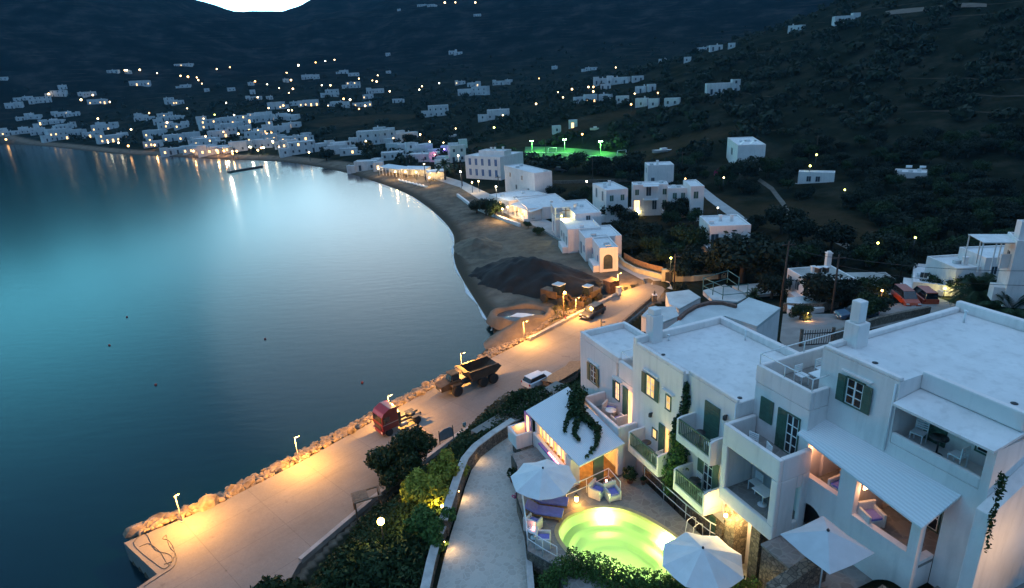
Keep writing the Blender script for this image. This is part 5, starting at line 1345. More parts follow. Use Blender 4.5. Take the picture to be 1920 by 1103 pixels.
# notice board with blank rounded face
P = at(838, 828, 1.7)
nb = thing('notice_board', 'arched grey notice board on black posts by the quay wall', 'notice board', P, heading((822, 832), (853, 818), 1.7))
for x in (-.75, .75): MB().tube([(x, 0, 0), (x, 0, 1.45)], .045, 6).build('post', m_dark, nb)
arcp = [(-.7, .35), (.7, .35), (.7, 1.15)]+[(.7*math.cos(PI*k/10), 1.15+.25*math.sin(PI*k/10)) for k in range(1, 10)]+[(-.7, 1.15)]
MB().extr(arcp, 'y', -.02, .02).build('panel', M('board_grey', (.22, .25, .27), .6, .15, 3), nb)
MB().box(-.75, .75, -.03, .03, .3, .36).build('rail', m_dark, nb)
P = at(872, 812, 1.7)
sg = thing('small_sign', 'small faded blue sign on a thin post by the quay wall', 'sign', P, .7)
MB().tube([(0, 0, 0), (0, 0, 1.1)], .025, 6).build('post', m_metal, sg); MB().box(-.2, .2, -.02, .02, .75, 1.15).build('panel', M('faded_blue', (.15, .32, .38), .6, .1, 3), sg)
# wooden jetty table / driftwood frames next to slope
P = at(690, 948, 2.0)
bt = thing('timber_frame', 'weathered timber deck frame between the quay and the shrubs', 'frame', P, heading((668, 935), (735, 915), 2.0))
b = MB()
for x in (-1.0, 1.0):
    for y in (-.6, .6): b.box(x-.06, x+.06, y-.06, y+.06, -.5, 1.0)
b.box(-1.1, 1.1, -.7, -.55, 1.0, 1.08); b.box(-1.1, 1.1, .55, .7, 1.0, 1.08); b.box(-1.1, -.95, -.55, .55, 1.0, 1.08); b.box(.95, 1.1, -.55, .55, 1.0, 1.08); b.build('frame', m_wood, bt)
MB().box(-1.0, .1, -.5, .5, 1.08, 1.12).build('deck', m_wood, bt)
# slabs and low sheds on the hillside under the hotel
def slab(px, py, lx, ly, h, rz, label, mat=m_concrete, name='concrete_slab'):
    P = gpx(px, py); o = tag(MB().box(-lx/2, lx/2, -ly/2, ly/2, -.6, h).build(name, mat, None, .03), label, 'slab'); o.location = P; o.rotation_euler = (0, 0, rz); return o
h45 = heading((930, 778), (1040, 712), 2)
slab(992, 762, 8, 1.5, .1, h45, 'long concrete walkway slab along the bank below the hotel')
slab(935, 790, 4.2, 1.2, .1, h45, 'shorter broken concrete slab at the lower end of the bank')
sh_ = thing('boat_shed', 'low shed with a slanting grey plank roof below the hotel bank', 'shed', gpx(1052, 722), h45)
MB().extr([(-1.1, 1.5), (1.2, 1.0), (1.2, .92), (-1.1, 1.42)], 'x', -2, 2).build('roof', m_wood, sh_); MB().box(-1.9, 1.9, -.9, 1.0, -.5, .95).build('wall', m_rwall, sh_)
sh_ = thing('boat_shed', 'small shed with a tilted plank roof beside the white corner of the hotel', 'shed', gpx(1076, 703), h45+.3)
MB().extr([(-.9, 1.3), (1.0, .9), (1.0, .82), (-.9, 1.22)], 'x', -1.3, 1.3).build('roof', m_wood, sh_); MB().box(-1.2, 1.2, -.7, .8, -.5, .85).build('wall', m_rwall, sh_)
slab(715, 915, 3.0, 1.8, .2, .9, 'grey slab in the scrub beside the large dark bush')
ob = link('boulder', rocks[2], None, gpx(790, 885)); ob.scale = (1.6, .7, .55); ob.rotation_euler = (0, 0, .7); tag(ob, 'long pale rock between the dark bush and the lamp-yellow shrub', 'boulder')

# ------------------------------------------------------------------ near vegetation
def shrub(name, label, loc, blobs, n, size, mat, cat='shrub', stem=True, seed=0, group=None, rz=0):
    t = thing(name, label, cat, loc, rz, group)
    V, F = leafcloud(np.random.default_rng(seed), blobs, n, size, .45)
    link('foliage', npmesh('foliage', V, F, mat), t)
    m_ = MB(); top = max(b_[2] for b_ in blobs)
    for b_ in blobs[:5]: m_.tube([(0, 0, -.3), (b_[0]*.4, b_[1]*.4, b_[2]*.5), (b_[0]*.9, b_[1]*.9, b_[2])], [.12, .08, .03], 6)
    m_.build('trunk', m_trunk, t)
    return t
def blobset(seed, n, R_, H_, r):
    rr = random.Random(seed); out = []
    for i in range(n):
        a = rr.random()*6.28; q = R_*math.sqrt(rr.random()); out.append((q*math.cos(a), q*math.sin(a), H_*(.45+.55*rr.random())*(1-.35*(q/R_)**2), r*(.7+.5*rr.random()), r*(.7+.5*rr.random()), r*(.6+.4*rr.random())))
    return out
shrub('large_bush', 'large dark rounded bush beside the quay road near the red truck', gpx(764, 902), blobset(1, 24, 2.2, 4.4, 1.05), 17000, .18, m_bush, 'bush')
shrub('lamp_yellow_shrub', 'shrub coloured lamp yellow, lit by the globe lamp beside the ramp wall', gpx(806, 945), blobset(2, 14, 1.15, 1.7, .6), 5500, .15, m_ybush)
shrub('lamp_yellow_shrub', 'smaller shrub coloured lamp yellow, hugging the upper ramp wall', gpx(842, 905), blobset(3, 8, .9, 1.8, .5), 2800, .14, m_ybush)
shrub('dark_tree', 'dark leafy treetop at the bottom edge beside the quay', gpx(535, 1165), blobset(4, 16, 1.8, 3.0, .8), 8000, .2, m_bush, 'tree')
shrub('dark_tree', 'dark shrubby treetop at the bottom below the globe lamp', gpx(670, 1140), blobset(5, 16, 2.2, 2.6, .8), 8000, .18, m_bush, 'tree')
shrub('flowering_shrub', 'leafy shrub dotted with red flowers by the lower ramp wall', gpx(812, 1010), blobset(6, 10, 1.1, 1.6, .5), 3800, .13, m_hedge)
fl_ = thing('flower_cluster', 'small cluster of pink flowers beside the small globe lamp', 'flowers', pos(818, 945, 11.2)); V, F = leafcloud(rg, blobset(9, 5, .5, .5, .25), 160, .07); link('blossom', npmesh('blossom', V, F, m_pink), fl_)
fl_ = thing('flower_cluster', 'small cluster of pink flowers at the foot of the terrace edge', 'flowers', pos(967, 935, 11.4)); V, F = leafcloud(rg, blobset(10, 4, .2, .3, .12), 60, .06); link('blossom', npmesh('blossom', V, F, m_pink), fl_)
# rounded hedge along the bottom of the pool
hd_ = thing('hedge', 'clipped row of rounded dark green shrubs below the pool', 'hedge', HL, ANG)
bl = []
for i, (px, py) in enumerate(((1050, 1056), (1074, 1040), (1100, 1040), (1125, 1050), (1150, 1062), (1180, 1068), (1208, 1078), (1238, 1084), (1262, 1080), (1290, 1088), (1320, 1096), (1350, 1092), (1385, 1092), (1420, 1096), (1450, 1092), (1475, 1092))):
    s_, t_ = lo(px, py, 13.2); r_ = .42 if i % 3 else .5
    bl += [(s_, t_, 12.95+.12*math.sin(i*2.1), r_, r_, .45), (s_, t_-.1, 12.3, .6, .5, .6)]
    bl += [(s_-.2, t_-.5, 12.2, .5, .5, .5)]
V, F = leafcloud(np.random.default_rng(8), bl, 26000, .075, .6); link('foliage', npmesh('foliage', V, F, m_hedge), hd_)
hs_ = MB()
for b_ in bl[::3]: hs_.tube([(b_[0], b_[1], 10.2), (b_[0], b_[1], b_[2])], .05, 5)
hs_.build('stems', m_trunk, hd_)
shrub('olive_shrub', 'pale leafed shrub by the white side wall at the right frame edge', W(11.4, 3.6, 15.9), blobset(12, 14, .9, 2.6, .5), 4500, .13, leafmat('grey_foliage', (.10, .10, .07)))
shrub('flower_bed', 'low shrub with red blossom in front of the right-hand stone yard', W(9.5, -2.2, 15.7), blobset(13, 8, .9, .6, .3), 1600, .1, m_hedge)
shrub('agave', 'dark round shrub at the bottom beside the pair of small lamps', W(5.0, -3.3, 12.6), blobset(14, 6, .4, .9, .35), 1600, .09, m_bush, 'shrub')
cr_ = local_root('creeper', 'thin vine climbing the cream side wall at the right edge', 'creeper')
V, F = pathcloud([(9.5, 1.46, 21.6, .9), (9.5, 1.5, 21.1, 1.1), (9.55, 1.45, 20.6, .6), (9.5, 1.45, 20.2, .8), (9.55, 1.4, 19.7, .5), (9.6, 1.4, 19.2, .7), (9.6, 1.4, 18.7, .5)], .15, 260, .09, rg); link('foliage', npmesh('foliage', V, F, m_creep), cr_)
# scrub covering the slope (nobody could count it)
def cover(name, label, poly_px, zf, n, size, hgt, mat, seed, rejects=()):
    rg = np.random.default_rng(seed); pts = [gpx(*p)[:2] for p in poly_px]
    P = np.array(pts); lo_, hi = P.min(0), P.max(0); out = []
    k = n*3; x = lo_[0]+(hi[0]-lo_[0])*rg.random(k); y = lo_[1]+(hi[1]-lo_[1])*rg.random(k)
    m_ = inside(x, y, pts)&~inside(x, y, QUAY); x, y = x[m_][:n], y[m_][:n]
    z = ground(x, y); cl = np.clip(.5+.6*fnoise(x, y, 5, seed), 0, 1.3)*hgt
    n = len(x); d = rg.normal(size=(n, 3)); d /= np.linalg.norm(d, axis=1)[:, None]
    c = np.stack([x, y, z+cl*rg.random(n)], -1)
    u = np.cross(d, rg.normal(size=(n, 3))); u /= np.linalg.norm(u, axis=1)[:, None]; v = np.cross(d, u)
    sz = size*(.6+.8*rg.random(n))[:, None]
    V = np.stack([c-u*sz*.8, c-v*sz*.4, c+u*sz*.8, c+v*sz*.4], 1).reshape(-1, 3)
    o = link(name, npmesh(name, V, np.arange(4*n).reshape(-1, 4), mat)); tag(o, label, 'scrub', None, 'stuff')
cover('scrub', 'dense low scrub covering the bank between the quay and the ramp', [(600, 1075), (705, 950), (865, 822), (940, 778), (1060, 712), (1090, 705), (1085, 760), (968, 790), (900, 836), (872, 870), (848, 930), (830, 975), (800, 1050), (780, 1180), (500, 1180)], 0, 60000, .17, .75, m_bush, 51)
cover('dry_scrub', 'dry brown scrub scattered over the upper bank', [(700, 930), (865, 822), (1060, 712), (1085, 760), (968, 790), (872, 870), (840, 960), (760, 960)], 0, 9000, .13, .4, leafmat('dry_foliage', (.12, .09, .045)), 52)
cover('scrub', 'low planting filling the strip between terrace edge and bottom hedge', [(1000, 1060), (1040, 1075), (1100, 1090), (1180, 1125), (1000, 1150)], 0, 9000, .12, .6, m_bush, 53)
cover('scrub', 'orange lit weeds along the seaward kerb of the quay', [(985, 632), (1060, 592), (1130, 556), (1120, 545), (1040, 575), (1000, 600)], 0, 5000, .14, .5, leafmat('weed_foliage', (.12, .11, .04)), 54)
# surf line where the calm sea meets the sand
m_foam = M('surf_foam', (.5, .55, .56), .6, .1, 1)
fp = [Vector(p) for p in COAST if 98 < p[1] < 215 or 78 < p[1] <= 98]
mb = MB(); vs = []
for i, p in enumerate(fp):
    d = (fp[min(i+1, len(fp)-1)]-fp[max(i-1, 0)]).normalized(); n_ = Vector((-d.y, d.x)); wv_ = .16+.14*math.sin(i*1.7)+.08*math.sin(i*.6)
    vs += [(p.x-n_.x*.15, p.y-n_.y*.15, .05), (p.x+n_.x*wv_*-2.2, p.y-n_.y*wv_*2.2, .035)]
mb.add(vs, [(2*i, 2*i+1, 2*i+3, 2*i+2) for i in range(len(fp)-1)]); tag(mb.build('surf', m_foam), 'thin white line of surf along the near beach', None, None, 'stuff')
#SECTION6

# ------------------------------------------------------------------ houses of the bay
ORD = ['first', 'second', 'third', 'fourth', 'fifth', 'sixth', 'seventh', 'eighth', 'ninth', 'tenth', 'eleventh', 'twelfth', 'thirteenth', 'fourteenth', 'fifteenth', 'sixteenth', 'seventeenth', 'eighteenth', 'nineteenth', 'twentieth']
TENS = {2: ('twentieth', 'twenty'), 3: ('thirtieth', 'thirty'), 4: ('fortieth', 'forty'), 5: ('fiftieth', 'fifty'), 6: ('sixtieth', 'sixty'), 7: ('seventieth', 'seventy'), 8: ('eightieth', 'eighty')}
def ordn(i):
    i += 1
    if i <= 19: return ORD[i-1]
    a, b_ = TENS[i//10]; return a if i % 10 == 0 else b_+'-'+ORD[i % 10-1]
KEEP = []          # (x, y, radius) kept free of trees
def win_mb(w_, h_, mat_i=0): return None
_wm = {}
def winmesh(kind):
    if kind not in _wm:
        w_, h_ = {'window': (.8, 1.1), 'door': (.9, 2.05), 'lit': (.8, 1.1), 'litdoor': (1.0, 2.05), 'bluew': (.8, 1.1), 'blued': (.9, 2.05)}[kind]
        m_ = {'window': m_dark_w, 'door': m_dark_w, 'lit': e_winf, 'litdoor': e_winf, 'bluew': m_blue, 'blued': m_blue}[kind]
        _wm[kind] = (MB().box(-w_/2, w_/2, -.03, .02, 0, h_).mesh(kind, m_))
    return _wm[kind]
m_dark_w = M('dark_window', (.03, .045, .06), .3, .3, 2)
e_winf = EM('far_lit_window', (1, .6, .24), 3.2)
def house(label, x, y, z, rz, w_, d_, h_, seed=0, extra=True, lit=0, mat=None, group=None, nwin=None, blue=False, name='white_house', cat='house', porch=False, floors=None, sol=False, keep=True):
    """front faces local -y"""
    r_ = random.Random(seed); mat = mat or m_whited
    t = thing(name, label, cat, (x, y, z), rz, group)
    b = MB(); b.box(-w_/2, w_/2, 0, d_, -2.5, h_)
    o = b.build('wall', mat, t)
    p = MB(); k = .22 if w_ > 4 else .12; ph = .32
    p.box(-w_/2, w_/2, -.003, k, h_, h_+ph); p.box(-w_/2, w_/2, d_-k, d_, h_, h_+ph); p.box(-w_/2, -w_/2+k, k, d_-k, h_, h_+ph); p.box(w_/2-k, w_/2, k, d_-k, h_, h_+ph)
    p.build('parapet', mat, t)
    MB().box(-w_/2+k, w_/2-k, k, d_-k, h_, h_+.03).build('roof', m_roof, t)
    def face(xc, yc, ww, hh, base=0, tag_=''):
        fl = floors or (2 if hh > 4.6 else 1); n_ = max(1, int(ww/3.4+r_.random()*.8)) if nwin is None else nwin
        for f in range(fl):
            zf = base+f*2.9
            if zf+2.3 > hh+base+.2: break
            for i in range(n_):
                xx = xc-ww/2+ww*(i+.5)/n_+r_.uniform(-.2, .2)
                isd = (r_.random() < .35 and f == 0); l_ = r_.random() < lit
                kd = ('litdoor' if isd else 'lit') if l_ else (('blued' if isd else 'bluew') if blue and r_.random() < .6 else ('door' if isd else 'window'))
                q = link('door' if isd else 'window', winmesh(kd), t, (xx, yc-.01, zf+(.02 if isd else .95)))
    face(0, 0, w_, h_)
    if w_ > 7 and extra:
        # side volume
        ww, dd, hh = w_*r_.uniform(.3, .45), d_*.7, h_*r_.choice([.62, 1.0, 1.35]) if h_ < 4.5 else h_*.6
        sx = r_.choice([-1, 1]); xc = sx*(w_/2+ww/2-.4-.003); yo = -dd*.25
        b = MB(); b.box(xc-ww/2, xc+ww/2, yo, yo+dd, -2.5, hh); b.box(xc-ww/2, xc+ww/2, yo, yo+.18, hh, hh+.25); b.box(xc-ww/2, xc-ww/2+.18, yo+.18, yo+dd, hh, hh+.25)
        b.build('annex', mat, t); face(xc, yo, ww, hh)
    if extra and w_ > 5 and r_.random() < .6:
        cx = r_.uniform(-w_*.35, w_*.35); MB().box(cx-.25, cx+.25, d_*.5, d_*.5+.5, h_, h_+1.1).build('chimney', mat, t)
    if sol:
        for k_ in range(sol):
            so_ = MB(); so_.extr([(0, .1), (1.1, .8), (1.1, .86), (0, .16)], 'x', -.7+k_*2.0, .3+k_*2.0); so_.v = [(v[0], v[1]+d_*.35, v[2]+h_) for v in so_.v]; so_.build('solar_panel', m_metal, t)
            MB().lathe([(.26, -.55), (.26, .55)], 10, (0, 0, 0), Matrix.Translation((-.2+k_*2.0, d_*.35+1.25, h_+1.0)) @ Matrix.Rotation(PI/2, 4, 'Y')).build('water_tank', m_metal, t)
    if porch:
        MB().box(-w_*.35, w_*.35, -2.2, -.01, 2.45, 2.6).build('porch_roof', m_roof, t)
        for s_ in (-1, 1): MB().box(s_*w_*.33-.1, s_*w_*.33+.1, -2.15, -1.95, -1.5, 2.45).build('porch_post', mat, t)
    if keep:
        cx, cy_ = x-math.sin(rz)*d_/2*1, y+math.cos(rz)*d_/2
        KEEP.append((cx, cy_, max(w_, d_)*.5+.8))
    return t
def cam_rz(x, y, dr=0): return -math.atan2(x, y)+dr   # front towards the viewer
# far houses read off the photograph: (centre x, base y, width, height) in enlarged crops
Z1 = [(25, 575, 50, 22), (455, 640, 50, 30), (420, 690, 95, 40), (170, 720, 120, 25), (310, 735, 115, 40), (102, 780, 125, 50), (625, 683, 125, 28), (682, 745, 100, 32, .5), (815, 522, 55, 18), (918, 528, 45, 20, .3), (977, 612, 95, 32), (1327, 475, 90, 12), (1322, 627, 70, 15), (1250, 742, 130, 40, .1), (1478, 655, 35, 18), (1655, 650, 50, 22), (1790, 610, 40, 20), (1806, 672, 35, 28), (1825, 715, 80, 16), (470, 832, 150, 28), (245, 852, 80, 28), (150, 862, 50, 18), (390, 885, 110, 25), (470, 925, 90, 35), (60, 965, 150, 40), (270, 965, 250, 50), (430, 1000, 120, 75), (600, 980, 200, 50), (725, 935, 130, 40), (830, 1012, 150, 45, .8), (1020, 860, 70, 35), (1075, 860, 60, 20), (1210, 860, 130, 28), (1130, 890, 60, 35), (1495, 920, 110, 60), (1685, 885, 230, 55), (1260, 920, 180, 30, .3)]
Z5 = [(1190, 230, 180, 50), (1400, 215, 160, 25), (930, 330, 280, 75, .4), (1280, 340, 240, 90), (1440, 285, 110, 30), (170, 370, 150, 55), (440, 400, 340, 70, .05), (640, 450, 220, 60, .1), (480, 520, 320, 60, .1), (770, 380, 180, 60, .1), (950, 500, 150, 80, .4), (1160, 470, 180, 70, .6), (1240, 410, 120, 60, .5), (1450, 420, 280, 60, .1), (1530, 520, 230, 100, .1), (1760, 520, 330, 90, .05), (760, 520, 190, 60, .9), (200, 460, 110, 50, .9), (1080, 420, 140, 90), (620, 520, 140, 50, .1)]
Z2 = [(400, 565, 110, 28), (625, 528, 60, 24), (688, 545, 60, 22), (945, 527, 35, 15), (213, 588, 38, 22), (695, 628, 105, 38), (547, 692, 95, 48), (867, 665, 90, 28), (810, 705, 60, 28), (140, 780, 110, 45, .2), (270, 755, 60, 15), (395, 758, 110, 40, .8), (600, 765, 150, 42, .4), (760, 765, 140, 42, .2), (1005, 735, 65, 20), (1305, 830, 145, 70), (1730, 850, 160, 60), (1467, 603, 55, 18), (1540, 620, 70, 26), (1545, 690, 210, 60), (1760, 610, 125, 38), (1425, 388, 100, 22), (945, 400, 30, 20), (20, 715, 40, 18), (100, 712, 45, 12), (55, 870, 120, 45), (250, 860, 70, 20), (1220, 48, 110, 10), (1572, 118, 40, 15), (1020, 80, 25, 10)]
Z3 = [(300, 495, 38, 14), (560, 505, 80, 14), (1355, 362, 70, 20), (1457, 362, 88, 24), (1563, 348, 45, 16), (1075, 460, 50, 35), (1247, 447, 38, 15), (660, 600, 90, 36), (770, 600, 120, 42), (900, 583, 80, 28), (668, 640, 75, 28), (915, 665, 80, 38), (1000, 650, 40, 12), (565, 742, 90, 60), (485, 738, 70, 22), (660, 720, 90, 40), (785, 735, 90, 42), (920, 765, 85, 55), (1005, 768, 70, 55), (1137, 757, 105, 48), (1480, 672, 175, 68), (320, 952, 45, 32), (435, 912, 60, 22)]
Z4 = [(265, 228, 100, 38), (615, 165, 120, 32)]
Z6 = [(100, 415, 180, 85), (345, 345, 200, 115), (500, 330, 170, 110), (720, 300, 150, 60, .4), (160, 440, 150, 45), (560, 410, 110, 70), (700, 440, 170, 95, .05), (840, 445, 180, 95), (560, 480, 200, 60), (800, 500, 220, 60), (1060, 440, 130, 80), (1150, 500, 150, 140), (320, 575, 210, 75), (430, 580, 60, 70, .5), (1010, 560, 120, 50)]
far = []
for zs, ox, oy, s_ in ((Z1, 0, 0, 3.804), (Z2, 480, 0, 3.804), (Z3, 960, 0, 3.804), (Z4, 1420, 0, 3.804), (Z5, 250, 180, 4.795), (Z6, 620, 200, 4.795)):
    for q in zs: far.append((ox+q[0]/s_, oy+q[1]/s_, q[2]/s_, q[3]/s_, q[4] if len(q) > 4 else .04))
rows = {}
far2 = []
for f in far:
    P = gpx(f[0], f[1], 0, 90); Zd = np.dot(np.array(P)-CAMP, FW); wm_ = f[2]*Zd/FPX; n_ = max(1, int(round(wm_/9.5))); rr = random.Random(int(f[0]*3+f[1]))
    if n_ == 1: far2.append(f); continue
    cuts = [rr.uniform(.7, 1.3) for _ in range(n_)]; tot = sum(cuts); x_ = f[0]-f[2]/2
    for c_ in cuts:
        w1 = f[2]*c_/tot; far2.append((x_+w1/2, f[1]-rr.uniform(-.12, .25)*f[3], w1*rr.uniform(.85, 1.02), f[3]*rr.uniform(.55, 1.05), f[4])); x_ += w1
extra_ = []
for f in far2:
    rr = random.Random(int(f[0]*5+f[1]*3))
    if ((f[0] < 620 and f[1] > 215) or (620 < f[0] < 1000 and f[1] > 240)) and rr.random() < .55:
        extra_.append((f[0]+rr.uniform(-.6, .6)*f[2], f[1]-rr.uniform(.35, .8)*f[3], f[2]*rr.uniform(.45, .8), f[3]*rr.uniform(.6, 1.0), f[4]))
far = far2+extra_
print('houses', len(far))
for f in far:
    px, py = f[0], f[1]
    if px < 250 and py > 225: k = 'leftshore'
    elif px < 620 and py > 235: k = 'seafront'
    elif px < 620 and py > 205: k = 'lower'
    elif px < 800 and py > 175: k = 'middle'
    elif px < 800 and py > 148: k = 'upper'
    elif px < 800: k = 'top'
    elif py > 238: k = 'centre'
    elif px < 1050: k = 'valley'
    elif py > 160: k = 'grove'
    else: k = 'ridge'
    rows.setdefault(k, []).append(f)
RL_ = {'leftshore': 'along the left shore', 'seafront': 'in the seafront village', 'lower': 'above the seafront village', 'middle': 'on the lower far slope', 'upper': 'on the middle far slope', 'top': 'high below the notch of sky',
       'centre': 'above the awning restaurants', 'valley': 'in the valley', 'grove': 'in the groves beyond the pitch', 'ridge': 'high on the right hillside'}
sd = 0
for k, L_ in rows.items():
    L_.sort()
    for i, (px, py, w_, h_, lit) in enumerate(L_):
        sd += 1
        P = gpx(px, py, 0, 90); dist = math.hypot(P[0], P[1]); Zd = np.dot(np.array(P)-CAMP, FW)
        W_ = max(3.6, min(13, w_*Zd/FPX)); Hh = max(2.8, min(7.2, h_*Zd/FPX*1.02)); 
        D_ = max(3.5, min(8, W_*.55))
        lit0 = lit; lit = max(lit, {'leftshore': .2, 'seafront': .28, 'centre': .25, 'lower': .15}.get(k, .06)); asp = w_/max(h_, 1)  # extra lit windows added at random to warm the village
        ad = ('long low' if asp > 4.5 else 'broad' if asp > 3 else 'tall' if asp < 1.9 else 'boxy')
        lt = ' glowing warmly' if lit0 >= .5 else ''
        house('%s white house%s, %s from left %s' % (ad, lt, ordn(i), RL_[k]), P[0], P[1], P[2]-.1, cam_rz(P[0], P[1], random.Random(sd).uniform(-.45, .35)), W_, D_, Hh, sd, True, lit, m_whited, 'white houses around the bay', floors=None)

# mid-distance houses fitted to roof corners (left, front, right pixel) at a known height
def box3(name, label, L_, F_, R_, ztop, zb=None, mat=m_white, par=True, wins=(), lit=(), cat='house', group=None, roofmat=None, keep=True):
    if ztop < 0:
        hh_ = -ztop; ztop = 5.0
        for _ in range(25): ztop = .6*ztop+.4*(gz(*at(*F_, ztop)[:2])+hh_)
        zb = None
    l, f, r = [Vector(at(*p, ztop)[:2]) for p in (L_, F_, R_)]
    u = (l-f); du = u.length; u.normalize(); v = Vector((u.y, -u.x))
    if v.dot(r-f) < 0: v = -v
    dv = (r-f).dot(v)
    if dv < 1: dv = 1
    zb = zb if zb is not None else ztop-hh_ if zb is None and 'hh_' in dir() else min(gz(*f), gz(*l), gz(*r))
    # local frame: origin at front corner, +x towards the left-hand corner is flipped so the frame is right-handed
    rz = math.atan2(v.y, v.x); w2 = Vector((-v.y, v.x)); sg = 1 if w2.dot(u) > 0 else -1
    t = thing(name, label, cat, (f.x, f.y, zb), rz, group); H = ztop-zb
    y0, y1 = (0, du) if sg > 0 else (-du, 0)
    MB().box(0, dv, y0, y1, -1.5, H-.25).build('wall', mat, t)
    if par:
        p = MB(); k = .2; p.box(0, dv, y0, y0+k, H-.25, H); p.box(0, dv, y1-k, y1, H-.25, H); p.box(0, k, y0+k, y1-k, H-.25, H); p.box(dv-k, dv, y0+k, y1-k, H-.25, H); p.build('parapet', mat, t)
    MB().box(.2, dv-.2, y0+.2, y1-.2, H-.25, H-.22).build('roof', roofmat or m_roof, t)
    rc = random.Random(int(f.x*10)+int(F_[0]))
    if par and dv > 3 and du > 3:
        for _ in range(rc.choice([1, 2, 2, 3])):
            cx = rc.uniform(.7, dv-1.2); cyy = y0+rc.uniform(.7, du-1.2); kd = rc.random()
            if kd < .4: MB().box(cx-.25, cx+.25, cyy-.25, cyy+.25, H-.24, H+.8).box(cx-.32, cx+.32, cyy-.32, cyy+.32, H+.8, H+.88).build('chimney', mat, t)
            elif kd < .7: MB().box(cx-.45, cx+.45, cyy-.3, cyy+.3, H-.22, H+.25).build('roof_hatch', m_whited, t, .02)
            else: MB().box(cx-.4, cx+.4, cyy-.18, cyy+.18, H-.2, H+.35).build('air_conditioner', m_metal, t, .02)
    if rc.random() < .7:
        MB().box(-1.0, -.001, y0+.3, y0+du*.55, -1.0, .55).build('step', mat, t, .02)
    # windows: (face, fraction, z, w, h, kind)  face 'L' = left-hand wall (x=0 side), 'R' = right-hand wall (front edge side)
    for face, fr_, z_, w_, h_, kd in wins:
        m_ = {'d': m_dark_w, 'g': m_green, 'b': m_blue, 'l': e_winf, 'w': m_metal}[kd]
        b = MB()
        if face == 'L':
            yc = sg*du*fr_; b.box(-.04, .02, yc-w_/2, yc+w_/2, z_, z_+h_)
            fb = MB().box(-.06, -.04, yc-.02, yc+.02, z_, z_+h_)
        else:
            xc = dv*fr_; yy = 0; b.box(xc-w_/2, xc+w_/2, -.04 if sg > 0 else -.02, .02 if sg > 0 else .04, z_, z_+h_)
            fb = MB().box(xc-.02, xc+.02, *((-.06, -.04) if sg > 0 else (.04, .06)), z_, z_+h_)
        o = b.build('door' if h_ > 1.6 else 'window', m_, t)
        fb.build('glazing_bar', m_framew, o)
    if keep:
        c = f+v*dv/2+u*du/2; KEEP.append((c.x, c.y, max(du, dv)*.6+1.5))
    return t, (dv, du, sg, H, f, u, v, zb)
def zc7(x, y): return (980+x/4.085, 220+y/4.085)
def z6(x, y): return (620+x/4.795, 200+y/4.795)
def z8(x, y): return (1560+x/4.594, 400+y/4.594)
def zb7(x, y): return (1220+x/4.595, 440+y/4.595)
GB = 'white houses behind the near beach'
t, I = box3('white_house', 'white hall with an arched dark doorway at the end of the beach row', zc7(515, 905), zc7(590, 1003), zc7(725, 985), 6.0, 2.4, wins=[('L', .2, .9, .7, 1.0, 'b'), ('L', .5, .2, .9, 2.0, 'w'), ('L', .75, .9, .7, 1.0, 'b')], group=GB)
arc_ = [(-.75, 0), (.75, 0), (.75, 1.7)]+[(.75*math.cos(PI*k/10), 1.7+.75*math.sin(PI*k/10)) for k in range(1, 10)]+[(-.75, 1.7)]
dv, du, sg, H, *_ = I
o = MB().extr([(p[0]+dv*.45, p[1]) for p in arc_], 'y', -.05 if sg > 0 else -.02, .02 if sg > 0 else .05).build('door', m_dark_w, t)
box3('white_house', 'low white house with blue doors behind the arched hall', zc7(410, 842), zc7(480, 925), zc7(720, 868), 6.1, 2.4, wins=[('L', .15, .9, .7, 1.1, 'b'), ('L', .45, .1, .9, 2.0, 'd'), ('L', .8, .1, .9, 2.0, 'b')], group=GB)
box3('white_house', 'white house with flat roof beside the street lamp pole in the beach row', zc7(285, 775), zc7(345, 860), zc7(560, 800), 6.3, 2.4, wins=[('L', .2, .1, .9, 2.0, 'd'), ('L', .5, .1, .9, 2.0, 'd'), ('L', .8, .9, .8, 1.1, 'd')], group=GB)
box3('white_house', 'taller pale block with solar tank rising behind the beach row', zc7(300, 640), zc7(400, 742), zc7(530, 665), 7.4, 2.4, wins=[('R', .5, 3.4, .8, 1.1, 'd')], group=GB)
t, I = box3('white_house', 'white house with a covered roof terrace at the lit street lamp', zc7(222, 735), zc7(250, 775), zc7(350, 745), 5.6, 2.4, wins=[('L', .5, .1, .9, 2.0, 'b')], group=GB)
dv, du, sg, H, *_ = I
y0, y1 = (0, du) if sg > 0 else (-du, 0)
MB().box(-.2, dv+.1, y0-.1, y1+.1, H+2.0, H+2.12).build('canopy', m_roof, t)
for x_ in (0.05, dv-.1):
    for y_ in (y0+.1, y1-.1): MB().box(x_-.06, x_+.06, y_-.06, y_+.06, H, H+2).build('post', m_metal, t)
box3('taverna', 'white taverna building with a tiled roof patch beside the dark trees', zc7(-60, 610), zc7(40, 700), zc7(290, 610), -2.9, 2.4, wins=[('L', .3, .2, 1.2, 2.2, 'l'), ('L', .7, .2, 1.2, 2.2, 'l')], cat='restaurant', group=GB)
box3('white_house', 'white beach house with sand-coloured roof left of the lamp-lit taverna', z6(1420, 790), z6(1600, 850), z6(1860, 760), -2.9, 2.4, wins=[('L', .4, .2, 1.2, 2.0, 'l')], group=GB)
box3('white_house', 'blocky white house with stair head above the taverna', z6(1560, 530), z6(1830, 600), z6(1950, 570), 9.0, 2.6, wins=[('L', .2, 1, .8, 1.1, 'd'), ('L', .4, 3.8, .8, 1.1, 'd'), ('L', .6, 1, .8, 1.1, 'd'), ('L', .8, 3.8, .8, 1.1, 'd')], group=GB)
box3('white_house', 'long two-storey white house with dark blue doors and gallery', z6(1205, 440), z6(1520, 455), z6(1560, 400), 9.0, 2.8, wins=[('L', f_, z_, .9, 2.0, 'b') for f_ in (.12, .3, .5, .68, .86) for z_ in (.2, 3.4)], group=GB)
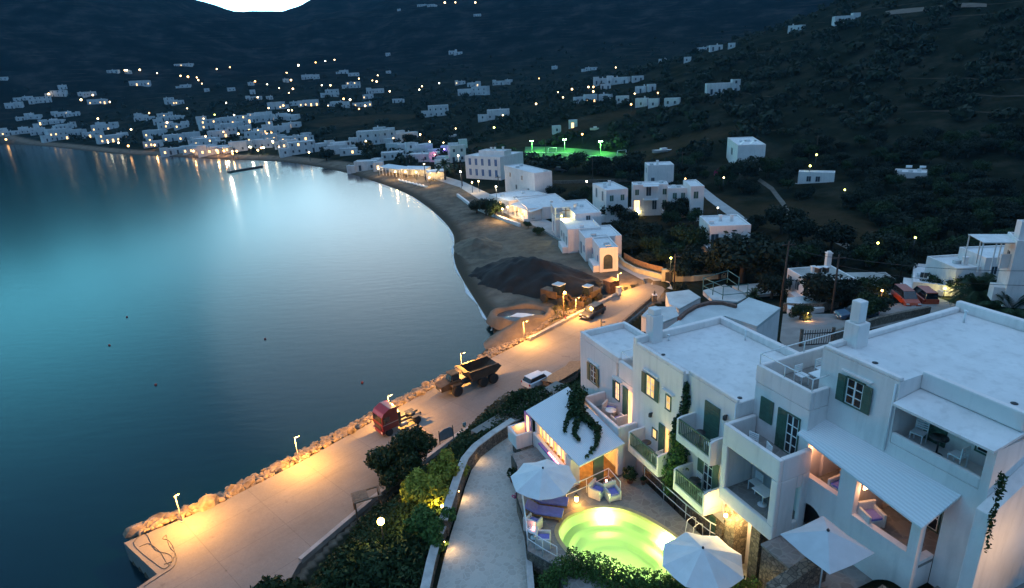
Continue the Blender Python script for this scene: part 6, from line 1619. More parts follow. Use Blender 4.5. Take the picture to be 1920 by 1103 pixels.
box3('white_house', 'pinkish lit white block behind the long two-storey house', z6(1330, 395), z6(1560, 400), z6(1700, 385), 10.5, 2.8, wins=[('R', .3, 4.6, .6, .9, 'd'), ('R', .65, 4.6, .6, .9, 'd'), ('R', .2, .5, .9, 1.8, 'l'), ('R', .6, .8, .7, 1.2, 'l')], group=GB)
# apartment pair
box3('white_house', 'white apartment house with wooden balconies left of the long block', zc7(535, 505), zc7(640, 560), zc7(785, 535), 9.0, 3.0, wins=[('L', .25, 3.4, .9, 2, 'd'), ('L', .7, 3.4, .9, 2, 'd'), ('R', .25, 3.6, .8, 1.2, 'g'), ('R', .75, 3.6, .8, 1.2, 'g'), ('R', .3, .6, .8, 1.2, 'g'), ('R', .7, .3, .8, 2, 'g')], group=GB)
t, I = box3('white_house', 'long white apartment block with flat awning over its entrance', zc7(835, 495), zc7(845, 520), zc7(1140, 545), 9.0, 3.2, wins=[('R', .12, 3.6, .8, 1.2, 'g'), ('R', .12, .4, 1.1, 2.0, 'l'), ('R', .45, 3.4, 1.0, 2.0, 'd'), ('R', .62, .4, .9, 2.0, 'd'), ('R', .9, 3.6, .8, 1.2, 'g'), ('R', .9, .5, .8, 1.9, 'g')], group=GB)
dv, du, sg, H, *_ = I
yy = (-1.7, -.0) if sg > 0 else (0.0, 1.7)
MB().box(dv*.28, dv*.72, yy[0], yy[1], 2.7, 2.82).box(dv*.28, dv*.72, yy[0], yy[1], 5.6, 5.72).build('awning', m_roof, t)
for f_ in (.29, .7): MB().box(dv*f_, dv*f_+.15, yy[0] if sg > 0 else yy[1]-.15, (yy[0] if sg > 0 else yy[1]-.15)+.15, 0, 5.6).build('post', m_white, t)
box3('white_house', 'right wing of the long apartment block, with pergola beam', zc7(1105, 520), zc7(1115, 545), zc7(1310, 515), 8.6, 3.2, wins=[('R', .25, 3.2, .8, 1.2, 'g'), ('R', .55, 3.2, .8, 1.2, 'g'), ('R', .3, .3, .9, 2.0, 'd')], group=GB)
box3('white_house', 'taller end block of the apartments next to the pale lane', zc7(1230, 480), zc7(1290, 530), zc7(1385, 520), 9.6, 3.2, wins=[('R', .4, 3.9, .9, 1.4, 'g'), ('R', .5, .4, 1.4, 1.6, 'd')], group=GB)
box3('white_house', 'square white house behind the dark tree above the apartments', zc7(935, 345), zc7(960, 370), zc7(1145, 350), 9.4, 4.2, wins=[('L', .5, 3, .9, 1.2, 'd'), ('R', .2, 1, .8, 1.1, 'd')], group=GB)
t, I = box3('white_house', 'tall white house with two solar tanks among dark trees', zc7(1570, 155), zc7(1650, 215), zc7(1790, 165), 12.2, 5.0, wins=[('L', .5, 3.6, 2.2, 1.8, 'd'), ('L', .3, .4, .9, 2.0, 'd'), ('R', .5, 3.4, .7, 1.0, 'd')], group=GB)
for k in range(2):
    MB().lathe([(.3, -.7), (.3, .7)], 10, (0, 0, 0), Matrix.Translation((2+k*2.4, (1.5 if I[2] > 0 else -1.5), I[3]+1.0)) @ Matrix.Rotation(PI/2, 4, 'X')).build('water_tank', m_metal, t)
    o = MB().box(-.6, .6, -1, 1, 0, .06).build('solar_panel', m_metal, t); o.location = (1.2+k*2.4, (1.5 if I[2] > 0 else -1.5), I[3]+.4); o.rotation_euler = (0, -.7, 0)
box3('white_house', 'white house with two roof steps right of the field, in front of the lane', zc7(1355, 755), zc7(1440, 835), zc7(1720, 800), 7.4, 3.0, wins=[('L', .5, .5, .9, 2.0, 'd'), ('R', .12, 1.4, 1.2, 1.6, 'd'), ('R', .3, .2, 1.2, 2.2, 'd'), ('R', .75, 1.2, .9, 1.4, 'd')], group=GB)
box3('white_terrace', 'flat pale terrace roof in front of the stepped white house', zc7(1330, 930), zc7(1420, 1005), zc7(1510, 975), 4.2, 3.0, group=GB, cat='terrace')
GH = 'white houses up the valley on the right'
def z8b(x, y): return (1420+x/3.804, 250+y/3.804)
box3('white_house', 'long low white house with one orange lamp, right slope', z8b(300, 262), z8b(295, 275), z8b(555, 280), 7.6, 4.2, wins=[('R', .3, 1.2, .9, 1.2, 'd'), ('R', .55, 1.2, .9, 1.2, 'd')], group=GH)
t, I = box3('white_house', 'low white house with two gleaming solar tanks, right slope', z8b(985, 252), z8b(978, 275), z8b(1215, 275), 8.0, 4.4, wins=[('R', .5, 0, .6, 1.8, 'd'), ('R', .2, 1, .8, 1, 'd')], group=GH)
for k in range(2):
    MB().lathe([(.28, -.6), (.28, .6)], 10, (0, 0, 0), Matrix.Translation((2.6+k*2.6, (2.2 if I[2] > 0 else -2.2), I[3]+.9)) @ Matrix.Rotation(PI/2, 4, 'Y')).build('water_tank', m_metal, t)
box3('white_wall_house', 'small pale outbuilding right of the solar tank house', z8b(1375, 262), z8b(1378, 275), z8b(1450, 275), 7.2, 5.0, group=GH)
box3('white_wall_house', 'long pale flat roof cut by the right frame edge', z8b(1620, 300), z8b(1630, 320), z8b(2000, 320), 6.8, 5.0, group=GH)
# houses behind the hotel
GN = 'low white houses behind the hotel'
box3('white_house', 'white house with beige roof, chimney and roof vents behind the hotel', zb7(1180, 290), zb7(1370, 405), zb7(1680, 330), -3.0, 4.0, wins=[('L', .12, .9, .9, 1.2, 'd'), ('L', .5, .9, .8, 1.2, 'd'), ('L', .85, .2, 1.0, 2.0, 'd')], group=GN, roofmat=M('beige_roof', (.34, .33, .30), .9, .15, .6))
t, I = box3('white_house', 'broad beige roofed terrace house adjoining the chimney house', z8(-20, 500), z8(190, 680), z8(560, 560), -.5, 4.0, group=GN, roofmat=M('beige_roof_worn', (.33, .33, .30), .9, .2, .5), par=False)
ch = thing('chimney', 'square white chimney with a capped top on the beige roofed house', 'chimney', at(*zb7(1525, 255), 7.4)); MB().box(-.3, .3, -.3, .3, -.3, 1.5).build('stack', m_white, ch); MB().box(-.38, .38, -.38, .38, 1.5, 1.62).box(-.2, .2, -.2, .2, 1.62, 1.8).build('cap', m_white, ch)
for k, (x_, y_) in enumerate(((1440, 325), (1505, 322))):
    rv = thing('roof_vent', 'small dark boxed vent on the beige roof, %s the chimney' % ('farther from', 'nearer to')[k], 'vent', at(*zb7(x_, y_), 7.4), .5, 'roof vents'); MB().box(-.28, .28, -.3, .3, 0, .65).build('body', m_dark, rv); MB().box(-.36, .36, -.36, .36, .65, .72).build('cap', m_white, rv)
# big white complex on the right
GR = 'stacked white villa on the right'
box3('white_villa', 'lower left wing of the big white villa on the right', z8(700, 430), z8(700, 590), z8(1100, 590), -1.6, 5.0, wins=[('R', .2, 2.3, .8, .7, 'd')], group=GR)
box3('white_villa', 'middle wing of the big white villa, behind the palm', z8(820, 370), z8(1075, 475), z8(1480, 400), -3.8, 5.0, wins=[('R', .2, 2, .7, .9, 'd')], group=GR)
box3('white_villa', 'tall right wing of the big white villa cut by the frame', z8(1100, 290), z8(1330, 385), z8(1750, 300), -5.2, 5.0, wins=[('R', .15, 3, .7, 1.0, 'd'), ('R', .5, 3.4, .5, .8, 'd')], group=GR)
box3('white_villa', 'small upper tower of the white villa at the right frame edge', z8(1515, 160), z8(1600, 235), z8(1750, 190), 14.8, 9.0, wins=[('L', .5, 3, .7, 1.2, 'd')], group=GR)
t, I = box3('white_stairhead', 'slanted white stair head on top of the villa at the frame edge', z8(1595, 55), z8(1640, 75), z8(1760, 60), 16.6, 12.5, group=GR, cat='stair head')
pg_ = thing('pergola', 'white slatted pergola roof on thin posts above the villa', 'pergola', at(*z8(1230, 270), 12.6), cam_rz(*at(*z8(1230, 270), 12.6)[:2]))
l_, r_2 = at(*z8(1175, 185), 14.4), at(*z8(1510, 185), 14.4); f_ = at(*z8(1360, 265), 14.4)
pg_.location = (l_[0], l_[1], 12.6); pg_.rotation_euler = (0, 0, math.atan2(r_2[1]-l_[1], r_2[0]-l_[0])); wl_ = math.hypot(r_2[0]-l_[0], r_2[1]-l_[1])
b = MB()
b.box(0, wl_, -3.2, -3.05, 1.7, 1.8); b.box(0, wl_, -.1, 0, 1.7, 1.8); b.box(0, wl_, -3.3, .1, 1.8, 1.84)
b.build('roof', m_roof, pg_)
for x_ in (.1, wl_*.35, wl_*.9):
    for y_ in (-3.1, -.05): MB().box(x_-.05, x_+.05, y_-.05, y_+.05, -1.5, 1.7).build('post', m_metal, pg_)
# low roofs directly behind the hotel
def roofslab(name, label, pxs, z, th, mat, cat, zb=None, walls=None):
    if z < 0:
        hh_ = -z; z = 6.0; mp_x = sum(p[0] for p in pxs)/len(pxs); mp_y = sum(p[1] for p in pxs)/len(pxs)
        for _ in range(25): z = .6*z+.4*(gz(*at(mp_x, mp_y, z)[:2])+hh_)
        zb = z-3
    pts = [at(*p, z)[:2] for p in pxs]; a = sum(pts[i-1][0]*pts[i][1]-pts[i][0]*pts[i-1][1] for i in range(len(pts)))
    if a < 0: pts = pts[::-1]
    c = (sum(p[0] for p in pts)/len(pts), sum(p[1] for p in pts)/len(pts)); t = thing(name, label, cat, (c[0], c[1], 0))
    P = [(p[0]-c[0], p[1]-c[1]) for p in pts]
    MB().prism(P, z-th, z).build('roof', mat, t)
    MB().prism([(p[0]*.995, p[1]*.995) for p in P], (zb if zb is not None else z-4), z-th).build('wall', walls or m_white, t)
    KEEP.append((c[0], c[1], 6)); return t
m_proof = M('pale_worn_roof', (.50, .52, .50), .9, .16, .5, .2)
roofslab('low_house', 'low house with a broad pale curved-edge roof right behind the hotel', [zb7(245, 735), zb7(330, 660), zb7(480, 610), zb7(640, 600), zb7(735, 610), zb7(845, 540), zb7(1120, 630), zb7(915, 790), zb7(640, 700), zb7(100, 835)], 10.5, .3, m_proof, 'house', 5)
wall_pts = [at(*zb7(x_, y_), 10.9)[:2] for x_, y_ in ((245, 705), (300, 655), (390, 600), (500, 570), (620, 570), (740, 600))]
cw = strip('curved_wall', wall_pts, .35, 9.5, 1.3, M('brown_brick', (.14, .07, .05), .9, .3, 3, .4), None); tag(cw, 'curved brown wall edging the pale roof behind the hotel', 'wall')
roofslab('low_house', 'small pale roof with parapet between the quay road and the hotel', [zb7(130, 500), zb7(330, 475), zb7(430, 540), zb7(245, 640), zb7(160, 600)], -1.6, .25, m_proof, 'house', 3)
roofslab('low_house', 'whitewashed flat roof close behind the left hotel chimney', [zb7(0, 620), zb7(210, 620), zb7(245, 700), zb7(90, 760), zb7(-80, 700)], -1.8, .25, m_proof, 'house', 4)
roofslab('pale_yard', 'bluish white yard slab with green scaffold railings', [zb7(450, 480), zb7(640, 430), zb7(780, 500), zb7(830, 540), zb7(745, 580), zb7(530, 560)], -.5, .15, m_proof, 'yard', 3)
roofslab('pale_yard', 'narrow whitewashed terrace in front of the big dark tree', [zb7(700, 440), zb7(1120, 400), zb7(1200, 460), zb7(1100, 510), zb7(850, 520)], -.5, .15, m_proof, 'yard', 3)
roofslab('small_annex', 'small white gabled annex with a dark plant beside the courtyard lamp', [zb7(1175, 545), zb7(1350, 525), zb7(1500, 630), zb7(1310, 655), zb7(1180, 640)], -.9, .15, m_roof, 'annex', 5)
sc_f = thing('pipe_railing', 'teal pipe scaffold railing around the bluish yard', 'railing', at(*zb7(450, 480), 5.6))
def lp(x_, y_, z_): p = at(*zb7(x_, y_), z_); return (p[0]-sc_f.location.x, p[1]-sc_f.location.y, p[2]-sc_f.location.z)
m_teal = M('teal_pipe', (.05, .16, .16), .5, .1, 3); b = MB()
for (x0, y0), (x1, y1) in (((450, 480), (660, 415)), ((660, 415), (755, 480)), ((450, 480), (620, 560)), ((620, 560), (830, 540))):
    for dz in (.6, 1.7): p, q = lp(x0, y0, 5.6), lp(x1, y1, 5.6); b.tube([(p[0], p[1], p[2]+dz), (q[0], q[1], q[2]+dz)], .05, 5)
b.build('rail', m_teal, sc_f)
for x_, y_ in ((450, 480), (535, 520), (660, 415), (755, 480), (620, 560), (830, 540)):
    p = lp(x_, y_, 5.6); MB().tube([(p[0], p[1], p[2]), (p[0], p[1], p[2]+1.8)], .06, 5).build('post', m_teal, sc_f)
# courtyard, gate, walls, road behind the hotel
def sheet(name, pxs, mat, dz=.05, label=None):
    pts = [gpx(*p) for p in pxs]; a = sum(pts[i-1][0]*pts[i][1]-pts[i][0]*pts[i-1][1] for i in range(len(pts)))
    if a < 0: pts = pts[::-1]
    me_b = bmesh.new(); vs = [me_b.verts.new((p[0], p[1], 0)) for p in pts]; es = [me_b.edges.new((vs[i-1], vs[i])) for i in range(len(vs))]
    bmesh.ops.triangle_fill(me_b, use_beauty=True, edges=es)
    for _ in range(5): bmesh.ops.subdivide_edges(me_b, edges=[e for e in me_b.edges if e.calc_length() > 2.0], cuts=1, use_grid_fill=False); bmesh.ops.triangulate(me_b, faces=me_b.faces)
    co = np.array([v.co[:2] for v in me_b.verts]); zz = ground(co[:, 0], co[:, 1])+dz
    for v, z in zip(me_b.verts, zz): v.co.z = z
    for f in me_b.faces:
        f.normal_update()
        if f.normal.z < 0: f.normal_flip()
    me = bpy.data.meshes.new(name); me_b.to_mesh(me); me_b.free(); me.materials.append(mat); o = link(name, me); struct(o); return o
m_court = M('court_paving', (.20, .20, .19), .9, .15, .8, .2)
m_path = M('promenade_paving', (.34, .34, .33), .9, .12, .5, .2)
sheet('courtyard', [(1462, 640), (1468, 590), (1560, 590), (1640, 575), (1760, 560), (1800, 575), (1700, 605), (1600, 625), (1560, 660), (1480, 665)], m_court, .1)
sheet('promenade', [(1215, 545), (1150, 497), (1120, 492), (1060, 452), (1010, 428), (960, 408), (900, 376), (862, 352), (800, 332), (740, 322), (700, 315), (702, 309), (790, 318), (870, 342), (930, 370), (1000, 402), (1050, 425), (1090, 455), (1125, 484), (1160, 492), (1255, 530), (1262, 545)], m_path, .12)
sheet('lane', [(1315, 348), (1345, 372), (1385, 400), (1408, 418), (1398, 424), (1365, 405), (1325, 375), (1305, 352)], m_path, .12)
sheet('dirt_path', [(1425, 335), (1450, 352), (1472, 380), (1485, 405), (1520, 420), (1560, 440), (1600, 465), (1620, 470), (1618, 476), (1590, 470), (1548, 447), (1510, 428), (1478, 410), (1464, 384), (1444, 357), (1420, 340)], M('dirt', (.12, .11, .09), .95, .2, .5), .1)
sheet('hill_track', [(1660, 22), (1720, 15), (1790, 8), (1850, 8), (1850, 14), (1790, 16), (1720, 23), (1662, 29)], M('track_dirt', (.11, .09, .07), .95, .2, .5), .15)
def wallpx(name, label, pxs, h, th, mat, cat='wall', zadd=0):
    pts = [gpx(*p) for p in pxs]; mb = MB(); vs = []
    for i, p in enumerate(pts):
        a = Vector(pts[max(0, i-1)][:2]); b_ = Vector(pts[min(len(pts)-1, i+1)][:2]); d = (b_-a).normalized(); n_ = Vector((-d.y, d.x))*th/2
        z = p[2]+zadd
        vs += [(p[0]-n_.x, p[1]-n_.y, z-.6), (p[0]+n_.x, p[1]+n_.y, z-.6), (p[0]+n_.x, p[1]+n_.y, z+h), (p[0]-n_.x, p[1]-n_.y, z+h)]
    fs = []
    for i in range(len(pts)-1):
        for j in range(4): a = 4*i+j; b_ = 4*i+(j+1) % 4; fs.append([a, b_, b_+4, a+4])
    fs += [[3, 2, 1, 0], [len(vs)-4, len(vs)-3, len(vs)-2, len(vs)-1]]
    mb.add(vs, fs); return tag(mb.build(name, mat), label, cat)
m_cream = M('cream_wall', (.50, .44, .30), .9, .14, 1.2, .2)
m_orangef = M('orange_fence', (.30, .17, .08), .8, .2, 2.5, .2)
wallpx('garden_wall', 'low cream wall curving along the road from the arched hall', [(1160, 488), (1170, 500), (1190, 511), (1215, 518), (1245, 526)], .9, .35, m_cream)
wallpx('bamboo_fence', 'orange brown fence panels behind the cream wall', [(1170, 490), (1190, 502), (1215, 511), (1243, 518)], 1.3, .08, m_orangef, 'fence', .2)
wallpx('garden_wall', 'low cream wall right of the little white gateway', [(1263, 528), (1300, 527), (1330, 524), (1360, 521)], .8, .35, m_cream)
wallpx('bamboo_fence', 'ochre fence panels right of the little white gateway', [(1264, 522), (1300, 520), (1335, 516)], 1.3, .08, m_orangef, 'fence', .2)
gp = gpx(1254, 527); g_ = thing('gateway', 'little lit white gateway with a dark lattice gate by the road', 'gate', gp, cam_rz(gp[0], gp[1]))
MB().prism([(-1.1, -.3), (1.1, -.3), (1.1, .3), (-1.1, .3)], -.5, 1.9).build('wall', m_cream, g_); MB().box(-.55, .55, -.34, -.301, 0, 1.5).build('gate', m_dark, g_)
wallpx('sea_wall', 'low white wall with lamplit top along the taverna terrace', [(858, 368), (880, 385), (905, 398), (940, 412), (975, 425)], .7, .5, m_white)
wallpx('planting_kerb', 'low kerb between the sand and the promenade', [(1012, 430), (1040, 446), (1065, 460), (1097, 480)], .4, .4, m_kerb)
wallpx('white_wall', 'long low white wall below the apartments', [(1160, 400), (1200, 399), (1250, 397), (1300, 394)], .8, .25, m_white)
wallpx('stone_wall', 'dark field wall left of the square house', [(1030, 345), (1080, 344), (1120, 343), (1190, 340)], .9, .4, m_rwall)
wallpx('stone_wall', 'brown stone wall behind the courtyard lamp', [(1468, 584), (1500, 586), (1540, 584), (1570, 576)], 1.1, .4, m_rwall)
wallpx('stone_wall', 'stone wall with pale top at the right edge below the villa', [(1850, 560), (1880, 552), (1925, 540)], 1.2, .4, m_rwall)
wallpx('stone_wall', 'dark stone wall beyond the big hotel roof', [(1560, 640), (1600, 625), (1640, 612), (1690, 600), (1740, 590)], 1.0, .4, m_rwall)
gp = gpx(1530, 648); g_ = thing('iron_gate', 'dark barred courtyard gate behind the roof railing', 'gate', gp, cam_rz(gp[0], gp[1], .5))
b = MB(); b.box(-1.5, 1.5, -.03, .03, .1, .2); b.box(-1.5, 1.5, -.03, .03, 1.3, 1.4)
for k in range(13): b.box(-1.5+k*.245, -1.45+k*.245, -.02, .02, .1, 1.75)
b.build('bars', m_dark, g_)
for x_ in (-1.6, 1.6): MB().box(x_-.12, x_+.12, -.12, .12, -.5, 1.9).build('post', m_rwall, g_)

# sports pitch
m_turf = M('pitch_turf', (.05, .14, .045), .85, .3, .25)
sheet('pitch', [(982, 296), (1060, 300), (1168, 306), (1170, 289), (1100, 281), (1035, 276), (985, 276)], m_turf, .15)
for k, (px, py) in enumerate(((998, 286), (1059, 284), (1126, 289))):
    P = gpx(px, py); t = thing('floodlight_mast', 'twin-headed green floodlight mast, %s along the pitch' % ('nearest the village', 'in the middle', 'nearest the dark trees')[k], 'floodlight', P, 0, 'floodlights of the sports pitch')
    MB().tube([(0, 0, 0), (0, 0, 4.2)], .1, 6).build('mast', EM('mast_painted_glow', (.3, .8, .3), .4, False), t)  # pole glows by itself, in place of floodlight falling on it
    for s_ in (-.45, .45): MB().box(s_-.2, s_+.2, -.12, .12, 4.2, 4.4).build('lamp_head', e_green, t)
    point((0, -1.5, 3.8), 3400, (.25, 1, .22), .4, 'flood_light', t)
def goal(px, py, label, rz):
    P = gpx(px, py); t = thing('goal', label, 'goal', P, rz, 'goals of the sports pitch'); b = MB()
    for a, c_ in (((-1.6, 0, 0), (-1.6, 0, 2.1)), ((1.6, 0, 0), (1.6, 0, 2.1)), ((-1.6, 0, 2.1), (1.6, 0, 2.1)), ((-1.6, 0, 2.1), (-1.6, 1, 0)), ((1.6, 0, 2.1), (1.6, 1, 0))): b.tube([a, c_], .07, 5)
    b.build('frame', m_metal, t)
goal(1036, 288, 'white goal frame on the lit green pitch, village side', .3); goal(1166, 294, 'white goal frame at the far end of the pitch beside trees', .3)
b = MB()
lines_ = [gpx(*p) for p in ((988, 287), (1060, 288), (1165, 299))]
b.tube([(p[0], p[1], p[2]+.22) for p in lines_], .08, 4); tag(b.build('touchline', m_framew), 'pale touchline painted along the near edge of the pitch', 'line')

# ------------------------------------------------------------------ lamps
LZ = [(0, 0, 3.804, [(997, 500), (890, 502), (905, 502), (1120, 523), (1288, 542), (1341, 549), (1404, 554), (1415, 573), (1440, 598), (1546, 494), (1640, 481), (1819, 582), (348, 671), (662, 680), (578, 713), (784, 729), (698, 848), (43, 996), (1335, 775), (1613, 735), (1064, 808), (1452, 848), (1531, 820), (1670, 822), (1192, 875), (809, 965), (772, 1018), (845, 1020), (935, 925), (915, 1043), (716, 985)]),
      (480, 0, 3.804, [(302, 467), (425, 447), (494, 437), (560, 428), (218, 522), (250, 573), (80, 603), (165, 630), (263, 635), (235, 663), (469, 610), (531, 610), (734, 562), (868, 539), (830, 576), (860, 583), (954, 653), (1306, 595), (1183, 617), (1165, 641), (12, 696), (195, 755), (625, 707), (671, 713), (514, 755), (779, 756), (735, 778), (232, 789), (257, 789), (1346, 20), (1422, 18), (1564, 19), (1424, 919), (1698, 912), (1760, 824), (783, 1008), (980, 987), (1171, 965), (1239, 1013), (1337, 1020), (90, 773)]),
      (960, 0, 3.804, [(193, 561), (329, 660), (364, 697), (428, 638), (172, 743), (740, 483), (545, 623), (580, 623), (580, 655), (875, 670), (501, 960), (1745, 1085), (850, 747), (1040, 665)]),
      (250, 180, 4.795, [(650, 365), (688, 405), (810, 325), (945, 342), (540, 500), (890, 500), (930, 500), (1045, 460), (1200, 342), (1255, 420), (1395, 445), (1310, 460), (1580, 510), (1120, 490), (1150, 470)]),
      (0, 0, 1, [(1519, 312), (1646, 457), (1716, 447), (1584, 357), (1531, 291), (1357, 334), (1285, 336), (1196, 393), (1346, 391), (1100, 341)])]
lamps = []
for ox, oy, s_, L_ in LZ:
    for x_, y_ in L_: lamps.append((ox+x_/s_, oy+y_/s_))
lamps.sort()
lm_pole = MB().tube([(0, 0, 0), (0, 0, 3.3)], .09, 5).mesh('pole', m_dark)
def lmesh(m): return MB().ball((0, 0, 3.5), 1, 6).mesh('lamp', m)
lm = {k: MB().ball((0, 0, 0), 1, 5).mesh('lamp', m) for k, m in (('f', e_far), ('w', e_farw), ('o', e_faro), ('y', e_fary))}
rows = {}
for px, py in lamps:
    k = 'left shore' if px < 260 and py > 200 else 'left slope' if px < 260 else 'seafront across the bay' if px < 620 and py > 225 else 'lower slope behind the far village' if px < 620 and py > 165 else 'climbing track on the far slope' if px < 640 else 'valley behind the bay' if px < 900 and py > 140 else 'high mountain' if py < 30 else 'olive groves' if py < 230 else 'right-hand gardens'
    rows.setdefault(k, []).append((px, py))
for k, L_ in rows.items():
    for i, (px, py) in enumerate(sorted(L_)):
        rr_ = random.Random(int(px*7+py)); P = gpx(px, py, 3.4, 60); dist = math.hypot(P[0], P[1])
        z_ = P[2]
        big = {(883, 240): 'y'}.get((round(px), round(py)))
        c_ = 'y' if (abs(px-926) < 4 and abs(py-240) < 4) or (abs(px-403) < 3 and abs(py-216) < 3) or px > 1500 and py > 280 else rr_.choice('ffwof')
        t = thing('street_lamp', 'lit lamp, %s from the left, %s' % (ordn(i), k if k.startswith('olive') or k.startswith('right') is False and k.startswith('high') is False else k) if False else 'glowing lamp, %s from the left on the %s' % (ordn(i), k), 'street lamp', (P[0], P[1], z_), 0, 'lamps around the bay')
        link('pole', lm_pole, t)
        o = link('lamp', lm[c_], t, (0, 0, 3.5)); r0 = (.0009*dist+.06)*rr_.uniform(.7, 1.3); o.scale = (r0,)*3
# brighter lamps that visibly light their surroundings
BR = [((795, 308), 'w', 700, 'white promenade lamp above the restaurant awnings', 5), ((859, 292), 'w', 600, 'white lamp in front of the tall pale block behind the palm', 6), ((863, 322), 'w', 500, 'white lamp on the promenade right of the palm', 5), ((930, 350), 'w', 700, 'white lamp over the taverna roofs', 6), ((1053, 405), 'y', 900, 'pale yellow lamp on a wooden pole in the beach row', 5),
      ((952, 388), 'f', 1500, 'bright warm lamp over the taverna terrace beside the trees', 3), ((942, 392), 'f', 900, 'second warm lamp under the terrace trees', 2.5), ((885, 342), 'f', 350, 'warm lamp on the low bar roof', 3), ((897, 340), 'f', 350, 'second warm lamp on the low bar roof', 3),
      ((741, 322), 'f', 800, 'bright warm lamp under the left beach awning', 2.6), ((760, 322), 'f', 500, 'warm lamp under the middle of the beach awning', 2.6), ((780, 323), 'f', 700, 'warm lamp under the right beach awning', 2.6), ((805, 333), 'f', 700, 'warm lamp at the little kiosk roof', 2.6), ((709, 316), 'f', 250, 'warm lamp at the end wall of the boat house', 2.6),
      ((946, 307), 'o', 350, 'orange lamp on the pink lit wall, left one', 2), ((957, 304), 'o', 350, 'orange lamp on the pink lit wall, right one', 2), ((511, 265), 'w', 700, 'dazzling white lamp among the seafront houses', 4), ((494, 277), 'w', 900, 'white lamp low on the seafront houses', 3), ((470, 276), 'w', 900, 'white lamp beside the pale seafront hall', 3), ((406, 282), 'o', 900, 'orange lamp at the restaurant across the bay', 2.5), ((420, 283), 'o', 900, 'orange lamp at the right end of the restaurant across the bay', 2.5), ((290, 272), 'o', 900, 'orange lamp at the beach bar across the bay', 2.5), ((436, 288), 'o', 500, 'orange lamp close to the water across the bay', 2.5), ((363, 283), 'o', 400, 'small orange lamp by the far beach steps', 2.5),
      ((788, 252), 'f', 500, 'warm lamp on the wall of the valley house', 3), ((686, 265), 'f', 300, 'warm lamp in front of the two-storey valley house', 3),
      ((1514, 588), 'o', 160, 'orange lamp on the low wall of the hotel courtyard', .9), ((1654, 545), 'o', 90, 'orange lamp by the shrub behind the red vans', 1.6), ((1772, 541), 'y', 160, 'bright yellow lamp in the hedge right of the vans', 1.2), ((1892, 536), 'y', 60, 'yellow lamp half hidden at the right frame edge', 1.2), ((1258, 484), 'y', 130, 'yellow lamp on the pole above the gateway', 4.5), ((1196, 394), 'y', 200, 'warm yellow lamp in the apartment garden', 1.2)]
CC = {'w': (1, .92, .7), 'f': (1, .62, .25), 'o': (1, .48, .15), 'y': (1, .85, .3)}
for (px, py), c_, pw, label, h in BR:
    P = gpx(px, py, h, 40); dist = math.hypot(P[0], P[1]); t = thing('street_lamp', label, 'street lamp', P, 0, 'bright lamps of the bay')
    MB().tube([(0, 0, -.2), (0, 0, h-.1)], .06, 6).build('pole', m_dark, t)
    o = link('lamp', lm[c_], t, (0, 0, h)); r0 = .001*dist+.06; o.scale = (r0,)*3
    point((-.25*P[0]/dist, -.6, h-.3), pw, CC[c_], .15, 'lamp_light', t)
P = gpx(833, 280, 3, 60); t = thing('party_lamp', 'violet lamp colouring the wall of the village bar', 'lamp', P); MB().ball((0, 0, 3), .25, 6).build('lamp', e_violet, t); MB().tube([(0, 0, 0), (0, 0, 2.8)], .05, 5).build('pole', m_dark, t); point((0, -.8, 3.0), 900, (.22, .12, 1), .2, 'lamp_light', t)
P = gpx(815, 290, 3, 60); t = thing('party_lamp', 'pink lamp colouring the roof edge of the village bar', 'lamp', P); MB().ball((0, 0, 3), .2, 6).build('lamp', e_pinkl, t); MB().tube([(0, 0, 0), (0, 0, 2.8)], .05, 5).build('pole', m_dark, t); point((0, -.8, 3.2), 350, (1, .2, .5), .2, 'lamp_light', t)

# beach restaurants: open awnings glowing from inside
def awning(label, pxa, pxb, py_off, d_, h=2.7, name='awning_restaurant'):
    a = gpx(*pxa, 0, 40); b_ = gpx(*pxb, 0, 40); rz = math.atan2(b_[1]-a[1], b_[0]-a[0]); L_ = math.hypot(b_[0]-a[0], b_[1]-a[1])
    t = thing(name, label, 'restaurant', a, rz, 'glowing beach restaurants'); MB().extr([(0, h), (d_, h+.5), (d_, h+.62), (0, h+.12)], 'x', 0, L_).build('awning', m_canvas, t)
    MB().box(0, L_, d_-.1, d_, 0, h+.4).build('back_wall', m_whited, t); MB().box(0, L_, .1, d_, 0, .1).build('floor', m_wood, t)
    for k in range(int(L_/2.2)+1):
        MB().box(k*2.2, k*2.2+.12, 0, .12, 0, h).build('post', m_framew, t)
    for k in range(int(L_/2.6)):
        MB().box(.8+k*2.6, 1.6+k*2.6, .8, 1.6, .72, .76).box(1.15+k*2.6, 1.25+k*2.6, 1.15, 1.25, .1, .72).build('table', m_wood, t)
        MB().ball((1.3+k*2.6, d_*.5, h-.25), .13, 5).build('bulb', e_far, t)
    point((L_*.3, d_*.4, h-.5), 260, (1, .6, .22), .2, 'lamp_light', t); point((L_*.75, d_*.4, h-.5), 260, (1, .6, .22), .2, 'lamp_light', t)
    KEEP.append((a[0]*.5+b_[0]*.5, a[1]*.5+b_[1]*.5, L_*.6+2))
awning('glowing beach restaurant under a pale awning, left half', (712, 328), (752, 333), 0, 4)
awning('glowing beach restaurant under a pale awning, right half', (754, 333), (797, 332), 0, 4)
awning('small glowing kiosk restaurant with a brown roof beside the palm', (802, 341), (835, 336), 0, 3)
awning('taverna porch glowing behind the terrace trees', (958, 403), (996, 418), 0, 3, 2.4)
awning('glowing restaurant porch across the bay', (392, 287), (425, 289), 0, 4)
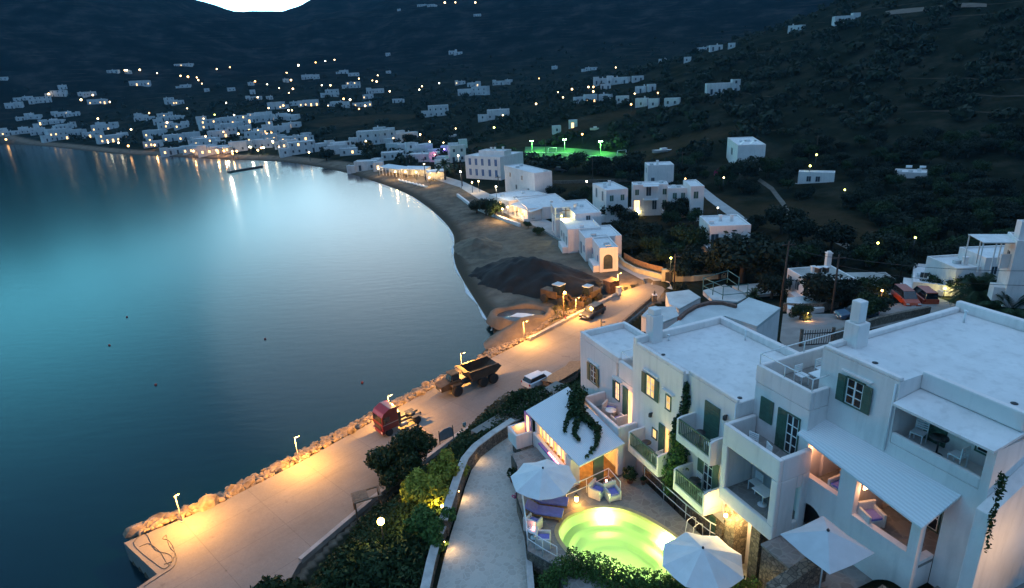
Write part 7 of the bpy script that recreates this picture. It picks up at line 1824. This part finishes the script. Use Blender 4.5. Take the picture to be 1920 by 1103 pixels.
# loungers on the beach
for k in range(8):
    px, py = 752+k*6.5, 340+k*1.6
    P = gpx(px, py, 0, 40); t = thing('beach_lounger', 'pale beach lounger, %s in the row below the awnings' % ordn(k), 'lounger', P, .9, 'beach loungers on the sand')
    MB().box(-.35, .35, -.95, .5, .25, .33).build('seat', m_framew, t); o = MB().box(-.35, .35, 0, .7, 0, .07).build('backrest', m_framew, t); o.location = (0, .5, .28); o.rotation_euler = (.6, 0, 0)
    for x_ in (-.3, .3): MB().box(x_-.03, x_+.03, -.8, .4, 0, .25).build('leg', m_framew, t)
# jetty in the bay
jy = thing('floating_jetty', 'long dark floating jetty lying in the bright bay', 'jetty', at(462, 318, 0), heading((431, 323), (495, 312), 0))
L_ = math.hypot(at(495, 312, 0)[0]-at(431, 323, 0)[0], at(495, 312, 0)[1]-at(431, 323, 0)[1])/2
MB().prism([(-L_, -.9), (L_-1, -1.2), (L_, 0), (L_-1, 1.0), (-L_, 1.2)], -.3, .55).build('hull', m_dark, jy); MB().box(-L_+.5, L_-1.5, -.6, .7, .55, .62).build('deck', m_dark, jy)
P = at(432, 321, .5); t = thing('jetty_lamp', 'bright white lamp at the left end of the floating jetty', 'lamp', P); MB().tube([(0, 0, 0), (0, 0, 3.4)], .07, 5).build('pole', m_metal, t); o = link('lamp', lm['w'], t, (0, 0, 3.6)); o.scale = (.5,)*3
point((0, -.6, 3.6), 2500, (1, .95, .8), .3, 'lamp_light', t)
# buoys
for k, (px, py) in enumerate(((679, 718), (292, 722), (205, 648), (497, 636), (238, 595))):
    b = tag(MB().ball((0, 0, .05), .16, 8).build('buoy', carpaint('buoy_red', (.16, .03, .025))), ('red buoy nearest the boulders', 'small dark red buoy low in the bay', 'small buoy at the middle left of the water', 'small buoy in the middle of the bay', 'farthest small buoy at the left')[k], 'buoy', 'buoys in the bay'); b.location = at(px, py, 0)
# boats on land
def boat(px, py, L_, rz, label):
    P = gpx(px, py); t = thing('boat', label, 'boat', P, rz, 'boats laid up ashore'); n = 9; mb = MB(); vs = []
    for i in range(n):
        u = i/(n-1); w_ = (math.sin(PI*min(1, .12+u*.88))**.6)*L_*.15; x = (u-.5)*L_
        vs += [(x, -w_, .9+.3*(1-u)**2), (x, -w_*.6, .3), (x, 0, .05+.3*(1-u)**3), (x, w_*.6, .3), (x, w_, .9+.3*(1-u)**2)]
    fs = []
    for i in range(n-1):
        for j in range(4): a = i*5+j; fs.append([a, a+5, a+6, a+1])
        fs.append([i*5+4, i*5+9, i*5+5, i*5])
    mb.add(vs, fs, False); mb.build('hull', m_white, t); MB().box(-L_*.1, L_*.2, -L_*.09, L_*.09, 1.0, 1.55).build('cabin', m_white, t, .05)
boat(1242, 287, 7, .3, 'white boat laid up in the field behind the square house'); boat(853, 258, 6, .2, 'small white boat on the grass beyond the village bar')
boat(1115, 245, 4, .4, 'little pale boat on the track above the pitch')
# utility poles and wires
def upole(px, py, h, label, lean=0):
    P = gpx(px, py); t = thing('utility_pole', label, 'utility pole', P, 0, 'wooden utility poles')
    MB().tube([(0, 0, -.5), (lean, 0, h)], [.14, .1], 7).build('pole', m_woodp, t); MB().box(lean-.8, lean+.8, -.06, .06, h-.5, h-.38).build('crossarm', m_woodp, t)
    return (P[0]+lean, P[1], P[2]+h-.3)
wp = [upole(1462, 582, 9.0, 'tall leaning wooden pole in front of the big dark tree', .3), upole(1559, 588, 7.4, 'wooden pole left of the courtyard lamp'), upole(1264, 531, 4.6, 'wooden pole beside the little white gateway'), upole(1062, 447, 6.0, 'wooden pole with a lamp in the beach row'), upole(1111, 343, 7, 'dark pole in the field above the apartments'), upole(1024, 300, 7, 'thin pole in front of the pitch'), upole(936, 372, 6, 'pole beside the taverna roof'), upole(798, 338, 7, 'pole beside the right beach awning'), upole(867, 350, 7, 'pole right of the palm on the promenade'), upole(1530, 290, 5, 'thin pole on the right-hand slope'), upole(1278, 325, 6, 'pole beside the square white house')]
def wire(a, b_, sag, label):
    pts = [(a[0]*(1-u)+b_[0]*u, a[1]*(1-u)+b_[1]*u, a[2]*(1-u)+b_[2]*u-sag*4*u*(1-u)) for u in np.linspace(0, 1, 14)]
    tag(MB().tube(pts, .025, 4).build('power_line', m_dark), label, 'power line')
ve = at(1960, 508, 12)
wire(wp[1], ve, .5, 'sagging power line crossing in front of the white villa'); wire((wp[1][0], wp[1][1], wp[1][2]-1), (ve[0], ve[1], ve[2]-1.6), .6, 'lower power line crossing in front of the white villa')
wire(wp[0], wp[1], .5, 'short power line between the two poles behind the hotel')

# ------------------------------------------------------------------ palms
def palm(label, loc, hgt, L_, n, seed, name='palm_tree'):
    r_ = random.Random(seed); t = thing(name, label, 'palm tree', loc)
    MB().tube([(0, 0, -.5), (.1, 0, hgt*.5), (0, 0, hgt)], [.34, .26, .24], 8).build('trunk', m_trunk, t)
    c = MB()
    for i in range(n):
        a = 2*PI*i/n*2.4+r_.random()*.3; el = r_.uniform(-.1, 1.25); pts = []
        for k in range(9):
            u = k/8; rr = L_*u*math.cos(el)*(1-.15*u); z = L_*u*math.sin(el)-L_*.55*u*u*(1-.25*el)
            pts.append(Vector((rr*math.cos(a), rr*math.sin(a), hgt+z)))
        side = Vector((-math.sin(a), math.cos(a), 0))
        for k in range(1, 9):
            p = pts[k]; q = pts[k-1]; d = (p-q)
            for sgn in (-1, 1):
                for j in range(3):
                    o_ = q+d*(j/3); tip = o_+side*sgn*L_*.24*(1-.6*abs(k/8-.4))+d*.7-Vector((0, 0, L_*.07)); c.add([o_, o_+d*.33, tip], [(0, 1, 2)])
        c.tube(pts, .03, 4)
    c.build('crown', m_palm, t)
palm('palm tree on the promenade beside the glowing beach restaurants', gpx(835, 338), 5.0, 3.6, 26, 1)
P = gpx(1828, 592); palm('large palm tree in front of the white villa on the right', P, 2.8, 3.9, 46, 2)
palm('broad palm tree behind the big hotel roof at the right edge', gpx(1885, 612), 1.8, 3.8, 44, 3)
palm('short palm behind the pink lit block by the pitch', gpx(983, 312), 1.5, 2.6, 18, 4)
palm('spiky young palm beside the white annex behind the hotel', gpx(1412, 562), .6, 1.8, 22, 5)
palm('small palm among the seafront houses across the bay', gpx(502, 275), 3.0, 3.0, 16, 6)

# ------------------------------------------------------------------ trees
def treeproto(seed, kind):
    rg_ = np.random.default_rng(seed); rr = random.Random(seed)
    bl = [(0, 0, 2.1, 1.5, 1.5, 1.0)]
    for i in range(9):
        a = rr.random()*6.28; q = rr.uniform(.7, 1.5); bl.append((q*math.cos(a), q*math.sin(a), rr.uniform(1.3, 2.7), rr.uniform(.6, 1.0), rr.uniform(.6, 1.0), rr.uniform(.45, .8)))
    V, F = leafcloud(rg_, bl, 2600, .2, .45)
    cm = npmesh('crown', V, F, kind); tm = MB()
    tm.tube([(0, 0, -.6), (.1, 0, .7), (.05, .05, 1.3)], [.2, .16, .12], 6)
    for b_ in bl[1:5]: tm.tube([(.05, .05, 1.1), (b_[0]*.5, b_[1]*.5, b_[2]*.7), (b_[0], b_[1], b_[2])], [.1, .07, .02], 5)
    return cm, tm.mesh('trunk', m_trunk)
protos = [treeproto(100+i, m_olive if i < 4 else m_bush) for i in range(6)]
def put_tree(x, y, z, sc, label, group, k, name='olive_tree', cat='tree'):
    cm, tm = protos[k % len(protos)]; t = thing(name, label, cat, (x, y, z), random.random()*6.28, group); t.scale = (sc*random.uniform(.9, 1.2), sc*random.uniform(.9, 1.2), sc*random.uniform(.85, 1.1))
    link('crown', cm, t); link('trunk', tm, t); return t
# hand-placed trees (pixel of the trunk foot, crown size)
HAND = [(1393, 530, 3.4, 'huge dark spreading tree behind the hotel'), (1350, 522, 2.2, 'dark tree at the left side of the huge tree'), (1440, 530, 2.0, 'dark tree leaning against the right side of the huge tree'), (1545, 575, 2.0, 'round dark tree in front of the beige roof'), (1632, 560, 1.3, 'leafy shrub tree lit beside the red vans'), (1600, 556, 1.2, 'dark shrub left of the lit shrub'), (1688, 522, 1.4, 'round bush in the yard behind the beige roof'), (1652, 490, 2.0, 'tree in a round white planter'),
        (895, 400, 1.6, 'dark terrace tree by the taverna, left one'), (912, 404, 1.7, 'dark terrace tree by the taverna, middle one'), (930, 408, 1.6, 'dark terrace tree by the taverna, right one'), (1080, 325, 2.3, 'big dark tree in front of the pitch, left one'), (1122, 325, 2.4, 'big dark tree in front of the pitch, middle one'), (1180, 332, 2.9, 'big dark tree at the right end of the pitch'), (1248, 345, 1.5, 'dark tree in front of the square white house'), (1395, 345, 2.6, 'dark tree below the solar tank house'), (1365, 345, 1.8, 'dark tree left of the solar tank house garden'), (1440, 335, 2.0, 'dark tree right of the solar tank house'), (1150, 412, 1.8, 'dark tree at the corner of the apartment garden'), (1270, 412, 1.9, 'broad dark shrub below the apartments'), (1210, 400, 1.3, 'low shrub below the apartment wall'), (1205, 462, 1.7, 'dark shrub in the fallow garden'), (1290, 480, 2.0, 'dark tree beside the flat pale terrace'), (1245, 500, 1.3, 'leafy shrub above the orange fence'), (1185, 475, 1.3, 'shrub beside the arched hall'), (1275, 552, .8, 'low dark bush at the road corner'),
        (613, 302, 2.2, 'round dark tree at the end of the far beach'), (770, 270, 1.9, 'dark tree in front of the valley house'), (1012, 440, .8, 'dark bush on the promenade edge'), (990, 428, .6, 'low bush on the sand edge'), (1465, 440, 2.2, 'dark tree right of the pale lane end'), (1500, 460, 2.3, 'broad dark tree on the way to the villa'), (1560, 470, 2.3, 'dark tree left of the orange lamp'), (1790, 450, 1.9, 'dark tree above the villa wing'), (1500, 600, .9, 'pale blossoming shrub beside the small annex'),
        (1622, 600, 1.1, 'hedge shrub between the blue car and the lit shrub'), (1642, 592, 1.1, 'hedge shrub just left of the red vans'), (1580, 572, 1.2, 'dark hedge shrub right of the wooden pole'), (1608, 566, 1.1, 'second dark hedge shrub right of the wooden pole'), (1662, 548, .9, 'bush behind the first red van'), (1745, 545, 1.0, 'low hedge bush left of the yellow lamp'), (1792, 552, 1.1, 'low hedge bush right of the yellow lamp'), (1510, 545, 1.3, 'dark tree in front of the chimney house wall'), (1445, 560, 1.3, 'dark bush between the annex and the leaning pole'), (1850, 566, 1.4, 'dark shrub at the foot of the big palm'), (1905, 590, 1.5, 'dark shrub beneath the broad palm')]
GARD = [(1165, 452), (1180, 440), (1222, 448), (1250, 470), (1268, 490), (1225, 485), (1300, 500), (1310, 515), (1335, 500), (1175, 425), (1260, 425), (1300, 425), (1325, 470), (1190, 465), (1215, 500), (1290, 455), (1150, 385), (1100, 370), (1040, 375), (1330, 440), (1420, 470), (1440, 500), (1465, 490), (1495, 500), (1520, 490), (1420, 430), (1400, 440), (1600, 480), (1625, 500), (1660, 470), (1700, 480), (1575, 500), (1240, 360), (1290, 350), (1320, 335), (1200, 330), (1100, 322), (1060, 322), (1140, 330)]
for i, (px, py, s_, l_) in enumerate(HAND):
    P = gpx(px, py); put_tree(P[0], P[1], P[2]-.2, s_*.8, l_, None, i, 'dark_tree'); KEEP.append((P[0], P[1], s_))
bou = thing('bougainvillea', 'magenta flowering bougainvillea bush beside the dark garden wall', 'shrub', gpx(1348, 330)); V, F = leafcloud(rg, blobset(77, 7, 1.0, 2.2, .8), 900, .22); link('blossom', npmesh('blossom', V, F, m_pink), bou)
ole = thing('white_shrub', 'pale flowering shrub near the yellow lamp above the fence', 'shrub', gpx(1233, 492)); V, F = leafcloud(rg, blobset(78, 8, 1.0, 1.8, .7), 1300, .16); link('foliage', npmesh('foliage', V, F, leafmat('pale_foliage', (.12, .16, .11))), ole)
for i, (px, py) in enumerate(GARD):
    P = gpx(px, py); put_tree(P[0], P[1], P[2]-.15, random.uniform(.7, 1.25), 'dark leafy tree in the gardens between the beach houses and the hotel', 'garden trees behind the beach houses', i, 'garden_tree'); KEEP.append((P[0], P[1], 1.5))
# grove trees scattered over the valley and the hill
rg = np.random.default_rng(99)
N0 = 26000
az = np.radians(rg.uniform(-42, 44, N0)); r_ = np.sqrt(rg.uniform(60**2, 900**2, N0)); r_ = np.where(rg.random(N0) < .38, rg.uniform(80, 330, N0), r_)
x = r_*np.sin(az); y = r_*np.cos(az); z = ground(x, y)
ins = inside(x, y, LAND); d = segdist(x, y, COAST)
ok = ins & (d > np.where(r_ < 200, 30, 17)) & ~inside(x, y, HILLB)
for kx, ky, kr in KEEP: ok &= np.hypot(x-kx, y-ky) > kr
# keep sight lines to the houses open: nothing right in front of a wall
for kx, ky, kr in KEEP:
    kd = math.hypot(kx, ky); ux, uy = kx/kd, ky/kd; al = x*ux+y*uy; la = np.abs(x*uy-y*ux)
    ok &= ~((al < kd) & (al > kd-kr-3.5) & (la < kr*.7))
for px, py, ra, rb in FIELDS:
    fx, fy, _ = gpx(px, py); ok &= np.hypot((x-fx)/ra, (y-fy)/rb) > 1.0
pit_ = [gpx(*p)[:2] for p in ((980, 296), (1172, 308), (1172, 286), (985, 274))]; ok &= ~inside(x, y, pit_)
for pth in (((1215, 545), (1120, 492), (1010, 428), (900, 376), (800, 330), (700, 312)), ((1310, 350), (1345, 378), (1405, 422)), ((1422, 337), (1467, 382), (1482, 408), (1555, 444), (1620, 474)), ((1660, 26), (1720, 19), (1850, 11)), ((1470, 600), (1600, 590), (1700, 575), (1800, 570))):
    pp = [gpx(*p)[:2] for p in pth]; ok &= segdist(x, y, pp) > 3.5
dens = .12+.88*np.clip(.35+1.5*fnoise(x, y, 38, 61), 0, 1); dens *= np.where(r_ > 560, np.clip((760-r_)/300, 0, .6), 1)
ok &= rg.random(N0) < dens
x, y, z, r_ = x[ok], y[ok], z[ok], r_[ok]
# thin: minimum spacing
cell = {}; keepi = []
for i in np.argsort(r_):
    c_ = (int(x[i]//3.4), int(y[i]//3.4))
    if c_ in cell: continue
    cell[c_] = 1; keepi.append(i)
x, y, z, r_ = x[keepi], y[keepi], z[keepi], r_[keepi]
vis = [i for i in range(len(x))]
def onscreen(i):
    q = np.array([x[i], y[i], z[i]+1])-CAMP; zz = q@FW
    return zz > 1 and -30 < 960+FPX*(q@RT)/zz < 1950 and -10 < 551.5-FPX*(q@UP)/zz < 1110
vis = [i for i in vis if onscreen(i)]
near = vis[:215]; rest = vis[255:]
GL = [('dark olive tree in the grove between the apartments and the right frame edge', 'olive trees of the near groves'), ('dark olive tree on the valley floor behind the village', 'olive trees of the valley floor')]
for n_, i in enumerate(near):
    l_, g_ = GL[0] if x[i] > 30 else GL[1]
    put_tree(x[i], y[i], z[i]-.1, random.uniform(.75, 1.25), l_, g_, n_)
Vs = []; Fs = []; k0 = 0
nl = 46
for i in rest:
    s_ = rg.choice([.45, .7, 1.0, 1.4], p=[.3, .3, .25, .15])*rg.uniform(.8, 1.2); n_ = nl if r_[i] < 330 else 24
    dd = rg.normal(size=(n_, 3)); dd /= np.linalg.norm(dd, axis=1)[:, None]; c = dd*[1.9, 1.9, 1.15]*s_*(.7+.35*rg.random((n_, 1)))+[x[i], y[i], z[i]+1.35*s_]
    nr = dd+rg.normal(size=(n_, 3))*.45; u = np.cross(nr, rg.normal(size=(n_, 3))); u /= np.linalg.norm(u, axis=1)[:, None]; v = np.cross(nr, u); v /= np.linalg.norm(v, axis=1)[:, None]
    q_ = (.62 if n_ == nl else .85)*s_
    V = np.stack([c-u*q_, c-v*q_*.7, c+u*q_, c+v*q_*.7], 1).reshape(-1, 3); Vs.append(V); Fs.append(np.arange(4*n_).reshape(-1, 4)+k0); k0 += 4*n_
print('zz', gz(*at(*zb7(1340,650),8)[:2]), gz(*at(*zb7(1370,405),8)[:2]), gz(*at(*z8(190,680),7)[:2]), gz(*at(1695,570,6)[:2]), gz(*at(1540,640,9)[:2]))
print('grove trees', len(near), len(rest))
o = link('woodland', npmesh('woodland', np.vstack(Vs), np.vstack(Fs), m_olive)); tag(o, 'distant olive groves and scrub covering the valley and hillsides', 'woodland', None, 'stuff')
#SECTION9
# ------------------------------------------------------------------ evening haze
hzm = bpy.data.materials.new('haze'); hzm.use_nodes = True; N = hzm.node_tree.nodes
N.remove(N['Principled BSDF']); pv = N.new('ShaderNodeVolumePrincipled'); pv.inputs['Color'].default_value = (.22, .66, 1, 1); pv.inputs['Density'].default_value = .00009
hzm.node_tree.links.new(pv.outputs['Volume'], N['Material Output'].inputs['Volume'])
hz_ = MB().box(-3000, 3000, -300, 3200, -8, 460).build('haze', hzm); tag(hz_, 'thin blue evening haze', None, None, 'stuff')
cy.volume_bounces = 0
